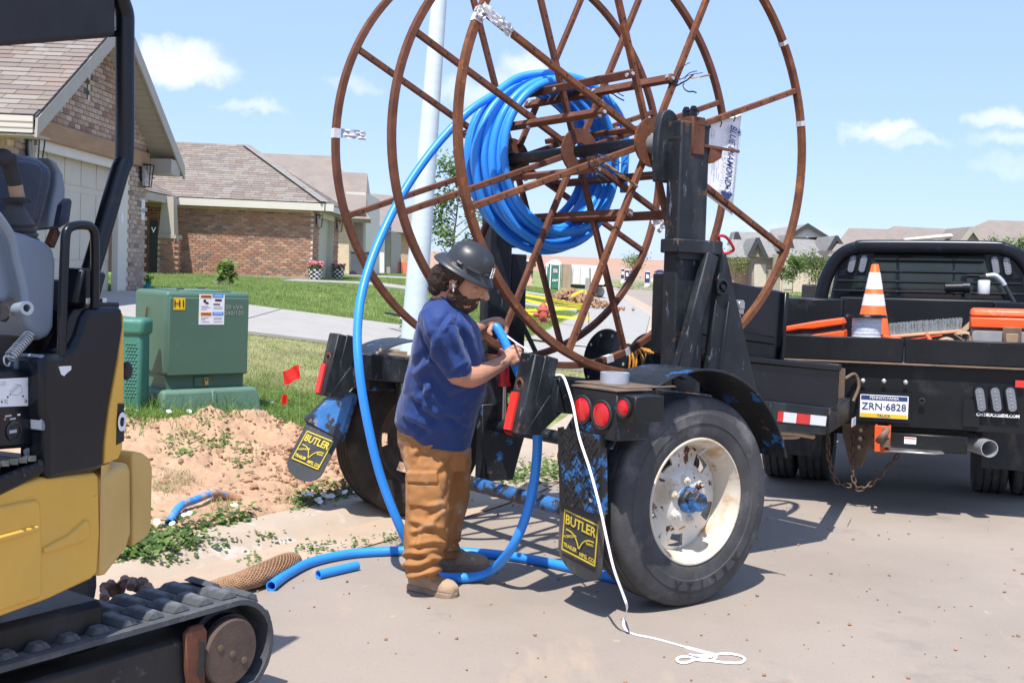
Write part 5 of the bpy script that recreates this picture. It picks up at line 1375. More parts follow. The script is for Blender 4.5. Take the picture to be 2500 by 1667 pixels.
# black shreds of old tape knotted to the spokes
def shreds(c,seed,n,L,mat='rubber_dark',drift=(0,.3,-.6)):
    rr=random.Random(seed);mb=MB();c=np.array(c,float)
    for k in range(n):
        p=c+np.array([rr.uniform(-.01,.03),rr.uniform(-.03,.03),rr.uniform(-.03,.03)]);P=[p]
        v=np.array([rr.uniform(-.1,.4),rr.uniform(-1,1),rr.uniform(-1,1)])
        for i in range(5):
            v=v*.7+np.array([rr.uniform(-.3,.3),drift[1]+rr.uniform(-.7,.7),drift[2]+rr.uniform(-.7,.7)])*.6
            p=p+v/(np.linalg.norm(v)+.3)*L/4;P.append(p)
        mb.merge(strip_mb(spline(P,3),rr.uniform(.003,.009),(1,.2,.1),.0008))
    return build('tape_shred',mb,M[mat],reel)
shreds(ploc(1440,397,2)+[.03,0,0],4,9,.17,drift=(0,.8,-.5));shreds(ploc(1655,205,2)+[.02,0,0],5,6,.14,drift=(0,.9,.15));shreds(ploc(1480,215,1),6,4,.13,drift=(0,.8,-.4))
crumple([ploc(1655,205,2)+[.02,0,0],ploc(1690,192,2),ploc(1733,184,2)],.012,(0,0,1),.01,30,'strap')
crumple([ploc(1470,400,2)+[.03,0,0],ploc(1510,430,2)+[.03,0,0],ploc(1552,458,2)+[.02,0,0]],.018,(1,0,0),.02,33,'strap')
mb=MB()
for x in(SP,):
    q=ploc(1645,203,2);mb.box(q,(.036,.036,.03),rotm('X',ANG[1]))
build('tape_wrap',mb,M['rubber_dark'],reel)
# the vinyl banner tied between two spokes of the near wheel
q0,q1,q2,q3=[ploc(*p,2)for p in((1676,306),(1820,275),(1790,524),(1700,448))]
off=np.array([-.022,0,0]);bn=thing('banner','white vinyl banner tied to the near wheel of the rusty reel beside the post','banner',world_of(reel)@Vector(tuple(q1)),(T_X,T_Y,T_Z))
B0=q1
mb=MB();NB=12
for i in range(NB+1):
    for j in range(NB+1):
        u,v=i/NB,j/NB
        p=(q0*(1-u)+q1*u)*(1-v)+(q3*(1-u)+q2*u)*v+off
        mb.v.append(tuple(p-B0+np.array([.008*math.sin(u*5+v*3),0,0])))
mb.f=[(i*(NB+1)+j,(i+1)*(NB+1)+j,(i+1)*(NB+1)+j+1,i*(NB+1)+j+1)for i in range(NB)for j in range(NB)]
mb.m=[0]*len(mb.f);mb.rnd=[0]*len(mb.f)
cl=build('cloth',mb,M['banner'],bn,sharp=80);sm=cl.modifiers.new('thick','SOLIDIFY');sm.thickness=.001
r1,r2=ploc(1793,305,2)-B0,ploc(1777,455,2)-B0 # reading direction runs down the banner
ex=(r2-r1)/np.linalg.norm(r2-r1);ey=np.cross((1,0,0),ex);Lw=np.linalg.norm(r2-r1)
lt=MB();o0=(r1+r2)/2+[-.008,0,0]
lt.merge(text_mb('BLUE DIAMOND',.072,o0,ex,ey,.002,.0016,font_shear=.25,space=1.02))
w_=max(v@ex for v in(np.array(lt.v)-o0))*2
lt.v=[tuple(o0+ex*((np.array(v)-o0)@ex)*(Lw/w_)+ey*((np.array(v)-o0)@ey)+np.array([((np.array(v)-o0)[0]),0,0]))for v in lt.v]
l1=build('lettering',lt,M['decal_navy'],bn)
lt=MB();lt.merge(text_mb('HEXATRONIC GROUP',.030,ploc(1765,405,2)-B0+[-.008,0,0],ex,ey,.002,0,space=1.5));build('lettering',lt,M['decal_grey'],bn)
lt=MB()
for k in range(30):
    c=ploc(1800,425,2)-B0+[-.008,0,0]+ex*((k-15)*.016);lt.bar(c,c+ex*(.006+.006*((k*5)%3)/2),.004,.002,up=(1,0,0))
for k in range(6):
    c=ploc(1749+(k%3)*5-14,322+k*16,2)-B0+[-.009,0,0]
    for j in range(3):lt.bar(c+ey*(j*.018)-ex*.02,c+ey*(j*.018)+ex*(.012+.01*((k*7+j)%3)),.002,.002,up=(1,0,0))
build('lettering',lt,M['decal_grey'],bn)
# emblem: a dark diamond with two arcs and a dot; a small sunburst
lg=MB();c=ploc(1776,468,2)-B0+[-.007,0,0];
lg.prism([(.055,0),(.0,.048),(-.012,.034),(.008,0),(-.012,-.034),(0,-.048)],c+ex*.01,ex,ey,.002)
for r in(.022,.036):lg.merge(strip_mb([c-ex*.012+ex*(r*math.cos(t))+ey*(r*math.sin(t))for t in np.linspace(-1.25,1.25,10)],.007,(1,0,0),.002))
lg.lathe([(.009,0),(.009,.002),(.004,.002),(.004,0)],c-ex*.022,(1,0,0),14)
c=ploc(1806,324,2)-B0+[-.007,0,0]
for k in range(10):
    a=k*math.pi/5;d=ex*math.cos(a)+ey*math.sin(a);lg.bar(c+d*.012,c+d*.022,.003,.002,up=(1,0,0))
lg.lathe([(.009,0),(.009,.002),(.006,.002),(.006,0)],c,(1,0,0),14)
build('emblem',lg,M['decal_navy'],bn)
for px,py in((1781,284),(1748,297),(1731,468),(1762,490)):
    mb=MB();c=ploc(px,py,2)-B0;mb.tube(spline([c+[-.02,0,0],c+[.02,.005,.012],c+[.03,.012,-.01],c+[.012,.02,-.03]],4),.0032,5);build('zip_tie',mb,M['rubber_dark'],bn)
# ================================================================== blue conduit: loose coil on the drum, long tail to the ground and back into the hands
def cl_pt(t,x,r,dz=0.0,ry=1.0):
    return np.array([x,r*ry*math.cos(t),r*math.sin(t)+dz])
coil=thing('conduit','bright blue plastic conduit coiled on the reel with its tail looping down to the hands','conduit',tl(REEL_C),(T_X,T_Y,T_Z))
RT=.0235
turns=[(-.47,.415,-.01),(-.42,.425,-.02),(-.37,.42,-.015),(-.32,.43,-.025),(-.27,.425,-.02),(-.22,.42,-.012),(-.17,.43,-.025),(-.125,.425,-.02),
         (-.44,.455,-.035),(-.35,.465,-.045),(-.26,.46,-.04),(-.18,.47,-.055),(-.29,.49,-.07)]
rr=random.Random(3)
for i,(x,r,dz)in enumerate(turns):
    x1=x+.045;ph=rr.uniform(0,6.28);am=rr.uniform(.004,.012)
    P=[cl_pt(t,x+.012*math.sin(2*t+ph)+.012*math.sin(t+ph),r+am*math.sin(2*t+ph),dz,1.0)for t in np.linspace(0,2*math.pi,65)[:-1]]
    mb=MB();mb.tube(P,RT,12,closed=True);build('coil_turn',mb,M['pipe_blue'],coil,sharp=80)
# the tail, point by point in the world
S=spline
def rl(P):return np.array(P)-tl(REEL_C)
top=[tl(np.array(REEL_C)+cl_pt(t,x,r,dz))for t,x,r,dz in((rad(-20),-.09,.475,-.03),(rad(25),-.10,.48,.0),(rad(60),-.14,.47,.0),(rad(88),-.22,.465,.0),(rad(112),-.31,.49,-.02))]
Y0=top[-1][1]
tail=[at(1205,232,6.62),at(1140,277,6.52),at(1060,362,6.42),at(985,470,6.3),at(925,590,6.15),at(887,700,6.0),at(873,800,5.9),at(877,900,5.82),at(895,1020,5.8),at(930,1165,5.82),at(985,1305,5.86)]
gnd_=[ter(1025,1378,.024)]
loop=[ter(1062,1403,.024),ter(1120,1410,.030),ter(1190,1398,.05)]
P2=[at(1252,1332,5.56),at(1295,1220,5.53),at(1312,1090,5.52),at(1302,1000,5.52),at(1280,940,5.53),at(1258,890,5.556),at(1235,840,5.582),at(1217,806,5.602),at(1208,795,5.612)]
PT=S(top+tail+gnd_+loop+P2,9)
mb=MB();mb.tube(PT[:-2],RT,14,caps=False);mb.pipe(PT[-4:],RT+.0002,RT-.004,14)
strand=build('strand',mb,M['pipe_blue'],coil,'world',sharp=60)
# printed line on the conduit
# the second conduit lying on the street
pts=[ter(662,1430,.025),ter(700,1402,.025),ter(760,1372,.025),ter(850,1352,.026),ter(950,1345,.026),ter(1060,1344,.026),ter(1180,1350,.026),ter(1290,1364,.026),ter(1400,1386,.026),ter(1490,1408,.026),ter(1580,1425,.026)]
c2=thing('conduit','blue conduit lying along the street with its open end by the brown netting','conduit',pts[0])
P=S(pts,10);mb=MB();mb.pipe(P,.0262,.0205,18);build('pipe_wall',mb,M['pipe_blue'],c2,'world',sharp=50)
c3=thing('conduit_offcut','short straight offcut of blue conduit beside the long one on the asphalt','conduit',ter(780,1412,.02))
mb=MB();mb.pipe([ter(777,1402,.024),ter(872,1380,.024)],.0240,.0190,20);build('pipe_wall',mb,M['pipe_blue'],c3,'world',sharp=50)
c4=thing('conduit','muddy blue conduit end sticking out of the clay above the weeds','conduit',gp(-1.8,6.8))
q=[ter(412,1286),ter(440,1262),ter(478,1242),ter(520,1229),ter(552,1222),ter(585,1222)]
q=[np.array([a[0],a[1],heap_z(a[0],a[1])+h])for a,h in zip(q,(.02,.035,.045,.045,.03,.005))]
mb=MB();mb.pipe(S(q[:5],6),.024,.019,14);build('pipe_wall',mb,M['pipe_dusty'],c4,'world',sharp=50)
mb=MB();mb.tube(S(q[3:],6),.0262,12);build('mud_crust',mb,M['clod'],c4,'world')
# ================================================================== the flatbed truck that tows the trailer
KH=rad(20);K_Yv=np.array([math.sin(KH),math.cos(KH),0.]);_kx=np.array([math.cos(KH),-math.sin(KH),0.])
KT=.024;K_Xv=_kx*math.cos(KT)+np.array([0,0,math.sin(KT)]);K_Zv=np.cross(K_Xv,K_Yv)
K_O=np.array([2.60,7.62,float(tz(2.6,7.62))])
def kl(p):return K_O+K_Xv*p[0]+K_Yv*p[1]+K_Zv*p[2]
def kloc(P):v=np.array(P)-K_O;return np.array([v@K_Xv,v@K_Yv,v@K_Zv])
def ky(px,py,y):return kloc(hit(px,py,kl((0,y,0)),K_Yv))
KB=(K_Xv,K_Yv,K_Zv)
truck=thing('flatbed_truck','black flatbed truck with a barred headache rack hitched to the trailer','truck',K_O,KB)
def quad_y(pts,y,dy,mb=None):
    mb=mb or MB();P=[ky(*p,y)for p in pts];mb.slab(P,(0,dy,0));return mb
HW=1.04
zb0=ky(2160,888,0)[2];zt0=ky(2160,826,0)[2];zlow=ky(2160,1041,0)[2]
# tail skirt with clipped corner, holding plate and lamps
mb=MB();mb.prism([(-HW+.05,zb0-.005),(.80,zb0-.005),(.93,zb0-.09),(.93,zlow),(-.86,zlow),(-HW+.05,zb0-.09)],(0,.03,0),(1,0,0),(0,0,1),-.03)
skirt=build('tail_skirt',mb,M['black_paint'],truck,bevel=.006)
mb=MB();mb.box((0,.06,zb0+.002),(2*HW,.16,.012));build('deck_edge',mb,M['hitch'],truck,bevel=.003)
for x0,x1 in((-HW,.015),(.025,HW)):
    mb=MB();mb.box(((x0+x1)/2,.045,(zb0+zt0)/2+.006),(x1-x0,.045,zt0-zb0-.008));build('tail_board',mb,M['black_paint'],truck,bevel=.006)
mb=MB();mb.box((0,1.55,zb0-.06),(2*HW,3.0,.11));mb.box((0,1.55,zb0-.004),(2*HW-.02,2.98,.012));build('deck',mb,M['black_paint'],truck,bevel=.004)
for sx in(-1,1):
    mb=MB();mb.box((sx*(HW-.02),1.58,(zb0+zt0)/2+.006),(.04,3.0,zt0-zb0-.01));build('side_board',mb,M['black_paint'],truck,bevel=.005)
# plate
c=ky(2158,993,-.02);mb=MB();mb.box((c[0],-.002,c[2]),(.335,.012,.20));build('plate_recess',mb,M['gloss_black'],truck)
plate=MB();plate.box((c[0],-.014,c[2]),(.305,.006,.152));plate=build('licence_plate',plate,M['decal_white'],truck,bevel=.004)
mb=MB();mb.box((c[0],-.0178,c[2]+.058),(.295,.002,.030));build('plate_band',mb,M['decal_navy'],plate)
mb=MB();mb.box((c[0],-.0178,c[2]-.060),(.295,.002,.026));build('plate_band',mb,M['decal_gold'],plate)
ex,ez,eo=np.array([1.,0,0]),np.array([0,0,1.]),np.array([c[0],-.0175,c[2]])
def ktext(s,size,o,mat,parent,bold=0.0,depth=.002,**k):return build('lettering',text_mb(s,size,o,ex,ez,depth,bold,**k),M[mat],parent)
ktext('ZRN\u00b76828',.066,eo+ez*-.002,'decal_navy',plate,.0006,space=1.0)
ktext('PENNSYLVANIA',.026,eo+ez*.058+np.array([0,-.002,0]),'decal_white',plate,.0003)
ktext('TRUCK',.026,eo+ez*-.060+np.array([0,-.002,0]),'decal_navy',plate,.0003)
for px,py in((2107,929),(2158,930),(2211,933)):
    q=ky(px,py,0);mb=MB();mb.ball((q[0],-.004,q[2]),(.016,.012,.016),12,8);build('bolt',mb,M['galv'],truck)
q=ky(2251,978,0);mb=MB();mb.lathe([(.020,0),(.022,.006),(.012,.008),(.011,.0)],(q[0],0,q[2]),(0,-1,0),20);build('grommet',mb,M['shaft'],truck)
def oval_lamp(px,py,y,h,w,tilt,parent,name='lamp',col='glass_dark'):
    q=ky(px,py,y);n=20;up=np.array([math.sin(tilt),0,math.cos(tilt)]);ri=np.array([math.cos(tilt),0,-math.sin(tilt)])
    def ring(k,dy):return[q+np.array([0,dy,0])+ri*(w/2*k*math.copysign(abs(math.cos(t))**.9,math.cos(t)))+up*((h-w)/2*np.sign(math.sin(t))+w/2*k*math.sin(t))for t in np.linspace(0,2*math.pi,n+1)[:-1]]
    R_=[ring(1.28,.002),ring(1.25,-.010),ring(1.0,-.012),ring(.95,-.004)]
    mb=MB();mb.add([p for r in R_ for p in r],[(i*n+k,(i+1)*n+k,(i+1)*n+(k+1)%n,i*n+(k+1)%n)for i in range(3)for k in range(n)])
    o=build(name,mb,M['gloss_black'],parent);mb=MB();mb.add([p for r in(ring(.95,-.004),ring(.8,-.011))for p in r],[(k,n+k,n+(k+1)%n,(k+1)%n)for k in range(n)]+[tuple(range(n,2*n))[::-1]])
    build('lens',mb,LENS,o);mb=MB()
    for k in range(5):mb.box(q+np.array([0,-.012,0])+up*((k-2)*h*.15),(w*.22,.003,h*.07))
    build('diode',mb,M['steel'],o);return o
LENS=pbr('smoked_lens',(.16,.18,.21),.12,var=.1,coat=.5)
for px in(2394,2432,2469):oval_lamp(px,975,-.002,.165,.062,rad(-10),skirt,'tail_lamp')
q=ky(2436,1014,0);build('lettering',text_mb('CMTRUCKBEDS.COM',.027,(q[0],-.0015,q[2]),ex,ez,.002,.0012),M['decal_white'],skirt)
q=ky(2490,937,0);mb=MB();mb.box((q[0],-.001,q[2]),(.055,.004,.045));build('reflector',mb,M['red_tape'],skirt)
# receiver, orange pintle bracket, step plate, exhaust
zr=ky(2260,1080,.05)[2]
mb=MB();mb.box((ky(2255,1080,.05)[0],.06,zr),(.54,.08,.115));rec=build('receiver_bar',mb,M['black_paint'],truck,bevel=.008)
a=ky(2222,1076,.0);mb=MB();mb.box((a[0],.018,a[2]),(.075,.003,.045));st=build('sticker',mb,M['decal_white'],rec);mb=MB();mb.box((a[0],.0155,a[2]+.015),(.07,.002,.006));build('sticker_band',mb,M['red_tape'],st)
a=ky(2154,1072,-.08);mb=MB();mb.box((a[0],-.06,a[2]),(.10,.016,.175));mb.box((a[0]+.042,.0,a[2]),(.016,.12,.175));mb.box((a[0]-.042,.0,a[2]),(.016,.12,.175))
pb=build('pintle_bracket',mb,M['orange_paint'],truck,bevel=.004);mb=MB()
for dz in(-.06,-.02,.02,.06):mb.cyl((a[0]+.03,-.069,a[2]+dz),(a[0]+.03,-.071,a[2]+dz),.007,10)
build('bolt_holes',mb,M['rubber_dark'],pb)
mb=MB();mb.box((a[0]+.02,-.13,a[2]-.01),(.06,.14,.05));mb.tube(spline([(a[0]-.02,-.16,a[2]),(a[0],-.21,a[2]+.03),(a[0]+.03,-.19,a[2]+.07),(a[0]+.02,-.12,a[2]+.06)],5),.022,10);build('pintle_hook',mb,M['hitch'],truck)
a=ky(2230,1103,-.05);mb=MB();mb.prism([(-.18,-.10),(.12,-.10),(.19,-.03),(.17,.06),(-.18,.06)],(a[0],-.02,a[2]),(1,0,0),(0,1,0),.010);build('step_plate',mb,M['steel'],truck,bevel=.002)
a,b=ky(2416,1095,-.02),ky(2352,1075,.35);mb=MB();mb.pipe([a,a*.5+b*.5,b],.056,.052,24);build('exhaust_pipe',mb,M['galv'],truck,sharp=40)
# mud flaps, wheels
for sx in(-1,1):
    mb=MB();mb.box((sx*.80,.78,.50),(.50,.012,.50));build('mud_flap',mb,M['flap'],truck,bevel=.004)
    for k,dx in enumerate((.0,-.27)):
        prof=[(.22,-.11),(.33,-.125),(.385,-.11),(.395,-.095),(.395,-.06),(.383,-.055),(.383,-.045),(.395,-.04),(.395,-.005),(.383,0),(.383,.01),(.395,.015),(.395,.05),(.383,.055),(.383,.065),(.395,.07),(.395,.095),(.385,.11),(.33,.125),(.22,.11),(.22,-.11)]
        w=build('wheel',MB().lathe(prof,ax=(1,0,0),n=56),M['tyre'],truck,sharp=30);w.location=(sx*(.90+dx*1),1.30,.395)
        build('rim',MB().lathe([(.222,-.10),(.20,-.08),(.19,.02),(.08,.04),(.0001,.045)],ax=(1,0,0),n=32),M['steel'],w)
mb=MB();mb.box((0,1.3,.45),(1.3,.14,.14));mb.box((-.45,3,.72),(.10,6,.18));mb.box((.45,3,.72),(.10,6,.18));build('chassis',mb,M['black_paint'],truck)
# cab: body, rear window, roof
YC=3.35
zc=ky(2265,606,YC)[2];cxx=ky(2265,660,3.08)[0]
mb=MB();mb.prism([(-.92,.55),(.92,.55),(.92,1.10),(.80,zc-.03),(.72,zc+.03),(-.72,zc+.03),(-.80,zc-.03),(-.92,1.10)],(cxx,YC+2.3,0),(1,0,0),(0,0,1),2.3)
cabb=build('cab',mb,M['gloss_black'],truck,bevel=.03,segs=3)
mb=MB();mb.prism([(-.70,1.28),(.70,1.28),(.64,zc-.10),(-.64,zc-.10)],(cxx,YC-.004,0),(1,0,0),(0,0,1),.004);build('rear_window',mb,M['glass_dark'],cabb)
mb=MB();mb.box((cxx,YC-.012,zc-.015),(.52,.02,.045));tl3=build('brake_lamp',mb,M['red_lens'],cabb,bevel=.006)
for s_ in(-.2,.2):mb=MB();mb.box((cxx+s_,YC-.024,zc-.015),(.13,.012,.035));build('lens',mb,M['white_plastic'],tl3,bevel=.004)
mb=MB();mb.box((0,YC+3.2,.95),(1.9,1.4,.8));build('bonnet',mb,M['gloss_black'],truck,bevel=.08,segs=3)
for sx in(-1,1):
    mb=MB();mb.box((cxx+sx*1.24,YC+1.75,1.40),(.16,.07,.26));mb.bar((cxx+sx*.80,YC+1.75,1.38),(cxx+sx*1.2,YC+1.75,1.38),.03,.04);build('mirror',mb,M['rubber_dark'],truck,bevel=.02)
    for yy in(YC+3.2,):w=build('wheel',MB().lathe([(.22,-.11),(.33,-.125),(.385,-.11),(.395,-.095),(.395,.095),(.385,.11),(.33,.125),(.22,.11),(.22,-.11)],ax=(1,0,0),n=40),M['tyre'],truck);w.location=(sx*.88,yy,.395)
# headache rack
YH=3.08
def kh(px,py,dy=0.0):return ky(px,py,YH+dy)
cx=kh(2265,660)[0]
L=[kh(2004,728),kh(2010,700),kh(2020,672),kh(2038,640),kh(2060,618),kh(2090,606),kh(2130,602)]
Rr=[np.array([2*cx-p[0],p[1],p[2]+.0])for p in L[::-1]]
mb=MB();mb.tube(spline(L+Rr,6),.062,12,prof=[(.9*math.copysign(abs(math.cos(t))**.6,math.cos(t)),1.0*math.copysign(abs(math.sin(t))**.6,math.sin(t)))for t in np.linspace(0,2*math.pi,17)[:-1]]);rack=build('headache_rack',mb,M['gloss_black'],truck,sharp=50)
for s_ in(-1,1):
    Q=[kh(2041,672),kh(2052,645),kh(2072,620),kh(2134,613),kh(2112,673)]
    if s_>0:Q=[np.array([2*cx-p[0],p[1],p[2]])for p in Q]
    mb=MB();mb.slab(Q,(0,.008,0));pn=build('lamp_panel',mb,M['gloss_black'],rack)
    for px in(2080,2107):
        q=kh(px,644);x=q[0]if s_<0 else 2*cx-q[0]
        pq=proj(kl((x,YH-.006,q[2])));oval_lamp(pq[0],pq[1],YH-.006,.17,.066,rad(10 if s_<0 else-10),pn,'work_lamp')
for py,l,r in((621,2134,2396),(636,2134,2396),(662,2130,2400),(687,2042,2488),(711,2036,2494)):
    a=kh(l,py-(0 if l>2100 else 2),.02);b=np.array([2*cx-a[0],a[1],a[2]]);mb=MB();mb.cyl(a,b,.0125,10);build('bar',mb,M['gloss_black'],rack)
for px in(2190,2329):
    mb=MB();a=kh(px,616,.035);b=kh(px+1,722,.035);mb.bar(a,b,.012,.03,up=(0,1,0));build('upright_strap',mb,M['gloss_black'],rack)
# bulkhead and boxes on the deck
a,b=ky(2059,724,2.85),ky(2464,730,2.85)
mb=MB();mb.box(((a[0]+b[0])/2,2.72,(a[2]+zb0)/2),(b[0]-a[0],.55,a[2]-zb0));tank=build('fuel_tank',mb,M['black_paint'],truck,bevel=.012,segs=2)
a,b=ky(1906,727,2.3),ky(2058,729,2.3);mb=MB();mb.box(((a[0]+b[0])/2,2.55,(a[2]+zb0)/2),(b[0]-a[0],.55,a[2]-zb0));build('side_box',mb,M['black_paint'],truck,bevel=.01)
a=ky(2428,737,2.2);mb=MB();mb.box((a[0]+.35,2.25,(a[2]+zb0)/2),(.70,.40,a[2]-zb0));build('side_box',mb,M['gloss_black'],truck,bevel=.01)
# pump, filter and hose on the tank
def kp(px,py):return ky(px,py,2.70)
mb=MB();mb.cyl(kp(2308,703),kp(2352,702),.042,20);mb.cyl(kp(2352,702),kp(2368,702),.050,20);mb.box(kp(2362,722),(.05,.07,.05));mb.tube(spline([kp(2357,690),kp(2357,676),kp(2366,673),kp(2400,674)],5),.014,10);pump=build('transfer_pump',mb,M['black_paint'],truck,sharp=30)
a=kp(2402,700);mb=MB();mb.lathe([(.044,-.065),(.050,-.055),(.050,.05),(.047,.06)],a,(0,0,1),24);build('filter',mb,M['white_plastic'],pump);mb=MB();mb.lathe([(.05,.06),(.052,.085),(.03,.095)],a,(0,0,1),20);build('filter_head',mb,M['shaft'],pump)
mb=MB();mb.tube(spline([kp(2408,674),kp(2430,673),kp(2445,685),kp(2453,697)],6),.022,12);build('elbow',mb,M['galv'],pump);mb=MB();mb.tube(spline([kp(2450,692),kp(2462,712),kp(2480,745),kp(2500,780)],5),.018,10);build('hose',mb,M['rubber_dark'],pump)
# things lying on the deck
G_DECK='gear on the truck deck'
q=ky(2133,740,.75);base=np.array([q[0],.75,zb0+.008])
cone=thing('traffic_cone','orange traffic cone with two white collars standing on the truck deck','traffic cone',kl(base),KB)
ztop=ky(2133,645,.75)[2]-zb0-.008
rb=ky(2166,826,.75)[0]-q[0]
rad_at=lambda t:.026+(rb+.045-.026)*(1-t)
mb=MB();mb.lathe([(rad_at(0),.02),(rad_at(1),ztop-.006),(rad_at(1)*.8,ztop),(.012,ztop),(.012,ztop-.03)],n=32);body_=build('cone_body',mb,M['cone'],cone,sharp=50)
zz=lambda py:(ky(2133,py,.75)[2]-zb0-.008)
for z1,z0 in((zz(665),zz(706)),(zz(718),zz(746))):
    mb=MB();mb.lathe([(rad_at(z0/ztop)+.0025,z0),(rad_at(z1/ztop)+.0025,z1)],n=32);build('collar',mb,M['cone_white'],cone)
mb=MB();mb.box((0,0,.012),(.36,.36,.024));build('base',mb,M['cone'],cone,bevel=.01)
q=ky(2116,800,.30);sp_=thing('line_spool','spool of pale line with a black flange standing on the deck before the cone','spool',kl((q[0],.30,zb0+.01)),KB)
zt_=ky(2116,772,.30)[2]-zb0-.01;rd=(ky(2153,800,.3)[0]-ky(2079,800,.3)[0])/2;rf=(ky(2166,772,.3)[0]-ky(2066,772,.3)[0])/2
mb=MB()
for z in(zt_,.0):
    mb.lathe([(.03,-.008),(rf,-.008),(rf+.004,0),(rf,.008),(rf-.012,.004),(.03,.004)],(0,0,z),n=40)
fl_=build('flange',mb,M['gloss_black'],sp_)
for k in range(8):
    mb=MB();a=k*math.pi/4;mb.bar((.03*math.cos(a),.03*math.sin(a),zt_+.007),((rf-.012)*math.cos(a),(rf-.012)*math.sin(a),zt_+.007),.006,.008);build('flange_rib',mb,M['gloss_black'],fl_)
prof=[]
for k in range(34):
    z=.012+(zt_-.024)*k/33;prof+=[(rd-.004,z-.001),(rd+.001*(k%3),z+(zt_/34)*.5)]
build('wound_line',MB().lathe(prof,n=40),M['wire_white'],sp_,sharp=20)
# push broom
bA,bB=ky(2172,822,.33),ky(2346,808,.42)
br=thing('push_broom','push broom with grey bristles lying bristles up on the truck deck','broom',kl((bA+bB)/2),KB);o_=(bA+bB)/2
mb=MB();mb.bar(bA-o_,bB-o_,.06,.022);head=build('head',mb,M['broom_wood'],br,bevel=.006)
mb=MB();dv=(bB-bA)
for k in range(150):
    t=(k+.5)/150
    for j in range(3):
        p=bA-o_+dv*t+np.array([0,(j-1)*.018,.010]);h=random.uniform(.07,.085);mb.bar(p,p+np.array([random.uniform(-.012,.006),random.uniform(-.01,.01),h]),.0045,.0045)
tag(build('bristle',mb,M['grey_bristle'],br),kind='stuff')
mb=MB();mb.cyl(ky(2150,820,.30)-o_,ky(2200,829,.28)-o_,.012,10);mb.tube([ky(2262,815,.28)-o_,ky(2272,832,.24)-o_],.014,10);mb.bar(ky(2215,829,.26)-o_,ky(2300,818,.27)-o_,.014,.008);build('handle',mb,M['orange_paint'],br)
sl=thing('leather_strap','loop of dusty leather strap between the broom and the orange tool box','strap',kl(ky(2350,825,.35)),KB);o_=ky(2350,825,.35)
mb=strip_mb(spline([ky(*p,.34)-o_ for p in((2285,836),(2310,826),(2335,833),(2350,828),(2337,816),(2352,812),(2368,816),(2370,834))],6),.05,(0,-.3,1),.004);mb.merge(strip_mb(spline([ky(*p,.5)-o_ for p in((2340,818),(2360,800),(2376,785))],4),.05,(0,-.6,1),.004));build('band',mb,M['strap'],sl)
# orange tool box
a,b=ky(2373,836,.32),ky(2373,753,.32);hb_=b[2]-zb0-.01;wbx=.50
tb=thing('tool_box','orange lidded tool box with grey lower half at the right end of the deck','tool box',kl((a[0]+wbx/2,.32,zb0+.01)),KB)
zs=ky(2373,802,.32)[2]-zb0-.01;zl=ky(2373,773,.32)[2]-zb0-.01
mb=MB();mb.box((0,.17,zs/2),(wbx,.34,zs),taper=(1.02,1.02));build('tub',mb,pbr('grey_tub',(.30,.29,.29),.6,spots=[((.55,.25,.13),.62,3,.2)]),tb,bevel=.02,segs=3)
mb=MB();mb.box((0,.17,(zs+zl)/2+.001),(wbx+.03,.37,zl-zs-.004));build('rim_band',mb,M['orange_plastic'],tb,bevel=.012,segs=2)
mb=MB();mb.box((0,.17,(zl+hb_)/2),(wbx+.04,.38,hb_-zl),taper=(.95,.9));build('lid',mb,M['orange_plastic'],tb,bevel=.02,segs=3)
mb=MB();mb.box((-.005,-.022,zs-.045),(.115,.02,.125));lt_=build('latch',mb,M['hitch'],tb,bevel=.006);mb=MB();mb.box((-.005,-.036,zs-.06),(.075,.012,.07));build('latch_tongue',mb,M['strap'],lt_,bevel=.004)
# open orange case
a,b=ky(1912,812,.25),ky(2060,784,.25)
cs=thing('equipment_case','orange equipment case lying with its lid ajar on the left end of the deck','case',kl((a+b)/2),KB);o_=(a+b)/2
P=[ky(*p,.25)-o_ for p in((1905,812),(1905,800),(1945,793),(1985,786),(2054,777),(2060,792),(1985,803),(1950,804))]
mb=MB();mb.slab(P,(0,.32,0));build('lid',mb,M['orange_plastic'],cs,bevel=.008)
P=[ky(*p,.25)-o_ for p in((1905,826),(1905,819),(1960,821),(2050,808),(2060,808),(2060,830),(1960,830))]
mb=MB();mb.slab(P,(0,.34,0));build('tray',mb,M['orange_plastic'],cs,bevel=.006)
P=[ky(*p,.27)-o_ for p in((1908,818),(1952,806),(2056,792),(2056,808),(1962,820))]
mb=MB();mb.slab(P,(0,.28,0));build('lining',mb,M['rubber_dark'],cs)
mb=strip_mb([tl((.50,1.52,1.16)),tl((.52,1.6,1.12)),ky(1930,868,0)@np.stack([K_Xv,K_Yv,K_Zv])+K_O],.006,(.3,-.9,.2),.002)
# spool of orange wire on the trailer nose
ws=thing('wire_spool','black plastic spool of orange wire on a spindle at the front of the trailer','spool',tl((-.20,.98,1.05)),(T_X,T_Y,T_Z))
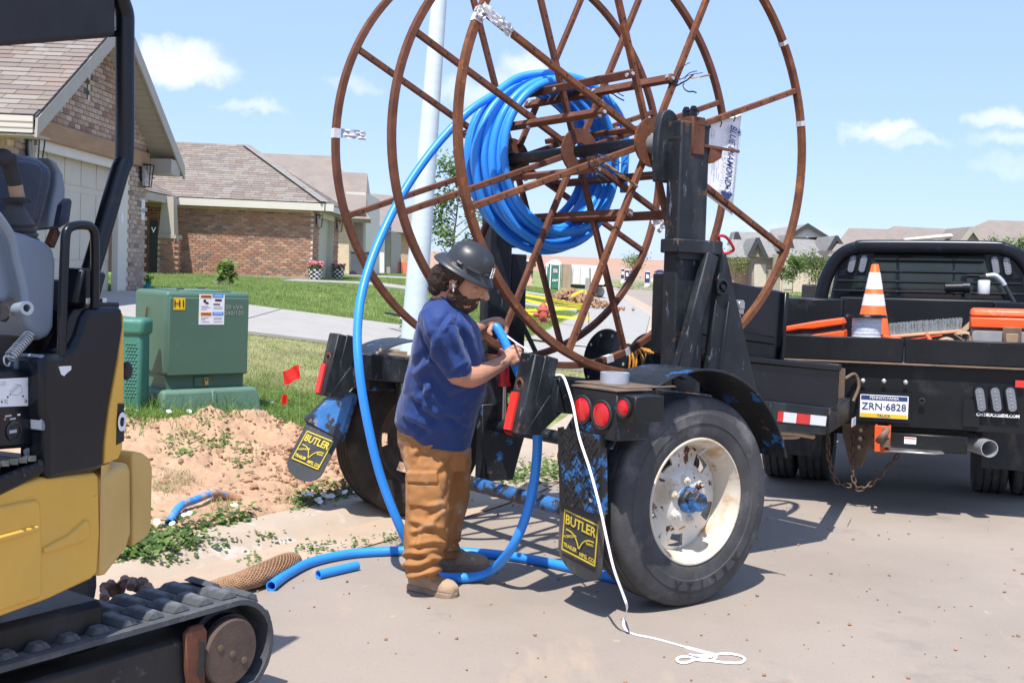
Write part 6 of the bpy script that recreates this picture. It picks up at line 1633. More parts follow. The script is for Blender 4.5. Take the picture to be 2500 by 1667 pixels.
# its axis runs along the trailer
dA,dB=tloc(hit(1487,886,tl((0,.70,0)),T_Y)),tloc(hit(1578,892,tl((0,.98,0)),T_Y))
oo=np.array([-.20,.98,1.05])
mb=MB();PA=hit(1478,884,tl((-.28,0,0)),T_X);PB=hit(1580,892,tl((-.28,0,0)),T_X);pa,pb=tloc(PA)-oo,tloc(PB)-oo
axs=pb-pa;Lx=np.linalg.norm(axs);axs/=Lx;Rw=.205
for p in(pa,pb):
    n=48;mb=MB();m0=np.cross(axs,(0,0,1));m0/=np.linalg.norm(m0);m1=np.cross(axs,m0)
    mb.lathe([(.035,-.008),(Rw,-.008),(Rw+.006,0),(Rw,.008),(Rw-.01,.004),(.035,.004)],p,axs,n)
    fo=build('flange',mb,M['gloss_black'],ws)
    for k in range(10):
        a=k*math.pi/5;c=p+(m0*math.cos(a)+m1*math.sin(a))*(Rw-.03);mb=MB();mb.cyl(c-axs*.0092,c+axs*.0092,.010,12);build('hole',mb,M['concrete'],fo)
    for k in range(5):
        a=k*2*math.pi/5+.3;d=m0*math.cos(a)+m1*math.sin(a);mb=MB();mb.bar(p+d*.04+axs*.006,p+d*(Rw-.05)+axs*.006,.012,.006,up=axs);build('flange_rib',mb,M['gloss_black'],fo)
mb=MB();rr=random.Random(11)
for k in range(17):
    c0=pa+axs*(Lx*(.06+.88*k/16));r_=.125-.03*abs(k/16-.3)+rr.uniform(-.006,.006);tw=rr.uniform(-.02,.02)
    mb.tube([c0+(m0*math.cos(t)+m1*math.sin(t))*r_+axs*tw*math.sin(t+k)for t in np.linspace(0,2*math.pi,33)[:-1]],.0065,6,closed=True)
build('wire_coil',mb,M['copper'],ws)
for k in range(5):
    c0=pa+axs*(Lx*rr.uniform(.1,.6));mb=MB();mb.tube(spline([c0+(m0*math.cos(t)+m1*math.sin(t))*(.13+.03*rr.random())+axs*(.05*(t-1.5))for t in np.linspace(.3,2.8,7)],4),.005,6);build('loose_loop',mb,M['copper'],ws)
mb=MB();mb.cyl(pa-axs*.05,pb+axs*.05,.02,12);c0=pb+axs*.03+np.array([0,0,-.03]);mb.box(c0,(.02,.02,.16));mb.box(pa-axs*.03+np.array([0,0,-.05]),(.02,.02,.2));build('spindle',mb,M['shaft'],ws)
mb=MB();c=pb+axs*.05;mb.tube(spline([c+np.array([.0,0,.03]),c+np.array([.01,.012,.07]),c+np.array([.01,-.012,.08]),c+np.array([.0,-.01,.02]),c+np.array([.0,.005,-.05])],5),.003,5);build('hairpin',mb,M['steel'],ws)
# roll of silver tape standing on the lamp box
tr_=thing('tape_roll','roll of silver tape lying on the lamp box by the right fender','tape roll',tl((1.235,-.45,1.068)),(T_X,T_Y,T_Z))
mb=MB();mb.lathe([(.042,0),(.066,0),(.066,.050),(.042,.050),(.042,0)],n=40);build('roll',mb,M['silver_side'],tr_,sharp=40)
# ================================================================== mini excavator at the left edge
EH=rad(18);E_U=np.array([math.sin(EH),math.cos(EH),0.]) # along the side panel, away from the camera
E_N=np.array([math.cos(EH),-math.sin(EH),0.]) # out of the side we see
E_Z=np.array([0,0,1.])
E_O=np.array([-1.26,3.50,0.0]) # a point of the side panel plane, above the ground
EB=(E_N,E_U,E_Z)
def el(p):return E_O+E_N*p[0]+E_U*p[1]+E_Z*p[2]
def eloc(P):v=np.array(P)-E_O;return np.array([v@E_N,v@E_U,v@E_Z])
def en(px,py,n=0.0):return eloc(hit(px,py,el((n,0,0)),E_N))
exc=thing('mini_excavator','yellow and black open canopy mini excavator on rubber tracks','excavator',E_O*[1,1,0]+np.array([0,0,float(tz(-1.26,3.5))]),EB)
_eo=exc.matrix_world.translation
def ebuild(name,mb,mat,parent=None,**k):
    """builder coordinates are (out, along, up) measured from the panel point"""
    vs=np.array(mb.v,float);W_=E_O+np.outer(vs[:,0],E_N)+np.outer(vs[:,1],E_U)+np.outer(vs[:,2],E_Z)
    mb.v=W_.tolist();return build(name,mb,mat,parent or exc,'world',**k)
def epanel(pts,n,depth,mb=None):
    """outline in pixels on the plane n, given thickness inwards"""
    mb=mb or MB();mb.slab([en(*p,n)for p in pts],(-depth,0,0));return mb
# --- lower yellow body
body_e=ebuild('body_panel',epanel([(-160,1262),(0,1193),(100,1165),(232,1152),(243,1160),(246,1300),(240,1398),(225,1413),(120,1462),(0,1506),(-160,1566)],.0,.10),M['yellow_paint'],bevel=.012,segs=3)
ebuild('door',epanel([(-120,1280),(0,1237),(60,1224),(92,1219),(100,1228),(104,1300),(104,1450),(95,1462),(0,1492),(-120,1530)],.010,.02),M['yellow_paint'],body_e,bevel=.008,segs=2)
for(a,b,n_)in((((-60,1322),(0,1312),(98,1292)),((98,1300),(0,1326),(-60,1340)),.014),(((110,1335),(180,1300),(222,1272)),((224,1300),(215,1318),(112,1352)),.004)):
    pass
ebuild('moulding',epanel([(-60,1330),(0,1308),(97,1282),(99,1296),(0,1326),(-60,1348)],.018,.02),M['yellow_paint'],body_e,bevel=.006,segs=2)
ebuild('moulding',epanel([(108,1338),(170,1306),(212,1268),(222,1272),(220,1312),(206,1322),(110,1352)],.009,.02),M['yellow_paint'],body_e,bevel=.006,segs=2)
# --- rounded counterweight wrapping the tail
def tail(profile,z0,z1,name,mat,n0=-.0,u0=.10,rx=.40,ru=.12,parent=None):
    pass
cw=MB();n=22
zs_=[(.60,.86),(.64,.95),(.70,.985),(.80,1.0),(.90,1.0),(.955,.985),(.975,.94)]
u_end=en(322,1200)[1];u_st=en(247,1200)[1]
zt_e=en(300,1125)[2];zb_e=en(250,1400)[2]
rows=[]
for zf,k in zs_:
    z=zb_e+(zt_e-zb_e)*(zf-.60)/.375
    rows.append([(-.002-.30*(1-math.cos(t))*1.0,u_st+(u_end-u_st)*1.05*k*math.sin(t)**.8 if t>0 else u_st,z)for t in np.linspace(0,math.pi/2,n)])
vs=[p for r in rows for p in r]
cw.add(vs,[(i*n+k,i*n+k+1,(i+1)*n+k+1,(i+1)*n+k)for i in range(len(rows)-1)for k in range(n-1)])
cw.add([rows[-1][k]for k in range(n)]+[(-.35,u_st,rows[-1][0][2])],[tuple(range(n))+(n,)])
cwt=ebuild('counterweight',cw,M['yellow_tan'],sharp=40)
P0=[(253,1180),(258,1172),(322,1127),(330,1140),(338,1200),(338,1290),(322,1330),(255,1402),(250,1390)]
ebuild('tail_panel',epanel([(248,1162),(300,1132),(318,1128),(323,1150),(324,1300),(312,1340),(262,1404),(243,1410),(249,1300)],.003,.14),M['yellow_tan'],cwt,bevel=.02,segs=3)
ebuild('tail_block',epanel([(328,1101),(350,1106),(368,1120),(373,1150),(370,1290),(360,1310),(325,1334),(324,1200),(323,1110)],-.035,.22),M['yellow_tan'],cwt,bevel=.022,segs=3)
# --- black engine cover with yellow tail strip
ebuild('side_cover',epanel([(104,868),(118,866),(150,864),(176,850),(192,820),(206,775),(218,757),(240,748),(285,746),(303,752),(304,800),(290,880),(268,1000),(258,1080),(256,1142),(235,1152),(120,1172),(112,1150),(114,1040),(104,1010)],.012,.10),M['gloss_black'],bevel=.018,segs=3)
ebuild('cover_flange',epanel([(101,866),(112,866),(111,950),(112,1050),(105,1052),(103,1000)],.004,.10),M['grey_plastic'],bevel=.004)
ys=ebuild('tail_strip',epanel([(303,760),(304,810),(304,1000),(300,1095),(290,1120),(256,1133),(258,1080),(268,1000),(290,880)],.004,.12),M['yellow_paint'],bevel=.012,segs=3)
ebuild('decal',epanel([(289,985),(303,985),(303,1076),(285,1086),(286,1040)],.0065,.003),M['decal_black'],ys)
p=en(295,1032,.0085);lt=text_mb('C',.075,p,(0,1,0),(0,0,1),.002,.004);lt.v=[(v[0],p[1]+(v[1]-p[1])*.62,v[2])for v in lt.v]
ebuild('lettering',lt,M['decal_white'],ys)
p=en(304,1032,.0085);mb=MB();mb.bar(p+[0,-.001,-.024],p+[0,.004,.026],.008,.003,up=(1,0,0));ebuild('lettering',mb,M['decal_white'],ys)
st=ebuild('sticker',epanel([(144,895),(174,893),(174,902),(162,912),(157,918),(150,914)],.0135,.002),M['decal_white'])
mb=MB();mb.ball(en(309,905,-.02),(.018,.022,.03),10,8);ebuild('door_latch',mb,M['rubber_dark'],exc)
# --- console side: black lower box with the pattern diagram, meter
cb=ebuild('console_box',epanel([(-120,906),(0,906),(90,900),(102,905),(104,1060),(84,1092),(0,1098),(-120,1105)],-.04,.25),M['gloss_black'],bevel=.012,segs=2)
dia=ebuild('diagram_plate',epanel([(-40,926),(0,925),(76,921),(82,926),(83,985),(78,990),(0,993),(-40,996)],-.0385,.003),M['decal_white'],cb)
mb=MB();rr=np.linspace(0,2*math.pi,25)[:-1]
for k in range(24):
    a,b=rr[k],rr[(k+1)%24];mb.bar(en(39+15*math.cos(a),951+14*math.sin(a),-.0375),en(39+15*math.cos(b),951+14*math.sin(b),-.0375),.0008,.001,up=(1,0,0))
for(a,b,c_,d)in((30,958,53,937),(27,955,50,934),(66,929,75,929),(75,929,75,944),(75,944,66,944),(66,944,66,929),(2,931,13,931),(13,931,13,940),(13,940,2,940),(2,940,2,931),(7.5,931,7.5,940),(0,975,18,975),(18,975,18,987),(60,974,76,974),(76,974,76,983),(76,983,60,983),(60,983,60,974)):
    mb.bar(en(a,b,-.0375),en(c_,d,-.0375),.0009,.001,up=(1,0,0))
ebuild('diagram_lines',mb,M['decal_grey'],dia)
mb=MB()
for a,b,r in((19,969,2.0),(56,967,2.0),(25,963,1.4)):
    c=en(a,b,-.0375);mb.lathe([(r*.0013,0),(r*.0013,.001),(.0001,.001)],c,(1,0,0),12)
for s_,a,b in(('1',13,981),('2',71,979)):mb.merge(text_mb(s_,.012,en(a,b,-.0372),(0,1,0),(0,0,1),.001,.0004))
for a,b in((5,981),(64,979)):c=en(a,b,-.0372);mb.bar(c+[0,-.004,0],c+[0,.004,0],.0012,.001,up=(1,0,0));mb.bar(c+[0,0,-.004],c+[0,0,.004],.0012,.001,up=(1,0,0))
ebuild('diagram_print',mb,M['decal_black'],dia)
mb=MB();mb.lathe([(.029,0),(.029,.004),(.022,.005),(.022,.002),(.0001,.002)],en(33,1052,-.04),(1,0,0),28);ebuild('hour_meter',mb,M['rubber_dark'],cb);mb=MB();c=en(31,1053,-.037);mb.box(c,(.002,.030,.009));ebuild('meter_window',mb,M['decal_grey'],cb)
for a,b,w_,m_ in((20,1015,.024,'decal_grey'),(46,1012,.010,'decal_white'),(12,1023,.006,'decal_orange'),(31,1022,.022,'decal_grey')):
    mb=MB();mb.box(en(a,b,-.039),(.002,w_,.005));ebuild('label_print',mb,M[m_],cb)
# deck in front with ribs, wing bolt
dk=ebuild('floor_plate',epanel([(-140,1205),(0,1165),(60,1140),(100,1128),(112,1120),(112,1150),(100,1163),(0,1212),(-140,1262)],.012,.35),M['black_paint'],bevel=.008)
mb=MB();mb.box(en(30,1134,-.20),(.34,.22,.03));ebuild('floor_mat',mb,M['bellow'],dk,bevel=.008)
mb=MB()
for k in range(5):mb.bar(en(-10+k*22,1136-k*4,.01),en(-10+k*22,1126-k*4,-.20),.022,.014)
ebuild('mat_rib',mb,M['bellow'],dk)
mb=MB();c=en(64,1122,-.05);mb.lathe([(.022,-.012),(.022,-.004),(.012,0),(.008,.012)],c,(0,0,1),14);mb.prism([(-.014,.028),(-.006,.008),(.006,.008),(.014,.028),(.006,.034),(-.006,.034)],c,(0,1,0),(0,0,1),.004);ebuild('wing_bolt',mb,M['galv'],exc)
mb=MB();mb.cyl(en(56,1161,.0),en(56,1161,.014),.007,10);ebuild('bolt_hole',mb,M['rubber_dark'],dk)
# --- grey console with bellows and joystick
ebuild('console',epanel([(-120,560),(0,555),(25,560),(70,572),(118,592),(135,606),(141,640),(138,720),(135,800),(122,825),(100,832),(80,822),(62,780),(50,735),(25,730),(15,742),(-20,745),(-120,748)],-.06,.14),M['grey_plastic'],bevel=.035,segs=4)
mb=MB()
mb.lathe([(.058,-.06),(.064,-.05),(.056,-.042),(.062,-.034),(.054,-.026),(.060,-.018),(.050,-.010),(.055,-.002),(.044,.010),(.036,.028),(.025,.048),(.020,.06)],en(38,545,-.135),E_Z*1.0+np.array([0,-.0,0])if False else(0.0,-.10,1.0),30)
ebuild('bellows',mb,M['bellow'],sharp=25)
mb=MB();mb.lathe([(.020,-.008),(.036,-.006),(.040,0),(.036,.008),(.020,.010)],en(42,490,-.13),(0,-.1,1),24);ebuild('dust_collar',mb,M['rubber_dark'],exc)
P=[en(44,488,-.13),en(38,455,-.13),en(30,425,-.13),en(20,395,-.13),en(14,378,-.13)]
mb=MB();mb.tube(spline(P,5),[.019]*6+[.021]*8+[.024,.026,.027,.026,.025,.022,.016][:7],14);js=ebuild('joystick',mb,M['rubber_dark'],exc)
mb=MB();mb.tube(spline([en(44,486,-.13),en(40,468,-.13),en(37,452,-.13)],3),.0205,14);ebuild('taped_grip',mb,M['strap'],js)
mb=MB();mb.ball(en(8,385,-.125),(.024,.034,.026),16,12);ebuild('grip_head',mb,M['rubber_dark'],js)
# seat
mb=MB();mb.prism([(.0,.0),(.30,.0),(.345,.06),(.36,.20),(.345,.33),(.30,.40),(.22,.425),(-.3,.425),(-.3,.0)],en(-40,575,-.42),(0,1,0),(0,0,1),.26)
seat=ebuild('seat',epanel([(-120,378),(0,376),(60,376),(105,384),(130,400),(138,420),(136,455),(120,520),(108,562),(60,590),(-120,590)],-.30,.24),M['seat'],bevel=.05,segs=4)
ebuild('seat_back',epanel([(120,384),(140,396),(156,425),(162,460),(160,510),(150,545),(118,562),(122,520),(136,455),(139,420)],-.33,.2),M['grey_plastic'],seat,bevel=.03,segs=4)
ebuild('seat_inset',epanel([(-120,398),(0,392),(70,393),(100,402),(108,420),(100,470),(80,545),(-120,575)],-.291,.02),M['seat'],seat,bevel=.02,segs=3)
mb=MB();mb.prism([(0,0),(.05,.02),(.062,.09),(.05,.10),(.02,.075)],en(125,558,-.2),(0,1,0),(0,0,1),.03);ebuild('buckle',mb,M['seat'],exc,bevel=.006)
mb=MB();mb.tube(spline([en(88,560,-.15),en(120,557,-.15),en(138,556,-.15),en(142,575,-.15)],4),.004,6);ebuild('cable',mb,M['rubber_dark'],exc)
mb=MB();mb.bar(en(120,600,-.16),en(136,562,-.16),.02,.026);ebuild('bracket',mb,M['rust'],exc)
# lock lever over the console, spring
mb=MB();mb.tube(spline([en(-20,512,-.03),en(5,545,-.03),en(28,585,-.03),(en(40,640,-.03)),en(55,700,-.03),en(60,745,-.03)],6),.0145,10);mb.pipe([en(42,757,-.03),en(66,752,.02)],.020,.011,18);ebuild('lock_lever',mb,M['grey_plastic'],exc)
P=[];c0,c1=en(72,818,-.06),en(24,872,-.06);ax_=c1-c0;L_=np.linalg.norm(ax_);ax_/=L_;s0=np.array([1.,0,0]);s1=np.cross(ax_,s0)
for t in np.linspace(0,1,220):P.append(c0+ax_*L_*t+(s0*math.cos(t*2*math.pi*11)+s1*math.sin(t*2*math.pi*11))*.015)
mb=MB();mb.tube(P,.0024,6);mb.tube(spline([P[-1],c1+ax_*.012+s1*.015,c1+ax_*.026,c1+ax_*.02-s1*.015,c1+ax_*.008-s1*.012],5),.0026,6);ebuild('return_spring',mb,M['galv'],exc)
mb=MB();mb.box(en(60,800,-.26),(.2,.30,.30));mb.cyl(en(2,762,-.08),en(2,762,-.04),.022,14);mb.cyl(en(10,775,-.08),en(10,775,-.05),.014,6);ebuild('inner_frame',mb,M['rubber_dark'],exc)
ebuild('boot_cover',epanel([(78,866),(98,872),(103,905),(60,907),(66,885)],-.08,.08),M['bellow'],exc,bevel=.01)
ebuild('rear_wall',epanel([(140,757),(210,757),(190,860),(140,870)],-.07,.06),M['black_paint'],exc)
mb=MB();mb.cyl(en(186,793,-.07),en(186,793,-.055),.010,8);mb.ball(en(178,822,-.06),(.01,.014,.02),8,6);ebuild('bolt',mb,M['galv'],exc)
# grab rail
mb=MB();mb.tube(spline([en(150,868,.0),en(152,780,.0),en(157,640,.0),en(160,580,.0),en(166,560,.0),en(182,551,.0),en(210,550,.0),en(224,557,.0),en(231,578,.0),en(232,660,.0),en(231,752,.0)],6),.0135,14);ebuild('grab_rail',mb,M['gloss_black'],exc)
# canopy post, foot, roof edge
nP=-.06
P=spline([en(288,-40,nP),en(294,0,nP),en(304,35,nP),en(305,80,nP),en(305,200,nP),en(304,375,nP),en(299,402,nP),en(289,430,nP),en(240,600,nP),en(212,690,nP),en(196,748,nP)],8)
mb=MB();mb.tube(P,.0295,18);ebuild('canopy_post',mb,M['gloss_black'],exc)
ebuild('post_foot',epanel([(205,657),(217,655),(258,664),(261,672),(243,742),(186,742)],nP+.035,.07),M['gloss_black'],exc,bevel=.006)
mb=MB();mb.box(en(220,745,nP),(.12,.13,.02));ebuild('foot_plate',mb,M['rubber_dark'],exc,bevel=.004)
for px in(212,252):mb=MB();mb.cyl(en(px,740,nP+.03),en(px,728,nP+.03),.012,6);ebuild('bolt',mb,M['galv'],exc)
ebuild('roof',epanel([(-300,-130),(284,-130),(285,90),(240,95),(0,114),(-300,135)],nP+.015,.9),M['rubber_dark'],exc,bevel=.015,segs=2)
mb=MB();mb.bar(en(-300,116,nP-.02),en(284,82,nP-.02),.05,.02);ebuild('roof_rail',mb,M['gloss_black'],exc,bevel=.01)
# --- undercarriage: track belt with lugs round two wheels
TD=np.array([.565,.825,0]);TD/=np.linalg.norm(TD);TN=np.array([TD[1],-TD[0],0])
zg=float(tz(-1.0,3.9))
hubP=at(560,1590,3.98) # centre of the end wheel, on the outer side
TB=(TN,TD,E_Z);RW=.185
hubP[2]=max(hubP[2],zg+RW);ZB=zg-hubP[2]+.034
t_out=np.array([hubP[0],hubP[1],hubP[2]])
WT=.30
def tk(n_,d,z):return t_out+TN*n_+TD*d+E_Z*z
Lt=1.75
zc=hubP[2]
top_r=RW;
prof=[] # belt centre line in (d, z)
for t in np.linspace(-rad(55),math.pi/2,20):prof.append((.02+(RW-.012)*math.cos(t),(RW-.012)*math.sin(t)))
for t in np.linspace(math.pi/2,1.36*math.pi,16):prof.append((-Lt+(RW-.012)*math.cos(t),(RW-.012)*math.sin(t)))
prof+=[(-Lt+.12,ZB),(-.30,ZB)];pc=np.array(prof)
seg=np.vstack([pc,pc[:1]]);Ls=np.concatenate([[0],np.cumsum(np.linalg.norm(np.diff(seg,axis=0),axis=1))])
NB_=120
belt=[(np.interp(s,Ls,seg[:,0]),np.interp(s,Ls,seg[:,1]))for s in np.linspace(0,Ls[-1],NB_+1)[:-1]]
mb=MB();th_=.022
for d,z in belt:
    i=belt.index((d,z));a,b=belt[i-1],belt[(i+1)%NB_];t=np.array([b[0]-a[0],b[1]-a[1]]);t/=np.linalg.norm(t);o=np.array([t[1],-t[0]])
    for n_,k in((.012,-1),(.012,.7),(.0,1),(-WT,1),(-WT-.012,.7),(-WT-.012,-1)):
        mb.v.append(tuple(tk(n_,d+o[0]*th_*k/2,z+o[1]*th_*k/2)))
n=6
mb.f=[(i*n+k,((i+1)%NB_)*n+k,((i+1)%NB_)*n+(k+1)%n,i*n+(k+1)%n)for i in range(NB_)for k in range(n)]
mb.m=[0]*len(mb.f);mb.rnd=[0]*len(mb.f)
track=build('track',mb,M['track_rubber'],exc,'world',sharp=30)
pitch=.105;k=0;s=.03;first=None
while s<Ls[-1]-.04:
    d,z=np.interp(s,Ls,seg[:,0]),np.interp(s,Ls,seg[:,1]);d2,z2=np.interp(s+.01,Ls,seg[:,0]),np.interp(s+.01,Ls,seg[:,1])
    t=np.array([d2-d,z2-z]);t/=np.linalg.norm(t);o=np.array([t[1],-t[0]])
    for side in(0,1):
        dd=s+(pitch*.5 if side else 0);d,z=np.interp(dd%Ls[-1],Ls,seg[:,0]),np.interp(dd%Ls[-1],Ls,seg[:,1])
        c=tk(-WT*(.27 if side==0 else.73),d+o[0]*.011,z+o[1]*.011)
        T3=TD*t[0]+E_Z*t[1];O3=TD*o[0]+E_Z*o[1]
        if first is None:
            lm=MB();hw=WT*.235
            lm.add([(-hw,-.042,0),(hw,-.036,0),(hw,.036,0),(-hw,.042,0),(-hw*.80,-.022,.023),(hw*.88,-.019,.023),(hw*.88,.016,.023),(-hw*.80,.024,.023)],
                   [(0,3,2,1),(4,5,6,7),(0,1,5,4),(1,2,6,5),(2,3,7,6),(3,0,4,7)])
            first=build('tread_lug',lm,M['track_rubber'],track,bevel=.004);lg=first
        else:
            lg=bpy.data.objects.new('tread_lug',first.data);COL.objects.link(lg);lg.parent=track
            bm_=lg.modifiers.new('bevel','BEVEL');bm_.width=.004;bm_.segments=1;bm_.limit_method='ANGLE'
        Mw=Matrix(((TN[0],T3[0],O3[0],c[0]),(TN[1],T3[1],O3[1],c[1]),(TN[2],T3[2],O3[2],c[2]),(0,0,0,1)))
        lg.matrix_local=world_of(track).inverted()@Mw
    s+=pitch
def tbuild(name,mb,mat,parent=None,**k):return build(name,mb,mat,parent or exc,'world',**k)
iw=MB();iw.lathe([(.05,-.26),(.14,-.24),(RW-.03,-.22),(RW-.03,-.08),(.15,-.05),(.13,-.045),(.13,-.012)],t_out,TN,40);tbuild('idler_wheel',iw,M['black_paint'],sharp=30)
mb=MB();mb.lathe([(.118,-.02),(.118,.008),(.112,.014),(.0001,.016)],t_out,TN,44);dr=tbuild('drive_cover',mb,pbr('brown_drive_cover',(.095,.06,.045),.7,var=.3,scale=7,bump=.3,bscale=60,spots=[((.22,.19,.16),.62,9,.15)]),sharp=40)
for k in range(3):
    c=tk(.016,-.055+.055*k,.03-.035*k);mb=MB();mb.lathe([(.013,0),(.013,.002),(.008,.003),(.0001,.003)],c,TN,14);tbuild('bolt',mb,M['hitch'],dr)
mb=MB();mb.bar(tk(-.10,-.10,-.02),tk(-.10,-Lt+.1,-.02),.16,.23);tbuild('track_frame',mb,pbr('greasy_frame',(.02,.019,.019),.6,var=.3,spots=[((.11,.065,.045),.60,7,.15,.85),((.07,.07,.072),.6,20,.1)]),bevel=.015)
mb=MB();mb.prism([(-.16,-.12),(-.10,-.13),(-.095,.10),(-.115,.13),(-.165,.13),(-.19,.11),(-.18,-.02)],tk(-.015,-.01,.0),TD,E_Z,.02);tbuild('frame_lug',mb,M['rust'],bevel=.004)
mb=MB();mb.bar(tk(.006,-.135,.075),tk(.006,-.14,-.045),.012,.034,up=TN);tbuild('lug_slot',mb,M['rubber_dark'])
for k in range(3):mb=MB();mb.lathe([(.055,-.24),(.062,-.2),(.062,-.06),(.04,-.05),(.0001,-.05)],tk(0,-.45-.4*k,-.145),TN,24);tbuild('roller',mb,M['black_paint'])
mb=MB();c=tk(-.5,-Lt/2-.1,.2);mb.box(c,(.9,1.0,.16),np.stack([TN,TD,E_Z],1));tbuild('undercarriage',mb,M['black_paint'],bevel=.02)
mb=MB();c=tk(-.55,-Lt/2-.05,.32);mb.cyl(c,c+E_Z*.14,.33,32);tbuild('slew_ring',mb,M['rubber_dark'])
# the far track
far=MB();o_=-1.05
for d,z in belt:
    i=belt.index((d,z));a,b=belt[i-1],belt[(i+1)%NB_];t=np.array([b[0]-a[0],b[1]-a[1]]);t/=np.linalg.norm(t);o=np.array([t[1],-t[0]])
    for n_,k in((0,-1),(0,1),(-WT,1),(-WT,-1)):far.v.append(tuple(tk(o_+n_,d+o[0]*.02*k,z+o[1]*.02*k)))
far.f=[(i*4+k,((i+1)%NB_)*4+k,((i+1)%NB_)*4+(k+1)%4,i*4+(k+1)%4)for i in range(NB_)for k in range(4)];far.m=[0]*len(far.f);far.rnd=[0]*len(far.f)
tbuild('track',far,M['track_rubber'],sharp=30)
# ================================================================== the man
def section_loft(mb,secs,n=28,sub=4,ex=2.3,cap=True):
    """secs: (L point, R point, half depth vector); closed skin through elliptic sections"""
    C=np.array([(np.array(l)+np.array(r))/2 for l,r,_ in secs]);A=np.array([(np.array(r)-np.array(l))/2 for l,r,_ in secs]);B=np.array([b for _,_,b in secs],float)
    C,A,B=spline(C,sub),spline(A,sub),spline(B,sub)
    N=len(C);vs=[]
    for i in range(N):
        for k in range(n):
            t=2*math.pi*k/n;c,s=math.cos(t),math.sin(t)
            vs.append(C[i]+A[i]*math.copysign(abs(c)**(2/ex),c)+B[i]*math.copysign(abs(s)**(2/ex),s))
    fs=[(i*n+k,i*n+(k+1)%n,(i+1)*n+(k+1)%n,(i+1)*n+k)for i in range(N-1)for k in range(n)]
    if cap:
        vs+=[C[0],C[-1]];a,b=N*n,N*n+1
        fs+=[(a,(k+1)%n,k)for k in range(n)]+[(b,(N-1)*n+k,(N-1)*n+(k+1)%n)for k in range(n)]
    mb.add(vs,fs);return mb
def limb(mb,pts,rads,n=16,sub=5):
    P=spline(pts,sub);R=np.interp(np.linspace(0,len(rads)-1,len(P)),range(len(rads)),rads)
    # round the ends
    t0=P[0]-P[1];t0/=np.linalg.norm(t0);t1=P[-1]-P[-2];t1/=np.linalg.norm(t1)
    P=np.vstack([P[0]+t0*R[0]*.7,P[0]+t0*R[0]*.45,P,P[-1]+t1*R[-1]*.45,P[-1]+t1*R[-1]*.7])
    R=np.concatenate([[R[0]*.35,R[0]*.8],R,[R[-1]*.8,R[-1]*.35]])
    mb.tube(P,R,n);return mb
def fuse(mb,voxel,smooth=4,fac=.5):
    """union of overlapping closed shapes as ONE continuous surface"""
    me=bpy.data.meshes.new('tmp');me.from_pydata(mb.v,[],mb.f);me.update()
    bm=bmesh.new();bm.from_mesh(me);bmesh.ops.recalc_face_normals(bm,faces=bm.faces[:]);bm.to_mesh(me);bm.free()
    ob=bpy.data.objects.new('tmp',me);COL.objects.link(ob)
    r=ob.modifiers.new('r','REMESH');r.mode='VOXEL';r.voxel_size=voxel;r.adaptivity=0
    s=ob.modifiers.new('s','SMOOTH');s.iterations=smooth;s.factor=fac
    dg=bpy.context.evaluated_depsgraph_get();ev=ob.evaluated_get(dg);m=ev.to_mesh()
    V=np.zeros(len(m.vertices)*3);m.vertices.foreach_get('co',V);Nn=np.zeros(len(m.vertices)*3);m.vertices.foreach_get('normal',Nn)
    F=[tuple(p.vertices)for p in m.polygons]
    ev.to_mesh_clear();bpy.data.objects.remove(ob);bpy.data.meshes.remove(me)
    return V.reshape(-1,3),F,Nn.reshape(-1,3)
def projv(V):
    d=V-C_LOC;z=d@C_FW
    return np.stack([W_PX/2+F_PX*(d@C_RT)/z,H_PX/2-F_PX*(d@C_UP)/z],1)
def nz3(P,s,seed=0):return np.array([noise.noise((p[0]*s+seed,p[1]*s-seed,p[2]*s+2*seed))for p in P])
def soft_poly(Q,poly,w):
    """signed softness of points in a convex-ish pixel polygon: 1 inside, 0 outside"""
    poly=np.array(poly,float);n=len(poly);d=np.full(len(Q),1e9)
    ar=sum(poly[i][0]*poly[(i+1)%n][1]-poly[(i+1)%n][0]*poly[i][1]for i in range(n));sg=1 if ar>0 else-1
    for i in range(n):
        a,b=poly[i],poly[(i+1)%n];e=b-a;nn=np.array([-e[1],e[0]])/np.linalg.norm(e)*sg
        d=np.minimum(d,(Q-a)@nn)
    return np.clip(d/w,0,1)
def crease(Q,a,b,w,amp):
    """a fold running from pixel a to b: ridge with a valley on its lower side"""
    a,b=np.array(a,float),np.array(b,float);e=b-a;L=np.linalg.norm(e);e/=L;nn=np.array([-e[1],e[0]])
    t=(Q-a)@e/L;s=(Q-a)@nn/w
    env=np.clip(np.minimum(t,1-t)*5+.25,0,1)*(t>-.06)*(t<1.06)
    return amp*env*(np.exp(-s**2)-.85*np.exp(-(s-1.6)**2))
def mbv(V,F):
    mb=MB();mb.v=V.tolist();mb.f=F;mb.m=[0]*len(F);mb.rnd=[0]*len(F);return mb
man=thing('person','man in black hard hat, navy shirt and muddy brown trousers holding a blue conduit end','person',gp(-.36,5.74))
YD_=np.array([0,1.0,0])
def sec(L,R,hy,Y):return(at(*L,Y),at(*R,Y),YD_*hy)
YB=5.72
def yb(py):return float(np.interp(py,[600,720,800,900,1000,1060,1120,1200],[5.27,5.33,5.40,5.50,5.60,5.655,5.69,5.72]))
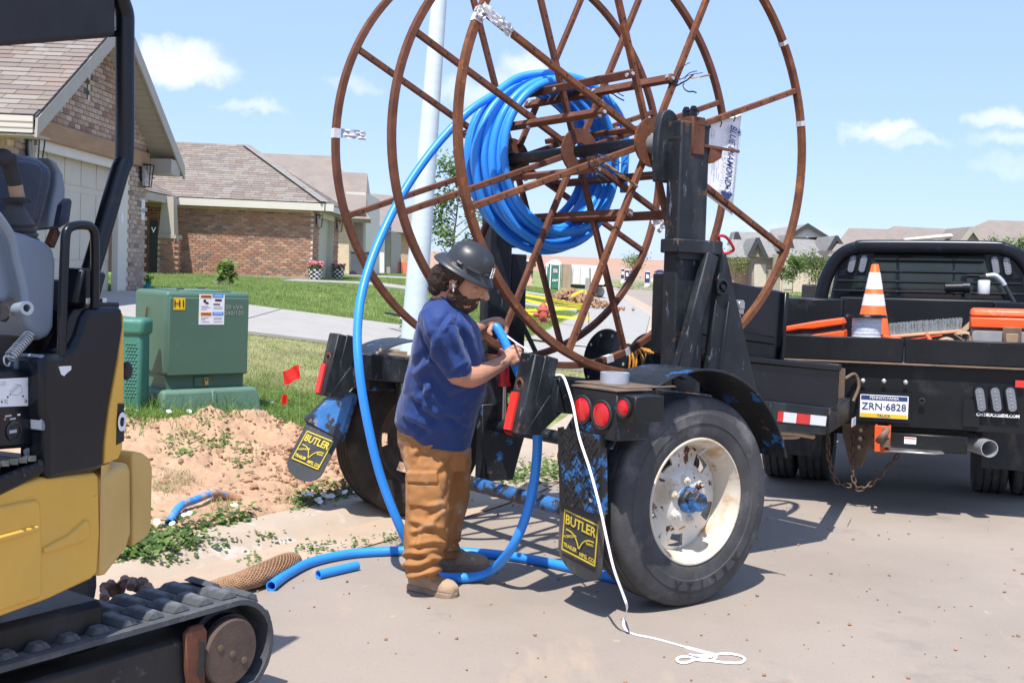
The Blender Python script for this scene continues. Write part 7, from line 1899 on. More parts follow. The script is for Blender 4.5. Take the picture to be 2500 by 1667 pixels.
# ---- skin: head, neck, arms and hands in one surface
hf=np.array([.90,-.20,-.36]);hf/=np.linalg.norm(hf) # where the face points
hu=np.array([.30,-.24,.92]);hu-=hf*(hu@hf);hu/=np.linalg.norm(hu);hs=np.cross(hu,hf) # up; hs = towards his left
if hs[1]<0:hs=-hs
EAR=at(1106,692,5.215);HC=EAR+hs*.076 # centre of the head between the ears
def hp3(f,u,s=0.0):return HC+hf*f+hu*u+hs*s
HR=np.stack([hf,hs,hu],1)
sk=MB()
sk.ball(hp3(-.005,.050),(.092,.070,.095),28,20,R=HR)
sk.ball(hp3(.045,-.005),(.078,.066,.095),28,20,R=HR)
sk.ball(hp3(.062,-.075),(.052,.050,.040),22,16,R=HR) # chin and jaw
sk.ball(hp3(.020,-.055),(.055,.062,.050),22,16,R=HR)
sk.ball(hp3(.095,.045),(.030,.052,.018),18,12,R=HR) # brow
limb(sk,[hp3(.110,.036),hp3(.130,.008),hp3(.152,-.020)],[.011,.0135,.0165],12) # nose
sk.ball(hp3(.128,-.022,.012),.0105,10,8);sk.ball(hp3(.128,-.022,-.012),.0105,10,8)
sk.ball(hp3(.113,-.048),(.013,.026,.007),12,8,R=HR);sk.ball(hp3(.110,-.060),(.013,.023,.008),12,8,R=HR)
for s_ in(-1,1):
    sk.ball(hp3(.092,.002,.040*s_),(.020,.020,.022),12,8,R=HR) # cheekbones
    sk.ball(hp3(.004,.000,.078*s_),(.022,.010,.034),14,10,R=HR) # ears
    sk.ball(hp3(-.004,.012,.084*s_),(.018,.008,.022),12,8,R=HR)
limb(sk,[hp3(-.01,-.04),hp3(-.030,-.10),at(1098,745,5.34),at(1092,775,5.37)],[.062,.062,.070,.085],20)
# near (right) arm
limb(sk,[at(1080,800,5.21),at(1098,860,5.24),at(1119,917,5.27)],[.062,.054,.050],18)
W_R=at(1229,884,5.49)
limb(sk,[at(1112,912,5.27),at(1150,919,5.32),at(1188,905,5.40),W_R],[.050,.053,.044,.031],18)
# far (left) arm
W_L=at(1197,792,5.66)
limb(sk,[at(1110,790,5.58),at(1135,850,5.70)],[.06,.055],16)
limb(sk,[at(1135,850,5.70),at(1165,812,5.72),W_L],[.052,.046,.031],16)
# conduit axis where it is held
def cpt(q):return np.array(q)
cA,cB=at(1226,822,5.592),at(1256,886,5.556)
ca=(cA-cB)/np.linalg.norm(cA-cB)
view=(cB-C_LOC)/np.linalg.norm(cB-C_LOC)
c_rt=np.cross(ca,view);c_rt/=np.linalg.norm(c_rt);c_rt=c_rt if c_rt[0]>0 else-c_rt;c_nr=-np.cross(c_rt,ca);c_nr=c_nr if c_nr@view<0 else-c_nr
hc=at(1251,873,5.563)
def gp3(a,r,n):return hc+ca*a+c_rt*r+c_nr*n
# right hand: the palm lies on the near side, fingers close round the far side
limb(sk,[W_R,gp3(-.002,-.030,.040),gp3(.0,.004,.046)],[.031,.033,.026],16)
sk.ball(gp3(.0,-.002,.043),(.047,.036,.020),18,12,R=np.stack([ca,c_rt,c_nr],1))
for k,(o_,L_,r_)in enumerate(((.034,.95,.0118),(.012,1.05,.0122),(-.011,1.0,.0118),(-.032,.85,.0105))):
    limb(sk,[gp3(o_,.018,.047),gp3(o_*1.08,.037,.036),gp3(o_*1.1,.046*L_,.010),gp3(o_*1.08,.038,-.020),gp3(o_,.012,-.036),gp3(o_*.95,-.012,-.034)],[r_*1.15,r_*1.12,r_,r_*.95,r_*.9,r_*.8],12,4)
limb(sk,[gp3(.022,-.028,.040),gp3(.045,-.036,.022),gp3(.055,-.036,-.004),gp3(.060,-.022,-.026)],[.016,.0135,.0125,.010],12,4)
# left hand: over the end of the conduit, finger tips pinching the white tape
lh=at(1212,793,5.77);e1=C_RT;e2=C_UP;e3=-C_FW
def lp(dx,dy,dn=0.0):return at(1200+dx,795+dy,5.632-dn)
limb(sk,[W_L,lp(8,-6,.0),lp(20,-10,.01)],[.031,.032,.026],16)
sk.ball(lp(15,-6,.0),(.040,.024,.032),16,12,R=np.stack([C_RT,C_FW,C_UP],1))
for k,(dy,dn,L_,r_)in enumerate(((-10,.020,1.0,.0118),(-9,.0,1.05,.0118),(-5,-.020,1.0,.0112),(0,-.038,.9,.0102))):
    limb(sk,[lp(18,dy-2,dn),lp(29,dy+2+k,dn),lp(36-k,dy+13,dn),lp(36-2*k,dy+24,dn+.002),lp(32-2*k,dy+31-2*k,dn+.006)],[r_*1.15,r_*1.12,r_,r_*.9,r_*.78],12,4)
limb(sk,[lp(2,2,.02),lp(-4,10,.034),lp(-6,17,.040),lp(0,23,.042)],[.015,.0135,.012,.0095],12,4)
V,F,Nn=fuse(sk,.0042,3)
body=build('body',mbv(V,F),M['skin'],man,'world',sharp=180)
# ---- shirt
sh=MB()
section_loft(sh,[sec((1066,712),(1126,735),.068,yb(722)),sec((1052,726),(1136,752),.100,yb(740)),sec((1034,746),(1150,774),.158,yb(760)),sec((1020,780),(1169,802),.200,yb(790)),sec((1010,828),(1180,850),.216,yb(840)),
                  sec((998,886),(1187,905),.222,yb(895)),sec((984,946),(1187,955),.224,yb(950)),sec((968,1000),(1167,1008),.226,yb(1004)),sec((963,1024),(1157,1048),.222,yb(1036)),sec((976,1048),(1151,1078),.214,yb(1062)),sec((1004,1072),(1147,1094),.205,yb(1083))],40,5)
limb(sh,[at(1068,778,5.27),at(1076,806,5.22),at(1094,852,5.245),at(1118,902,5.27)],[.092,.088,.079,.066],22)
limb(sh,[at(1100,785,5.52),at(1118,825,5.64),at(1135,856,5.70)],[.09,.085,.072],20)
V,F,Nn=fuse(sh,.0065,5)
Q=projv(V);near=np.clip((-(Nn@C_FW)+.15)*1.6,0,1)
# openings: pull the sleeve end and the hem in under themselves
D=.006*nz3(V,9,1)+.0035*nz3(V,22,2)
for a,b,w,am in(((1068,806),(1100,760),7,-.010),((1068,812),(1052,890),8,.012),((1098,905),(1140,882),5,.006),((1060,870),(1012,915),12,.016),((1040,915),(1100,985),11,-.014),
                    ((1052,925),(1032,1010),9,.013),((1010,960),(1080,1025),10,.013),((1000,900),(985,960),9,.010),((1090,960),(1150,930),10,.010),((1060,1000),(1140,1012),10,.009),((985,1010),(1060,1050),9,.012),
                    ((1100,1010),(1150,1040),8,.008),((1020,790),(1012,880),10,.009),((1035,770),(1060,860),8,.010),((1140,800),(1165,880),8,.007),((1120,770),(1150,830),7,.007),((1100,800),(1128,872),7,.008),((1080,835),(1110,900),6,.008),((1072,1030),(1030,1080),8,.010),((1015,985),(1050,940),8,.010)):
    D=D+crease(Q,a,b,w,am)*near
# a shallow seam round the arm hole and down the side
for pts in(((1056,880),(1062,830),(1080,800),(1108,792),(1130,806),(1138,850)),((1118,760),(1112,792)),((1060,920),(1040,980),(1012,1040))):
    P_=spline([(a,b,0)for a,b in pts],8)[:,:2]
    dd=np.min(np.linalg.norm(Q[:,None,:]-P_[None,:,:],axis=2),1)if len(Q)<60000 else np.full(len(Q),99)
    D=D-.004*np.exp(-(dd/2.6)**2)*near
V2=V+Nn*D[:,None]
shirt=build('shirt',mbv(V2,F),M['shirt'],man,'world',sharp=180)
mb=MB()
rng_=[at(*p,yb(725))for p in((1062,716),(1128,738))]
cc=(rng_[0]+rng_[1])/2;aa=(rng_[1]-rng_[0])/2
mb.tube([cc+aa*1.10*math.cos(t)+YD_*.078*math.sin(t)+np.array([0,0,-.012+.012*math.cos(t+2.6)])for t in np.linspace(0,2*math.pi,33)[:-1]],.0085,8,closed=True)
build('collar',mb,M['shirt'],man,'world')
# ---- trousers
pt=MB()
section_loft(pt,[sec((972,1008),(1150,1040),.195,yb(1020)),sec((970,1060),(1150,1078),.20,yb(1068)),sec((978,1098),(1150,1108),.195,yb(1102)),sec((992,1135),(1148,1140),.17,yb(1138))],32,5)
section_loft(pt,[sec((982,1085),(1112,1095),.112,5.585),sec((988,1152),(1106,1165),.110,5.565),sec((991,1205),(1099,1218),.102,5.55),sec((990,1255),(1097,1268),.098,5.54),sec((986,1302),(1091,1315),.095,5.53),sec((986,1350),(1078,1358),.088,5.52),sec((986,1398),(1072,1408),.080,5.515)],30,5)
section_loft(pt,[sec((1040,1085),(1151,1090),.112,5.86),sec((1050,1150),(1149,1158),.108,5.89),sec((1052,1205),(1145,1212),.100,5.92),sec((1050,1262),(1134,1268),.094,5.95),sec((1044,1310),(1123,1318),.090,5.97),sec((1046,1350),(1118,1356),.080,5.98)],30,5)
V,F,Nn=fuse(pt,.0065,4)
Q=projv(V);near=np.clip((-(Nn@C_FW)+.15)*1.6,0,1)
D=.006*nz3(V,10,4)+.004*nz3(V,26,5)
isn=(V[:,1]<5.72)
D=D+np.where(isn&(Q[:,1]>1335),.013*np.sin((Q[:,1]-1335)/4.6+.05*(Q[:,0]-1030)+1.5*nz3(V,14,7))*np.clip((Q[:,1]-1335)/25,0,1),0)
D=D+np.where(~isn&(Q[:,1]>1300),.009*np.sin((Q[:,1]-1300)/4.2-.05*(Q[:,0]-1080)+1.5*nz3(V,14,9))*np.clip((Q[:,1]-1300)/25,0,1),0)
for a,b,w,am in(((1000,1268),(1085,1290),8,.012),((1028,1285),(1020,1340),7,.010),((1000,1300),(1060,1278),7,.011),((1090,1240),(1050,1275),8,.010),((996,1330),(1075,1318),7,.010),((1000,1110),(1080,1075),8,.008),((1010,1130),(1020,1080),7,.008),
                    ((1120,1120),(1105,1230),9,.008),((1140,1120),(1120,1180),8,.008),((1062,1150),(1100,1110),8,.008),((1000,1345),(1070,1360),6,.010),((1125,1240),(1100,1300),7,.009),((1105,1330),(1065,1320),6,.009),((1040,1225),(1090,1215),7,-.006)):
    D=D+crease(Q,a,b,w,am)*near
D=D+.012*soft_poly(Q,[(994,1150),(1068,1150),(1082,1205),(1092,1238),(1052,1240),(1000,1236)],4)*near*isn
D=D+.007*soft_poly(Q,[(993,1148),(1070,1148),(1068,1180),(995,1178)],3)*near*isn
D=D-.006*soft_poly(Q,[(994,1178),(1069,1180),(1069,1185),(995,1183)],2)*near*isn
V2=V+Nn*D[:,None]
trous=build('trousers',mbv(V2,F),M['pants'],man,'world',sharp=180)
# ---- boots
for(hx,hy),(tx,ty),(sx0,sy0),YA,cuff in(((1004,1440),(1108,1462),(1022,1405),5.52,1400),((1068,1394),(1166,1392),(1084,1352),5.985,1348)):
    H_,T_=ter(hx,hy),ter(tx,ty);H_=H_+np.array([0,.03,0]);T_=T_+np.array([0,.035,0])
    d=T_-H_;d[2]=0;L=np.linalg.norm(d);d/=L;s_=np.array([-d[1],d[0],0]);up=np.array([0,0,1.])
    L=max(L,.27);z0=float(tz(*H_[:2]))
    b=MB()
    def bs(t,zc,hz,hw):c=np.array([*(H_[:2]+d[:2]*L*t),z0+zc]);return(c-up*hz,c+up*hz,s_*hw)
    section_loft(b,[bs(-.02,.055,.035,.028),bs(.06,.062,.055,.040),bs(.25,.070,.064,.043),bs(.42,.062,.052,.044),bs(.60,.050,.040,.051),bs(.80,.046,.036,.053),bs(.94,.040,.028,.042),bs(1.0,.034,.018,.024)],24,4,ex=2.6)
    limb(b,[np.array([*(H_[:2]+d[:2]*L*.20),z0+.07]),np.array([*(H_[:2]+d[:2]*L*.18),z0+.14]),at(sx0+4,cuff-22,YA)],[.052,.053,.056],20)
    V,F,Nn=fuse(b,.006,4);V=V+Nn*(.004*nz3(V,16,3)+.003*nz3(V,40,4)+.005*np.sin(V[:,2]*160)*((V[:,2]>z0+.10)))[:,None]
    bt=build('boot',mbv(V,F),M['boot'],man,'world',sharp=180)
    so=MB();pl=[(-.03,-.036),(.10,-.046),(.35,-.040),(.62,-.056),(.85,-.056),(.98,-.036),(1.03,0),(.98,.036),(.85,.054),(.62,.052),(.35,.040),(.10,.046),(-.03,.036),(-.05,0)]
    vs=[np.array([*(H_[:2]+d[:2]*L*a+s_[:2]*b_),z0+.001])for a,b_ in pl]
    so.slab(vs,(0,0,.030));build('sole',so,M['boot_sole'],bt,'world',bevel=.006,segs=2)
# ---- hair and beard, both rough-surfaced
hb=MB()
for f_,u_,r_ in((-.085,.01,.040),(-.092,-.03,.036),(-.075,-.065,.034),(-.062,-.02,.05),(-.05,.03,.055),(-.02,.045,.06)):
    for s_ in(-.045,0,.045):hb.ball(hp3(f_,u_,s_),(r_,r_*.9,r_),12,9,R=HR)
for s_ in(-.068,.068):hb.ball(hp3(-.035,.02,s_),(.034,.016,.045),12,8,R=HR);hb.ball(hp3(.022,.030,s_),(.016,.012,.04),12,8,R=HR)
V,F,Nn=fuse(hb,.0045,2);V=V+Nn*(.006*np.abs(nz3(V,40,2))+.004*nz3(V,90,3))[:,None]
hair=build('hair',mbv(V,F),M['hair'],man,'world',sharp=180)
mb=MB();rr=random.Random(5)
for k in range(520):
    a=rr.uniform(0,1);s_=rr.uniform(-.075,.075);b0=hp3(-.07-.03*rr.random(),-.07+.10*rr.random(),s_*(.9))
    P=[b0,b0-hf*rr.uniform(.006,.022)-hu*rr.uniform(.0,.02)+hs*rr.uniform(-.01,.01)]
    P.append(P[1]-hf*rr.uniform(-.016,.012)-hu*rr.uniform(.006,.026)+hs*rr.uniform(-.014,.014));mb.tube(spline(P,4),[.0022,.0022,.0021,.002,.0019,.0016,.0013,.001,.0005],4)
for k in range(160):
    s_=-.075+rr.uniform(-.006,.004);b0=hp3(-.06+.09*rr.random(),-.005+.05*rr.random(),s_);P=[b0,b0-hu*rr.uniform(.01,.03)-hf*rr.uniform(-.004,.014)+hs*rr.uniform(-.008,.002)];P.append(P[1]-hu*rr.uniform(.0,.014)+hf*rr.uniform(-.012,.012));mb.tube(spline(P,3),.0022,4)
build('curls',mb,M['hair'],hair,'world')
bd=MB()
for f_,u_,s_,r_ in((.040,-.045,.062,.018),(.040,-.045,-.062,.018),(.066,-.052,.052,.018),(.066,-.052,-.052,.018),(.118,-.041,.0,.010),(.106,-.066,.018,.014),(.106,-.066,-.018,.014),(.006,-.005,.070,.014),(.006,-.005,-.070,.014),(.075,-.088,0,.040),(.095,-.078,0,.030),(.045,-.085,.035,.034),(.045,-.085,-.035,.034),(.018,-.060,.058,.028),(.018,-.060,-.058,.028),(.012,-.025,.067,.020),(.012,-.025,-.067,.020),(.055,-.062,.048,.026),(.055,-.062,-.048,.026),
                       (.085,-.060,.034,.020),(.085,-.060,-.034,.020),(.108,-.042,.016,.0125),(.108,-.042,-.016,.0125),(.100,-.048,.030,.013),(.100,-.048,-.030,.013),(.104,-.074,0,.018)):
    bd.ball(hp3(f_,u_,s_),r_,12,9)
V,F,Nn=fuse(bd,.0042,2);V=V+Nn*(.006*np.abs(nz3(V,60,6))+.004*nz3(V,110,8))[:,None]
build('beard',mbv(V,F),M['beard'],man,'world',sharp=180)
mb=MB();c=EAR+hf*.008-hs*.010+hu*-.004;mb.ball(c,(.009,.008,.010),12,8,R=HR);mb.cyl(c,c-hu*.026+hf*.010-hs*.002,.0033,8);build('earbud',mb,M['white_plastic'],man,'world')
# ---- hard hat with full brim
b0,b1=at(1062,621,5.255),at(1207,701,5.275) # back and front of the brim
bc=(b0+b1)/2+hs*.0;bf=(b1-b0);bl=np.linalg.norm(bf)/2;bf/=np.linalg.norm(bf)
bs_=np.array([0.05,1.0,.25]);bs_-=bf*(bs_@bf);bs_/=np.linalg.norm(bs_);bu=np.cross(bf,bs_);bu=bu if bu[2]>0 else-bu
HRm=np.stack([bf,bs_,bu],1)
bc=bc+bs_*.028
def ht(f,s,u):return bc+bf*f+bs_*s+bu*u
n=64;prof=[(1.0,.000,-.010),(.985,.002,-.006),(.86,.012,0),(.76,.020,.0),(.735,.030,0),(.70,.060,0),(.62,.090,0),(.48,.113,0),(.28,.127,0),(.10,.1315,0),(.0001,.132,0)]
mb=MB();vs=[]
for r,u,dr in prof:
    for k in range(n):
        t=2*math.pi*k/n;c,s=math.cos(t),math.sin(t)
        A_=bl*r*(1.0 if r>.8 else 1.0);B_=(bl*.90)*r if r>.8 else(bl*.93)*r
        rid=.006*math.exp(-((s*B_)/.010)**2)*(r<.7)+.0035*(math.exp(-((abs(s*B_)-.045)/.008)**2))*(r<.62)
        vs.append(ht(A_*c+(.006 if r<.8 else 0),B_*s,u+dr+rid+(-.012*abs(c)**3*(r>.95))+(.006*(r>.95))))
m=len(prof)
fs=[(i*n+k,i*n+(k+1)%n,(i+1)*n+(k+1)%n,(i+1)*n+k)for i in range(m-1)for k in range(n)]
mb.add(vs,fs)
hat=build('hard_hat',mb,M['hat'],man,'world',sharp=50);so=hat.modifiers.new('thick','SOLIDIFY');so.thickness=.003
for t,w_ in((rad(-112),.014),(rad(-78),.034),(rad(-42),.013),(rad(112),.014),(rad(78),.034)):
    mb=MB();P=[]
    for q in np.linspace(-1,1,7):
        tt=t+q*w_/.13;P.append(ht(bl*.745*math.cos(tt)*1.03+.006,bl*.93*.745*math.sin(tt)*1.03,.040))
    mb.tube(P,.0085,6);build('strap_clip',mb,M['hat'],hat,'world',sharp=40)
t=rad(-24);nrm=bf*math.cos(t)/1+bs_*math.sin(t)*1.15+bu*.35;nrm/=np.linalg.norm(nrm)
c=ht(bl*.715*math.cos(t)+.010,bl*.93*.725*math.sin(t),.055)+nrm*.006;ey=bu-nrm*(bu@nrm);ey/=np.linalg.norm(ey);ex=np.cross(ey,nrm)
mb=MB()
for a in(-.010,.010):mb.bar(c+ex*a-ey*.021+ex*-.003,c+ex*a+ey*.021+ex*.003,.0035,.003,up=nrm)
for a,h in((-.013,-.021),(.007,-.021),(-.007,.021),(.013,.021)):mb.bar(c+ex*(a-.005)+ey*h,c+ex*(a+.005)+ey*h,.003,.003,up=nrm)
mb.bar(c-ex*.009,c+ex*.009,.003,.003,up=nrm);build('lettering',mb,M['decal_white'],hat,'world')
# ================================================================== white pull tape
tape=thing('pull_tape','white woven pull tape hanging from the hands over the trailer lamps to the asphalt','pull tape',gp(.55,5.05))
ph=lp(34,22,.02)
up_top=tl((.93,-.70,1.195))
seg1=[ph,(ph*.5+up_top*.5)+np.array([0,0,-.004]),up_top]
tY_=lambda px,py,y:hit(px,py,tl((0,y,0)),T_Y)
seg2=[tl((.985,-.60,1.090)),tY_(1374,918,-.63),tY_(1387,949,-.665),tY_(1399,991,-.67),tY_(1414,1066,-.675),tY_(1441,1149,-.68),tY_(1466,1244,-.68),tY_(1482,1318,-.68),tY_(1499,1389,-.66),tY_(1520,1447,-.62),tY_(1531,1482,-.59)]
g=[ter(1525,1505,.02),ter(1524,1530,.004),ter(1545,1546,.004),ter(1600,1558,.004),ter(1680,1580,.004),ter(1742,1596,.005)]
mb=strip_mb(spline(seg1,8),.011,(.3,-.7,.6),.0014);build('strip',mb,M['white_tape'],tape,'world')
P=spline(seg2+g,8);nd=np.array([(.2,-.95,.25)]*len(P));z_=P[:,2]<.035;nd[z_]=(0.05,-.35,1)
# the strip twists where it meets the ground
mb=strip_mb(P,.0115,nd,.0014);build('strip',mb,M['white_tape'],tape,'world')
k1=[ter(*p,.006)for p in((1745,1597),(1775,1594),(1808,1600),(1818,1609),(1805,1617),(1770,1616),(1735,1612),(1705,1610),(1690,1604),(1668,1602),(1654,1606),(1656,1614),(1672,1617),(1695,1610),(1730,1603),(1746,1598))]
mb=strip_mb(spline(k1,6),.012,(0.05,-.45,1),.0016);mb.merge(strip_mb(spline([ter(*p,.007)for p in((1683,1595),(1700,1599),(1740,1600),(1747,1606),(1735,1611))],6),.011,(0,-.4,1),.0016))
mb.ball(ter(1746,1602,.008),(.012,.010,.007),10,8,jit=.3);build('knot',mb,M['white_tape'],tape,'world')
# ================================================================== street furniture, plants and small things
def simple(name,label,cat,mb,mat,group=None,**k):return tag(build(name,mb,mat,**k),label,cat,group)
# pale street light pole
a,b=at(1004,880,10.9),at(1072,0,10.9);d=(b-a)/(b-a)[2];base=a+d*(-.0-a[2])
pole=thing('light_pole','tall pale tapering street light pole behind the reel','light pole',base)
r0,r1=33/F_PX*10.9,18.5/F_PX*10.9;mb=MB();t_=lambda z:base+d*z
mb.lathe([(r0*1.06,0)]+[(r0+(r1-r0)*z/4.1,z)for z in np.linspace(.05,7.5,12)],base,d,28);wbuild(pole,'shaft',mb,M['pole'],sharp=60)
mb=MB();mb.cyl(t_(7.5),t_(7.58),.05,16);wbuild(pole,'cap',mb,M['galv'])
# trees: trunk, limbs, crown of leaf faces
def tree(label,base,h,cr,trunk_h,n,leaf,mat,group,seed,name='tree'):
    rr=random.Random(seed);base=np.array(base,float);t=thing(name,label,'tree',base,group=group)
    tr=MB();top=np.array([rr.uniform(-.1,.1),rr.uniform(-.1,.1),h*.86]);r=h*.011
    tr.tube(spline([(0,0,-.1),(rr.uniform(-.04,.04),0,h*.3),top*.7,top],4),np.linspace(r,r*.25,13),7)
    tips=[]
    for k in range(16):
        z=trunk_h+(h*.80-trunk_h)*(k/15);a=rr.uniform(0,6.28);L=cr*(1-.75*abs((z-trunk_h)/(h-trunk_h)-.30))*rr.uniform(.6,1.1);q=np.array([0,0,z])+(top-[0,0,h*.86])*z/h
        e=q+np.array([math.cos(a)*L,math.sin(a)*L,L*rr.uniform(.5,1.0)]);mid=(q+e)/2+np.array([0,0,.06*L]);tr.tube(spline([q,mid,e],3),np.linspace(r*.4,r*.08,7),5);tips+=[mid,e,(mid+e)/2,e+np.array([0,0,.15*L])]
    tips.append(top);build('trunk',tr,M['bark'],t)
    lf=MB()
    for k in range(n):
        c=tips[rr.randrange(len(tips))]+np.array([rr.gauss(0,1),rr.gauss(0,1),rr.gauss(0,.9)])*cr*.20
        R=rotm('Z',rr.uniform(0,6.3))@rotm('X',rr.uniform(-1.2,1.2));s=leaf*rr.uniform(.6,1.3)
        lf.add([c+R@(np.array(p)*s)for p in((0,0,0),(.45,.5,.08),(0,1.1,0),(-.45,.5,.08))],[(0,1,2,3)],0 if rr.random()<.6 else 1)
    o=build('crown',lf,mat,t,smooth=False);return t
p=ter(1106,655);p=gp(at(1106,655,36)[0],36)
tree('leafy young tree with a loose bright crown rising behind the light pole and hard hat',p,4.35,1.0,1.0,2600,.11,[M['leaf_b'],M['leaf_a']],None,2)
for k,(px,yt,yb_,Y,n,cr,lab)in enumerate(((1935,628,712,84,900,.95,'compact green street tree at the cream brick wall across the street'),(1990,626,722,80,700,1.15,'loose spreading street tree nearest the truck mirror across the street'),(1795,628,700,88,260,1.0,'thin yellowish street tree by the pink brick wall beside the trailer post'),
                                          (1548,628,680,110,420,1.3,'small green tree on the bare ground behind the dark site signs'),(2478,585,700,70,700,1.0,'green street tree behind the right end of the truck rack'),(1672,640,700,90,240,.8,'sparse pale sapling just right of the trailer post'),(2425,570,700,74,300,.8,'wispy young tree before the large brown roofed house'),(1908,650,708,86,160,.6,'thin sapling left of the compact green street tree'))):
    q=at(px,yb_,Y);hgt=at(px,yt,Y)[2]-q[2];tree(lab,q,hgt,cr,hgt*.3,int(n*2.4),.135,[M['leaf_c' if k in(2,5,1)else 'leaf_b'],M['leaf_c' if k in(2,5)else 'leaf_a']],'street trees',30+k)
# green transformer box on its pad
tX_,tY_=np.array([.74,.672,0]),np.array([-.672,.74,0]);w,D_=.755,.60
fl_=at(404,830,9.30);tO=fl_+tX_*w/2;xc,YT=tO[:2];P=lambda x,y:hit(x,y,tO,tY_)
zt,zb=P(500,713)[2],P(500,916)[2]
zpad=P(500,948)[2];zg_=float(tz(xc,YT))-.03
tf=thing('transformer','olive green pad mounted transformer box with a yellow H1 sticker','transformer',(xc,YT,zg_),(tX_,tY_,np.array([0,0,1.])))
h_=zt-zb;Z0=zb-zg_
mb=MB();mb.box((0,D_/2,Z0+h_/2),(w,D_,h_));tank=build('cabinet',mb,M['green_box'],tf,bevel=.035,segs=4)
mb=MB();mb.box((0,-.008,Z0+h_/2-.02),(w-.035,.02,h_-.05));fd=build('front_door',mb,M['green_box'],tf,bevel=.012,segs=3)
mb=MB();mb.box((0,D_/2,Z0+h_+.004),(w*.62,D_*.8,.014));build('lid',mb,M['green_box'],tf,bevel=.006)
for x in(-.20,.18):mb=MB();mb.box((x,.12 if x<0 else D_-.1,Z0+h_+.016),(.06,.02,.012));build('lid_hinge',mb,M['dark_edge'],tf)
zs=zpad-zg_
mb=MB();mb.box((0,D_/2+.02,(Z0+zs)/2+.01),(w-.05,D_-.04,Z0-zs+.02));sill=build('sill',mb,M['green_box'],tf)
mb=MB();mb.box((-.03,.032,Z0-.055),(.14,.012,.08));build('hasp_plate',mb,M['green_box'],sill)
mb=MB();mb.box((-.0,.018,Z0-.065),(.03,.016,.035));mb.tube(spline([(-.012,.02,Z0-.048),(-.012,.018,Z0-.025),(.012,.018,Z0-.025),(.012,.02,Z0-.048)],4),.004,6);pl_=simple('padlock','brass padlock hanging on the sill of the green transformer','padlock',MB().merge(mb,np.array(world_of(tf))),M['brass'])
mb=MB();mb.box((.01,D_/2-.01,zs/2),(w+.20,D_+.18,zs),taper=(.90,.90));build('pad',mb,M['pad_green'],tf,bevel=.03,segs=3)
mb=MB();mb.bar((.03,-.105,.02),(.02,-.075,zs-.01),.04,.02,up=(0,-1,0));build('pad_rib',mb,M['pad_green'],tf,bevel=.008)
def tq(px,py):v=np.array(P(px,py))-np.array([xc,YT,zg_]);return np.array([v@tX_,-.0185,v[2]])
def tbox(name,x0,y0,x1,y1,mat,par,dy=0.0):a,b=tq(x0,y0),tq(x1,y1);mb=MB();mb.box(((a[0]+b[0])/2,-.0195-dy,(a[2]+b[2])/2),(abs(b[0]-a[0]),.002,abs(b[2]-a[2])));return build(name,mb,M[mat],par)
s1=tbox('sticker',422,727,449,756,'decal_gold',fd);c=(tq(422,727)+tq(449,756))/2;build('lettering',text_mb('H1',.085,c+[0,-.004,0],(1,0,0),(0,0,1),.0015,.0005),M['decal_black'],s1)
s2=tbox('warning_sticker',484,718,544,792,'decal_white',fd)
for x0,y0,x1,y1,m_,tx,cc in((487,720,513,727,'decal_orange','WARNING','decal_black'),(516,718,542,726,'decal_blue','NOTICE','decal_white'),(487,762,513,770,'decal_orange','ADVERTENCIA','decal_black'),(516,761,542,769,'decal_blue','NOTICIA','decal_white')):
    k_=tbox('sticker_band',x0,y0,x1,y1,m_,s2,.002);c=(tq(x0,y0)+tq(x1,y1))/2;build('lettering',text_mb(tx,.018 if len(tx)<8 else.0125,c+[0,-.0045,0],(1,0,0),(0,0,1),.001,.0004),M[cc],s2)
for k,(x0,y0,x1,y1)in enumerate(((494,731,500,738),(499,737,506,742),(522,730,538,735),(518,741,534,744),(488,746,505,747),(488,749,510,750),(488,753,502,754.5),(518,748,540,749),(518,752,540,753),(488,774,506,775),(488,778,498,779.5),(488,784,508,785),(518,774,540,775),(518,778,538,779),(518,784,540,785))):tbox('print',x0,y0,x1,y1,'decal_black' if k<4 else 'decal_grey',s2,.002)
for tx,py in(('50 kVA',750),('240/120',764)):build('lettering',text_mb(tx,.050,tq(569,py)+[0,-.001,0],(1,0,0),(0,0,1),.001,.0006,space=1.1),pbr('stencil',(.26,.30,.25),.7,var=.3,scale=60),fd)
mb=MB();a=tq(466,929);mb.lathe([(.03,0),(.03,.002),(.0001,.002)],(a[0],.044,a[2]),(0,-1,0),20);rs=build('round_sticker',mb,M['decal_white'],sill)
mb=MB();mb.lathe([(.016,0),(.016,.001),(.0001,.001)],(a[0],.0415,a[2]),(0,-1,0),14);build('print',mb,M['decal_black'],rs)
mb=MB();mb.tube(spline([(-w/2-.012,.33,Z0+.55),(-w/2-.016,.34,Z0+.45),(-w/2-.012,.33,Z0+.30)],4),.006,6);build('seal_tag',mb,M['rust_orange'],tf)
# telecom pedestal
q=at(318,1008,9.15);zg2=float(tz(q[0],9.15))-.02;ph_=at(318,775,9.15)[2]-zg2
pd=thing('utility_pedestal','green plastic utility pedestal between the excavator and the transformer','pedestal',(q[0],9.15,zg2))
mb=MB();mb.box((0,0,ph_*.5),(.24,.22,ph_-.06),taper=(.95,.95));pb_=build('post',mb,M['green_plastic'],pd,bevel=.03,segs=3)
mb=MB();mb.box((0,0,ph_-.07),(.27,.25,.14));build('cap',mb,M['green_plastic'],pd,bevel=.04,segs=4)
mb=MB()
for i in range(17):
    for j in range(4):mb.lathe([(.010,0),(.0001,.006)],(.028+(j-1.5)*.022+(.011 if i%2 else 0),-.112,ph_-.20-i*.026),(0,-1,0),6)
tag(build('dimple',mb,M['green_plastic'],pd),kind='stuff');mb=MB();mb.cyl((-.09,-.11,ph_-.42),(-.09,-.125,ph_-.42),.012,10);build('lock',mb,M['galv'],pd)
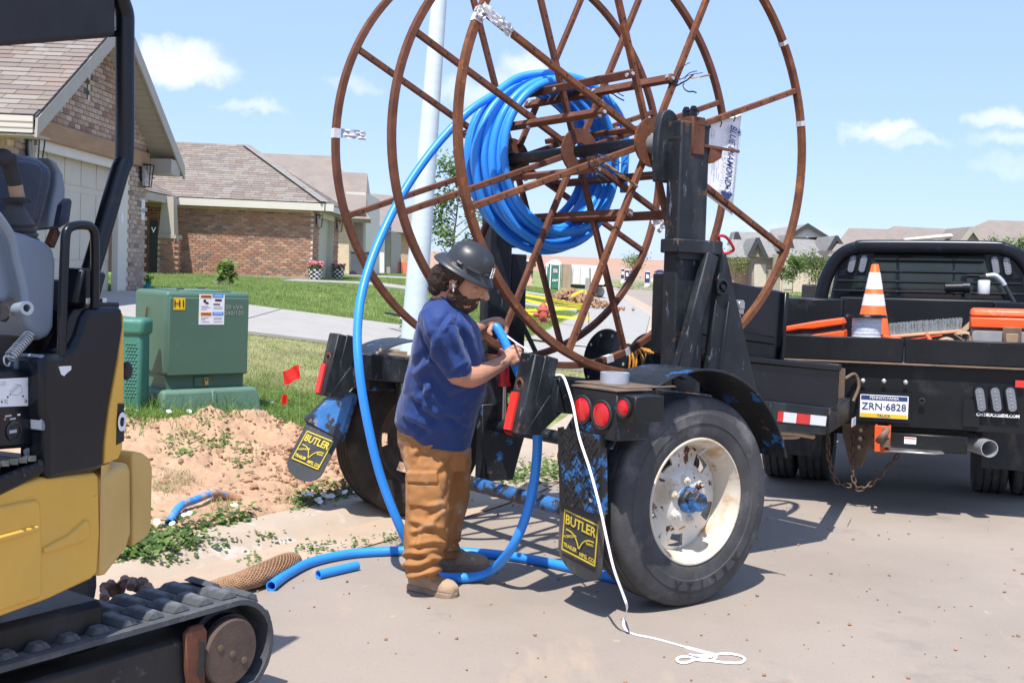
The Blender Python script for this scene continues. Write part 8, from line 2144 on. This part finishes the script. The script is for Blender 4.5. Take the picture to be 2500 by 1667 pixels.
# marker flags
for k,(px,py,Y,wd,ht_,sl,lab)in enumerate(((712,915,8.6,40,34,-.35,'larger red marker flag fluttering on a wire left of the mud flap'),(694,975,9.0,13,26,.2,'narrow red marker flag low in the weeds under the larger one'),(622,1045,8.9,14,12,.4,'tiny scrap of a red marker flag on the clay heap'))):
    c=at(px,py,Y);t=thing('marker_flag',lab,'flag',(c[0],Y,heap_z(c[0],Y)),group='red marker flags');s=Y/F_PX
    mb=MB();nn=8
    for i in range(nn+1):
        for j in range(5):u,v=i/nn-.5,j/4-.5;mb.v.append((c[0]+s*(wd*u+sl*14*v),Y+.015*math.sin(u*9+v*3),c[2]+s*(ht_*v-sl*wd*u*1.3+2*math.sin(u*7))))
    mb.f=[(i*5+j,(i+1)*5+j,(i+1)*5+j+1,i*5+j+1)for i in range(nn)for j in range(4)];mb.m=[0]*len(mb.f);mb.rnd=[0]*len(mb.f)
    wbuild(t,'cloth',mb,M['flag_red'],sharp=70);mb=MB();e=c+np.array([s*wd*.5,0,0]);mb.tube([(e[0]+.01,Y,heap_z(c[0],Y)-.03),tuple(e+[0,0,s*ht_*.3])],.0014,5);wbuild(t,'wire',mb,M['galv'])
# hydrant
q=at(1324,803,27);s=42/F_PX*27
hy=thing('fire_hydrant','faded red fire hydrant on the far lawn behind the yellow tape','hydrant',gp(q[0],27));
mb=MB();mb.lathe([(.16,0),(.16,.05),(.10,.06),(.10,.28),(.155,.30),(.155,.33),(.10,.36),(.085,.42),(.04,.46),(.03,.50),(.0001,.50)],n=20);build('barrel',mb,M['hydrant'],hy,sharp=40)
for a,r_ in((0,.065),(math.pi,.065),(-math.pi/2,.09)):d=np.array([math.cos(a),math.sin(a),0]);mb=MB();mb.cyl(d*.08+[0,0,.20],d*.20+[0,0,.20],r_,16);mb.cyl(d*.20+[0,0,.20],d*.23+[0,0,.20],r_*.45,6);build('nozzle_cap',mb,M['hydrant'],hy,sharp=40)
# caution tape round the dug up verge
ct=thing('caution_tape','yellow caution tape sagging from stake to stake on the far lawn','caution tape',gp(.9,28))
for k,pts in enumerate((((1262,716),(1330,728),(1400,742),(1424,743)),((1262,728),(1340,744),(1400,750),(1424,752)),((1262,758),(1340,756),(1400,752),(1424,752)),((1270,762),(1340,771),(1436,778)),((1395,722),(1424,710),(1430,718)),((1436,768),(1437,779),(1400,775)))):
    mb=strip_mb(spline([at(x,y,27+.2*k)for x,y in pts],6),.055,(.1,-1,.2),.002);o=build('tape',mb,M['caution'],ct,'world')
    if k<2:o2=strip_mb(spline([at(x,y,26.96+.2*k)for x,y in pts[1:]],6),.022,(.1,-1,.2),.002);build('print',o2,M['decal_black'],ct,'world')
for px,y0,y1,Y in((1426,708,770,27.5),(1437,762,790,28)):mb=MB();mb.tube([at(px,y1,Y),at(px,y0,Y)],.02,6);build('stake',mb,M['weather_wood'],ct,'world')
# clay heap beside the far drive, waste trailer, toilets, pickup
mb=MB();rr=random.Random(2);c0=at(1395,738,40)
for k in range(420):a,r_=rr.uniform(0,6.28),abs(rr.gauss(0,.8));x,y=c0[0]+r_*math.cos(a)*1.1,40+r_*math.sin(a)*.7;hh=max(0,.62-r_*.40);mb.ball((x,y,c0[2]-.15+hh*rr.random()**.4),rr.uniform(.03,.10),6,4,jit=.6,seed=k)
tag(build('dirt_pile',mb,M['clod'],sharp=30),kind='stuff')
def toilet(label,x0,x1,yt,yb_,Y,num=None):
    a,b=at(x0,yb_,Y),at(x1,yt,Y);w=b[0]-a[0];hh=b[2]-a[2];t=thing('portable_toilet',label,'toilet',((a[0]+b[0])/2,Y,a[2]),group='green portable toilets')
    mb=MB();mb.box((0,w/2,hh*.43),(w,w,hh*.86));build('cabin',mb,M['green_plastic'],t);mb=MB();mb.prism([(-.54*w,.84*hh)]+[(.54*w*math.cos(q),.84*hh+.16*hh*math.sin(q))for q in np.linspace(math.pi,0,9)],(0,-.05,0),(1,0,0),(0,0,1),-w*1.1);build('roof',mb,M['white_plastic'],t)
    mb=MB();mb.box((.02,-.03,hh*.42),(w*.64,.05,hh*.78));dr_=build('door',mb,M['green_plastic'],t,bevel=.03)
    mb=MB()
    for x in(-w*.36,w*.38):mb.box((x,-.03,hh*.42),(.06,.06,hh*.84))
    mb.box((0,-.03,hh*.83),(w*.7,.06,.06));build('door_frame',mb,M['white_plastic'],t)
    mb=MB();mb.box((.02,-.07,hh*.62),(w*.36,.02,hh*.13));build('sign_panel',mb,pbr('pink_sign',(.72,.45,.46),.6,spots=[((.7,.1,.12),.55,8,.1)]),dr_)
    if num:build('lettering',text_mb(num,hh*.10,(.02,-.08,hh*.30),(1,0,0),(0,0,1),.01,.01),M['decal_white'],dr_)
toilet('green portable toilet with white domed roof and the number 1317',1338,1371,634,706,62,'1317');toilet('second green portable toilet half hidden behind the numbered one',1330,1352,640,702,66)
a,b=at(1372,706,58),at(1474,649,58)
dt=thing('waste_trailer','white painted waste trailer with a weathered wooden end at the kerb','trailer',(a[0],58,a[2]));wd,hh=b[0]-a[0],b[2]-a[2]
mb=MB();mb.box((a[0]+wd*.6,59.2,a[2]+hh*.62),(wd*.8,2.4,hh*.76));wbuild(dt,'side',mb,M['dumpster']);mb=MB()
for x in(.22,.4,.62,.8,1.0):mb.box((a[0]+wd*x,57.95,a[2]+hh*.62),(.09,.12,hh*.76))
wbuild(dt,'rib',mb,M['white_metal']);mb=MB();mb.box((a[0]+wd*.1,58.6,a[2]+hh*.52),(wd*.2,1.8,hh*.95));wbuild(dt,'end_gate',mb,M['weather_wood'])
mb=MB();mb.box((a[0]+wd*.6,59,a[2]+hh*.12),(wd*.8,1.6,.18));wbuild(dt,'chassis',mb,M['dark_edge'])
for x in(.84,.93):mb=MB();mb.cyl((a[0]+wd*x,57.9,a[2]+.28-.3),(a[0]+wd*x,58.2,a[2]+.18-.3),.24,18);wbuild(dt,'wheel',mb,M['tyre'])
a,b=at(1276,672,72),at(1303,638,72);wd,hh=1.9,b[2]-a[2]+.1;cx=b[0]-wd/2
pk=thing('pickup_truck','white pickup truck facing us on the bare lot left of the green toilets','truck',(cx,72,a[2]))
mb=MB();mb.box((0,1.0,hh*.42),(wd,2.0,hh*.36));mb.box((0,1.8,hh*.75),(wd*.86,1.6,hh*.5),taper=(.84,.7));build('body',mb,M['white_car'],pk,bevel=.06,segs=2)
mb=MB();mb.box((0,.985,hh*.77),(wd*.70,.05,hh*.24));build('windscreen',mb,M['glass_dark'],pk);mb=MB();mb.box((0,-.02,hh*.42),(wd*.58,.05,hh*.16));build('grille',mb,M['dark_edge'],pk)
mb=MB();mb.box((0,-.06,hh*.24),(wd,.14,hh*.14));build('bumper',mb,M['shaft'],pk);mb=MB();mb.box((0,-.14,hh*.24),(.32,.02,.14));build('licence_plate',mb,M['decal_white'],pk)
for s_ in(-1,1):
    mb=MB();mb.box((s_*wd*.40,-.02,hh*.43),(wd*.17,.05,hh*.12));build('headlight',mb,M['white_ref'],pk);mb=MB();mb.cyl((s_*(wd/2-.02),.75,.22),(s_*(wd/2-.26),.75,.22),.38,20);build('wheel',mb,M['tyre'],pk);mb=MB();mb.box((s_*(wd/2+.1),1.2,hh*.66),(.16,.1,.2));build('mirror',mb,M['dark_edge'],pk)
bn2=thing('safety_net','sheet of pink orange safety netting in front of the white pickup','net',at(1280,700,60));mb=MB();mb.slab([at(*p,60)for p in((1270,703),(1300,705),(1297,668),(1293,662),(1270,672))],(0,.02,0));wbuild(bn2,'net',mb,pbr('faded_net',(.74,.42,.36),.8))
nt2=thing('safety_net','orange safety netting stretched on stakes before the brown brick house','net',at(980,660,62));mb=MB();mb.slab([at(*p,62)for p in((952,670),(1012,672),(1012,645),(980,640),(952,642))],(0,.02,0));wbuild(nt2,'net',mb,M['net_orange']);mb=MB();mb.tube([at(978,672,61.9),at(977,632,61.9)],.03,6);wbuild(nt2,'stake',mb,M['rust'])
# site signs, far car, pale box of the trailer nose
for k,(x0,y0,x1,y1,Y,lab)in enumerate(((1574,664,1587,690,96,'dark blue site sign with a white letter B by the far kerb, nearest the post'),(1525,660,1537,684,108,'dark blue site sign with a white letter B, right one of the pair'),(1516,657,1524,680,112,'dark blue site sign half hidden behind its twin'))):
    a,b=at(x0,y1,Y),at(x1,y0,Y);t=thing('site_sign',lab,'sign',(a[0],Y,a[2]),group='dark site signs');mb=MB();mb.box(((a[0]+b[0])/2,Y,(a[2]+b[2])/2),(b[0]-a[0],.08,b[2]-a[2]));wbuild(t,'board',mb,M['decal_navy'])
    mb=MB();mb.box(((a[0]+b[0])/2,Y,a[2]-.25),(b[0]-a[0],.06,.4));mb.box(((a[0]+b[0])/2,Y,b[2]+.03),(b[0]-a[0],.09,.08));wbuild(t,'foot_panel',mb,M['white_plastic']);build('lettering',text_mb('B',.42,((a[0]+b[0])/2,Y-.06,(a[2]+b[2])/2+.06),(1,0,0),(0,0,1),.01,.03),M['decal_white'],t,'world')
a,b=at(1428,706,50),at(1440,679,50);t=thing('notice_board','small grey and white notice board on a post before the waste trailer','sign',(a[0],50,a[2]-.5));mb=MB();mb.box(((a[0]+b[0])/2,50,(a[2]+b[2])/2),(b[0]-a[0],.03,b[2]-a[2]));wbuild(t,'board',mb,M['siding']);mb=MB();mb.tube([at(1441,714,50),at(1441,655,50)],.02,5);wbuild(t,'post',mb,M['dark_edge'])
a=at(1612,668,420);t=thing('parked_car','small dark car parked far off below the bare hill','car',a);mb=MB();mb.prism([(-2,.2),(2,.2),(2,.7),(1.3,.8),(.7,1.35),(-.9,1.35),(-1.5,.85),(-2,.75)],(0,0,0),(1,0,0),(0,0,1),-1.7);build('body',mb,M['decal_navy'],t);mb=MB()
for x in(-1.2,1.2):mb.cyl((x,-.05,.3),(x,.2,.3),.32,14)
build('wheels',mb,M['tyre'],t)
for k,(x0,x1,y0,y1,Y)in enumerate(((1590,1604,680,688,92),)):a,b=at(x0,y1,Y),at(x1,y0,Y);mb=MB();mb.box(((a[0]+b[0])/2,Y,(a[2]+b[2])/2),(b[0]-a[0],.1,b[2]-a[2]));simple('yard_sign','low pale yard sign right of the dark site sign','sign',mb,M['white_plastic'])
# pots and plants by the houses
def potted(label,px,yb_,Y,wpx,hpx,kind,group=None):
    q=at(px,yb_,Y);s=Y/F_PX;zb=float(tz(q[0],Y));t=thing('flower_pot',label,'flower pot',(q[0],Y,min(zb,q[2]+.05)),group=group);h,r=hpx*s,wpx*s/2;h+=max(0,q[2]-min(zb,q[2]+.05))*0
    mat={'check':M['pot_white'],'galv':M['galv'],'teal':M['teal'],'dark':M['dark_edge']}[kind]
    mb=MB();mb.lathe([(r*.78,0),(r,h),(r*.9,h),(r*.85,h*.9),(.001,h*.88)],n=28);pt_=build('pot',mb,mat,t,sharp=40)
    if kind=='check':
        sq_=MB()
        for i in range(6):
            for k in range(14):
                if(i+k)%2:continue
                r0_,r1_=r*(.78+.22*i/6)+.003,r*(.78+.22*(i+1)/6)+.003;a0,a1=2*math.pi*k/14,2*math.pi*(k+1)/14;am=(a0+a1)/2;z0,z1=h*i/6,h*(i+1)/6
                sq_.add([(rr_*math.cos(a),rr_*math.sin(a),z)for rr_,z,a in((r0_,z0,a0),(r0_,z0,am),(r0_,z0,a1),(r1_,z1,a1),(r1_,z1,am),(r1_,z1,a0))],[(0,1,4,5),(1,2,3,4)])
        build('check',sq_,M['pot_black'],pt_)
    return t,r,h
def bush(t,r,h,hh,n,leaf,mats,flowers=0,fm='petal_pink',seed=0):
    rr=random.Random(seed);mb=MB()
    for k in range(n):
        a,q,z=rr.uniform(0,6.28),r*rr.random()**.5,rr.random();q*=(1-.5*max(0,z-.6));c=(q*math.cos(a),q*math.sin(a),h*.95+hh*z);R=rotm('Z',rr.uniform(0,6.3))@rotm('X',rr.uniform(-.9,.9));leaf_mesh(mb,c,R,leaf*rr.uniform(.7,1.3),0 if rr.random()<.5 else 1)
    build('foliage',mb,mats,t,smooth=False)
    if flowers:
        mb=MB()
        for k in range(flowers):a,q=rr.uniform(0,6.28),r*rr.random()**.5;mb.ball((q*math.cos(a),q*math.sin(a),h*.95+hh*rr.uniform(.5,1.1)),leaf*.45,6,4)
        build('blossoms',mb,[M[fm]],t)
G_=[M['leaf_a'],M['leaf_b']]
t,r,h=potted('checked pot of pink flowers left of the red brick house garage',769,691,32.2,36,30,'check','checked flower pots');bush(t,r*1.1,h,.2,160,.07,G_,60,'petal_pink',1);bush
t,r,h=potted('checked pot of dark red flowers right of the red brick house garage',825,690,36.6,30,30,'check','checked flower pots');bush(t,r*1.1,h,.16,160,.07,G_,20,'petal_pink',2)
t,r,h=potted('galvanised bucket with a broad leaved green plant behind the transformer',552,702,24.3,22,14,'galv');bush(t,.19,h,.40,230,.10,[M['leaf_b'],M['leaf_b']],0,seed=3)
t,r,h=potted('empty galvanised bucket beside the one with the green plant',530,698,24.6,20,12,'galv')
t,r,h=potted('teal glazed pot with a low plant at the foot of the tan brick pier',358,700,19.9,22,22,'teal');bush(t,.1,h,.1,60,.05,G_,seed=4)
t,r,h=potted('dark pot of cream roses on the far lawn left of the light pole',993,765,19.0,18,14,'dark');bush(t,.10,h,.20,90,.05,G_,22,'petal',5)
gs=thing('edging_strip','black garden edging strip lying in the grass left of the cream roses','edging',gp(at(960,768,18.6)[0],18.6));a,b=at(945,764,18.7),at(985,772,18.4);mb=MB();mb.bar(a,b,.10,.03);wbuild(gs,'strip',mb,M['rubber_dark'])
# wheeled bin
a,b=at(852,678,44),at(902,613,44);wd,hh=b[0]-a[0],b[2]-a[2];t=thing('wheeled_bin','grey wheeled rubbish bin by the tan brick house','bin',((a[0]+b[0])/2,44,a[2]))
mb=MB();mb.box((0,.3,hh*.46),(wd*.86,.6,hh*.92),taper=(1.1,1.1));build('tub',mb,M['bin'],t,bevel=.03);mb=MB();mb.box((0,.3,hh*.95),(wd,.72,hh*.07));build('lid',mb,M['bin'],t,bevel=.03)
mb=MB();mb.cyl((-wd*.3,-.06,.13),(-wd*.3,.06,.13),.14,18);build('wheel',mb,M['rubber_dark'],t)
# brown netting sleeve and the muddy rope
pts=[ter(478,1436,.03),ter(540,1428,.05),ter(590,1418,.055),ter(640,1400,.055),ter(690,1378,.045),ter(712,1366,.03)];P_=spline(pts,14);N_=len(P_);nr=22
sl_=thing('netting_sleeve','muddy brown netting sleeve lying flat beside the open conduit end','netting',pts[2]);rad_=np.interp(np.linspace(0,1,N_),[0,.2,.55,.85,1],[.012,.040,.058,.058,.046]);T_=np.gradient(P_,axis=0);T_/=np.linalg.norm(T_,axis=1)[:,None]
def sp_pt(i,k):u=np.cross(T_[i],(0,0,1));u/=np.linalg.norm(u);v=np.cross(u,T_[i]);a=2*math.pi*k/nr;q=P_[i]+u*rad_[i]*math.cos(a)*1.15+v*rad_[i]*math.sin(a)*.85;return q
mb=MB()
for s_ in(1,-1):
    for k in range(nr):mb.tube([sp_pt(i,k+s_*i*.42)for i in range(0,N_,2)],.0042,4)
tag(wbuild(sl_,'strand',mb,M['mesh_brown']),kind='stuff');mb=MB();mb.tube(P_,rad_*.72,12);wbuild(sl_,'clay_core',mb,pbr('dark_clay',(.10,.055,.032),.95))
rp=thing('muddy_rope','tangled muddy rope lying over the gutter behind the excavator track','rope',ter(300,1440));rr=random.Random(4);mb=MB();c0=at(310,1435,4.75);pts=[at(255,1462,4.4)]
for k in range(26):t_=k/25;pts.append(at(262+105*t_+rr.uniform(-14,14),1450-28*math.sin(t_*3)+rr.uniform(-16,14),4.55+.25*rr.random()))
mb.tube(spline(pts,4),[.014+.007*rr.random()for _ in range((len(pts)-1)*4+1)],7);wbuild(rp,'rope',mb,M['rope'])
mb=MB();mb.tube(spline([at(*p,4.7)for p in((372,1437),(358,1425),(350,1418),(362,1440))],4),.012,8);wbuild(rp,'frayed_end',mb,pbr('pale_rope',(.45,.40,.37),.9))
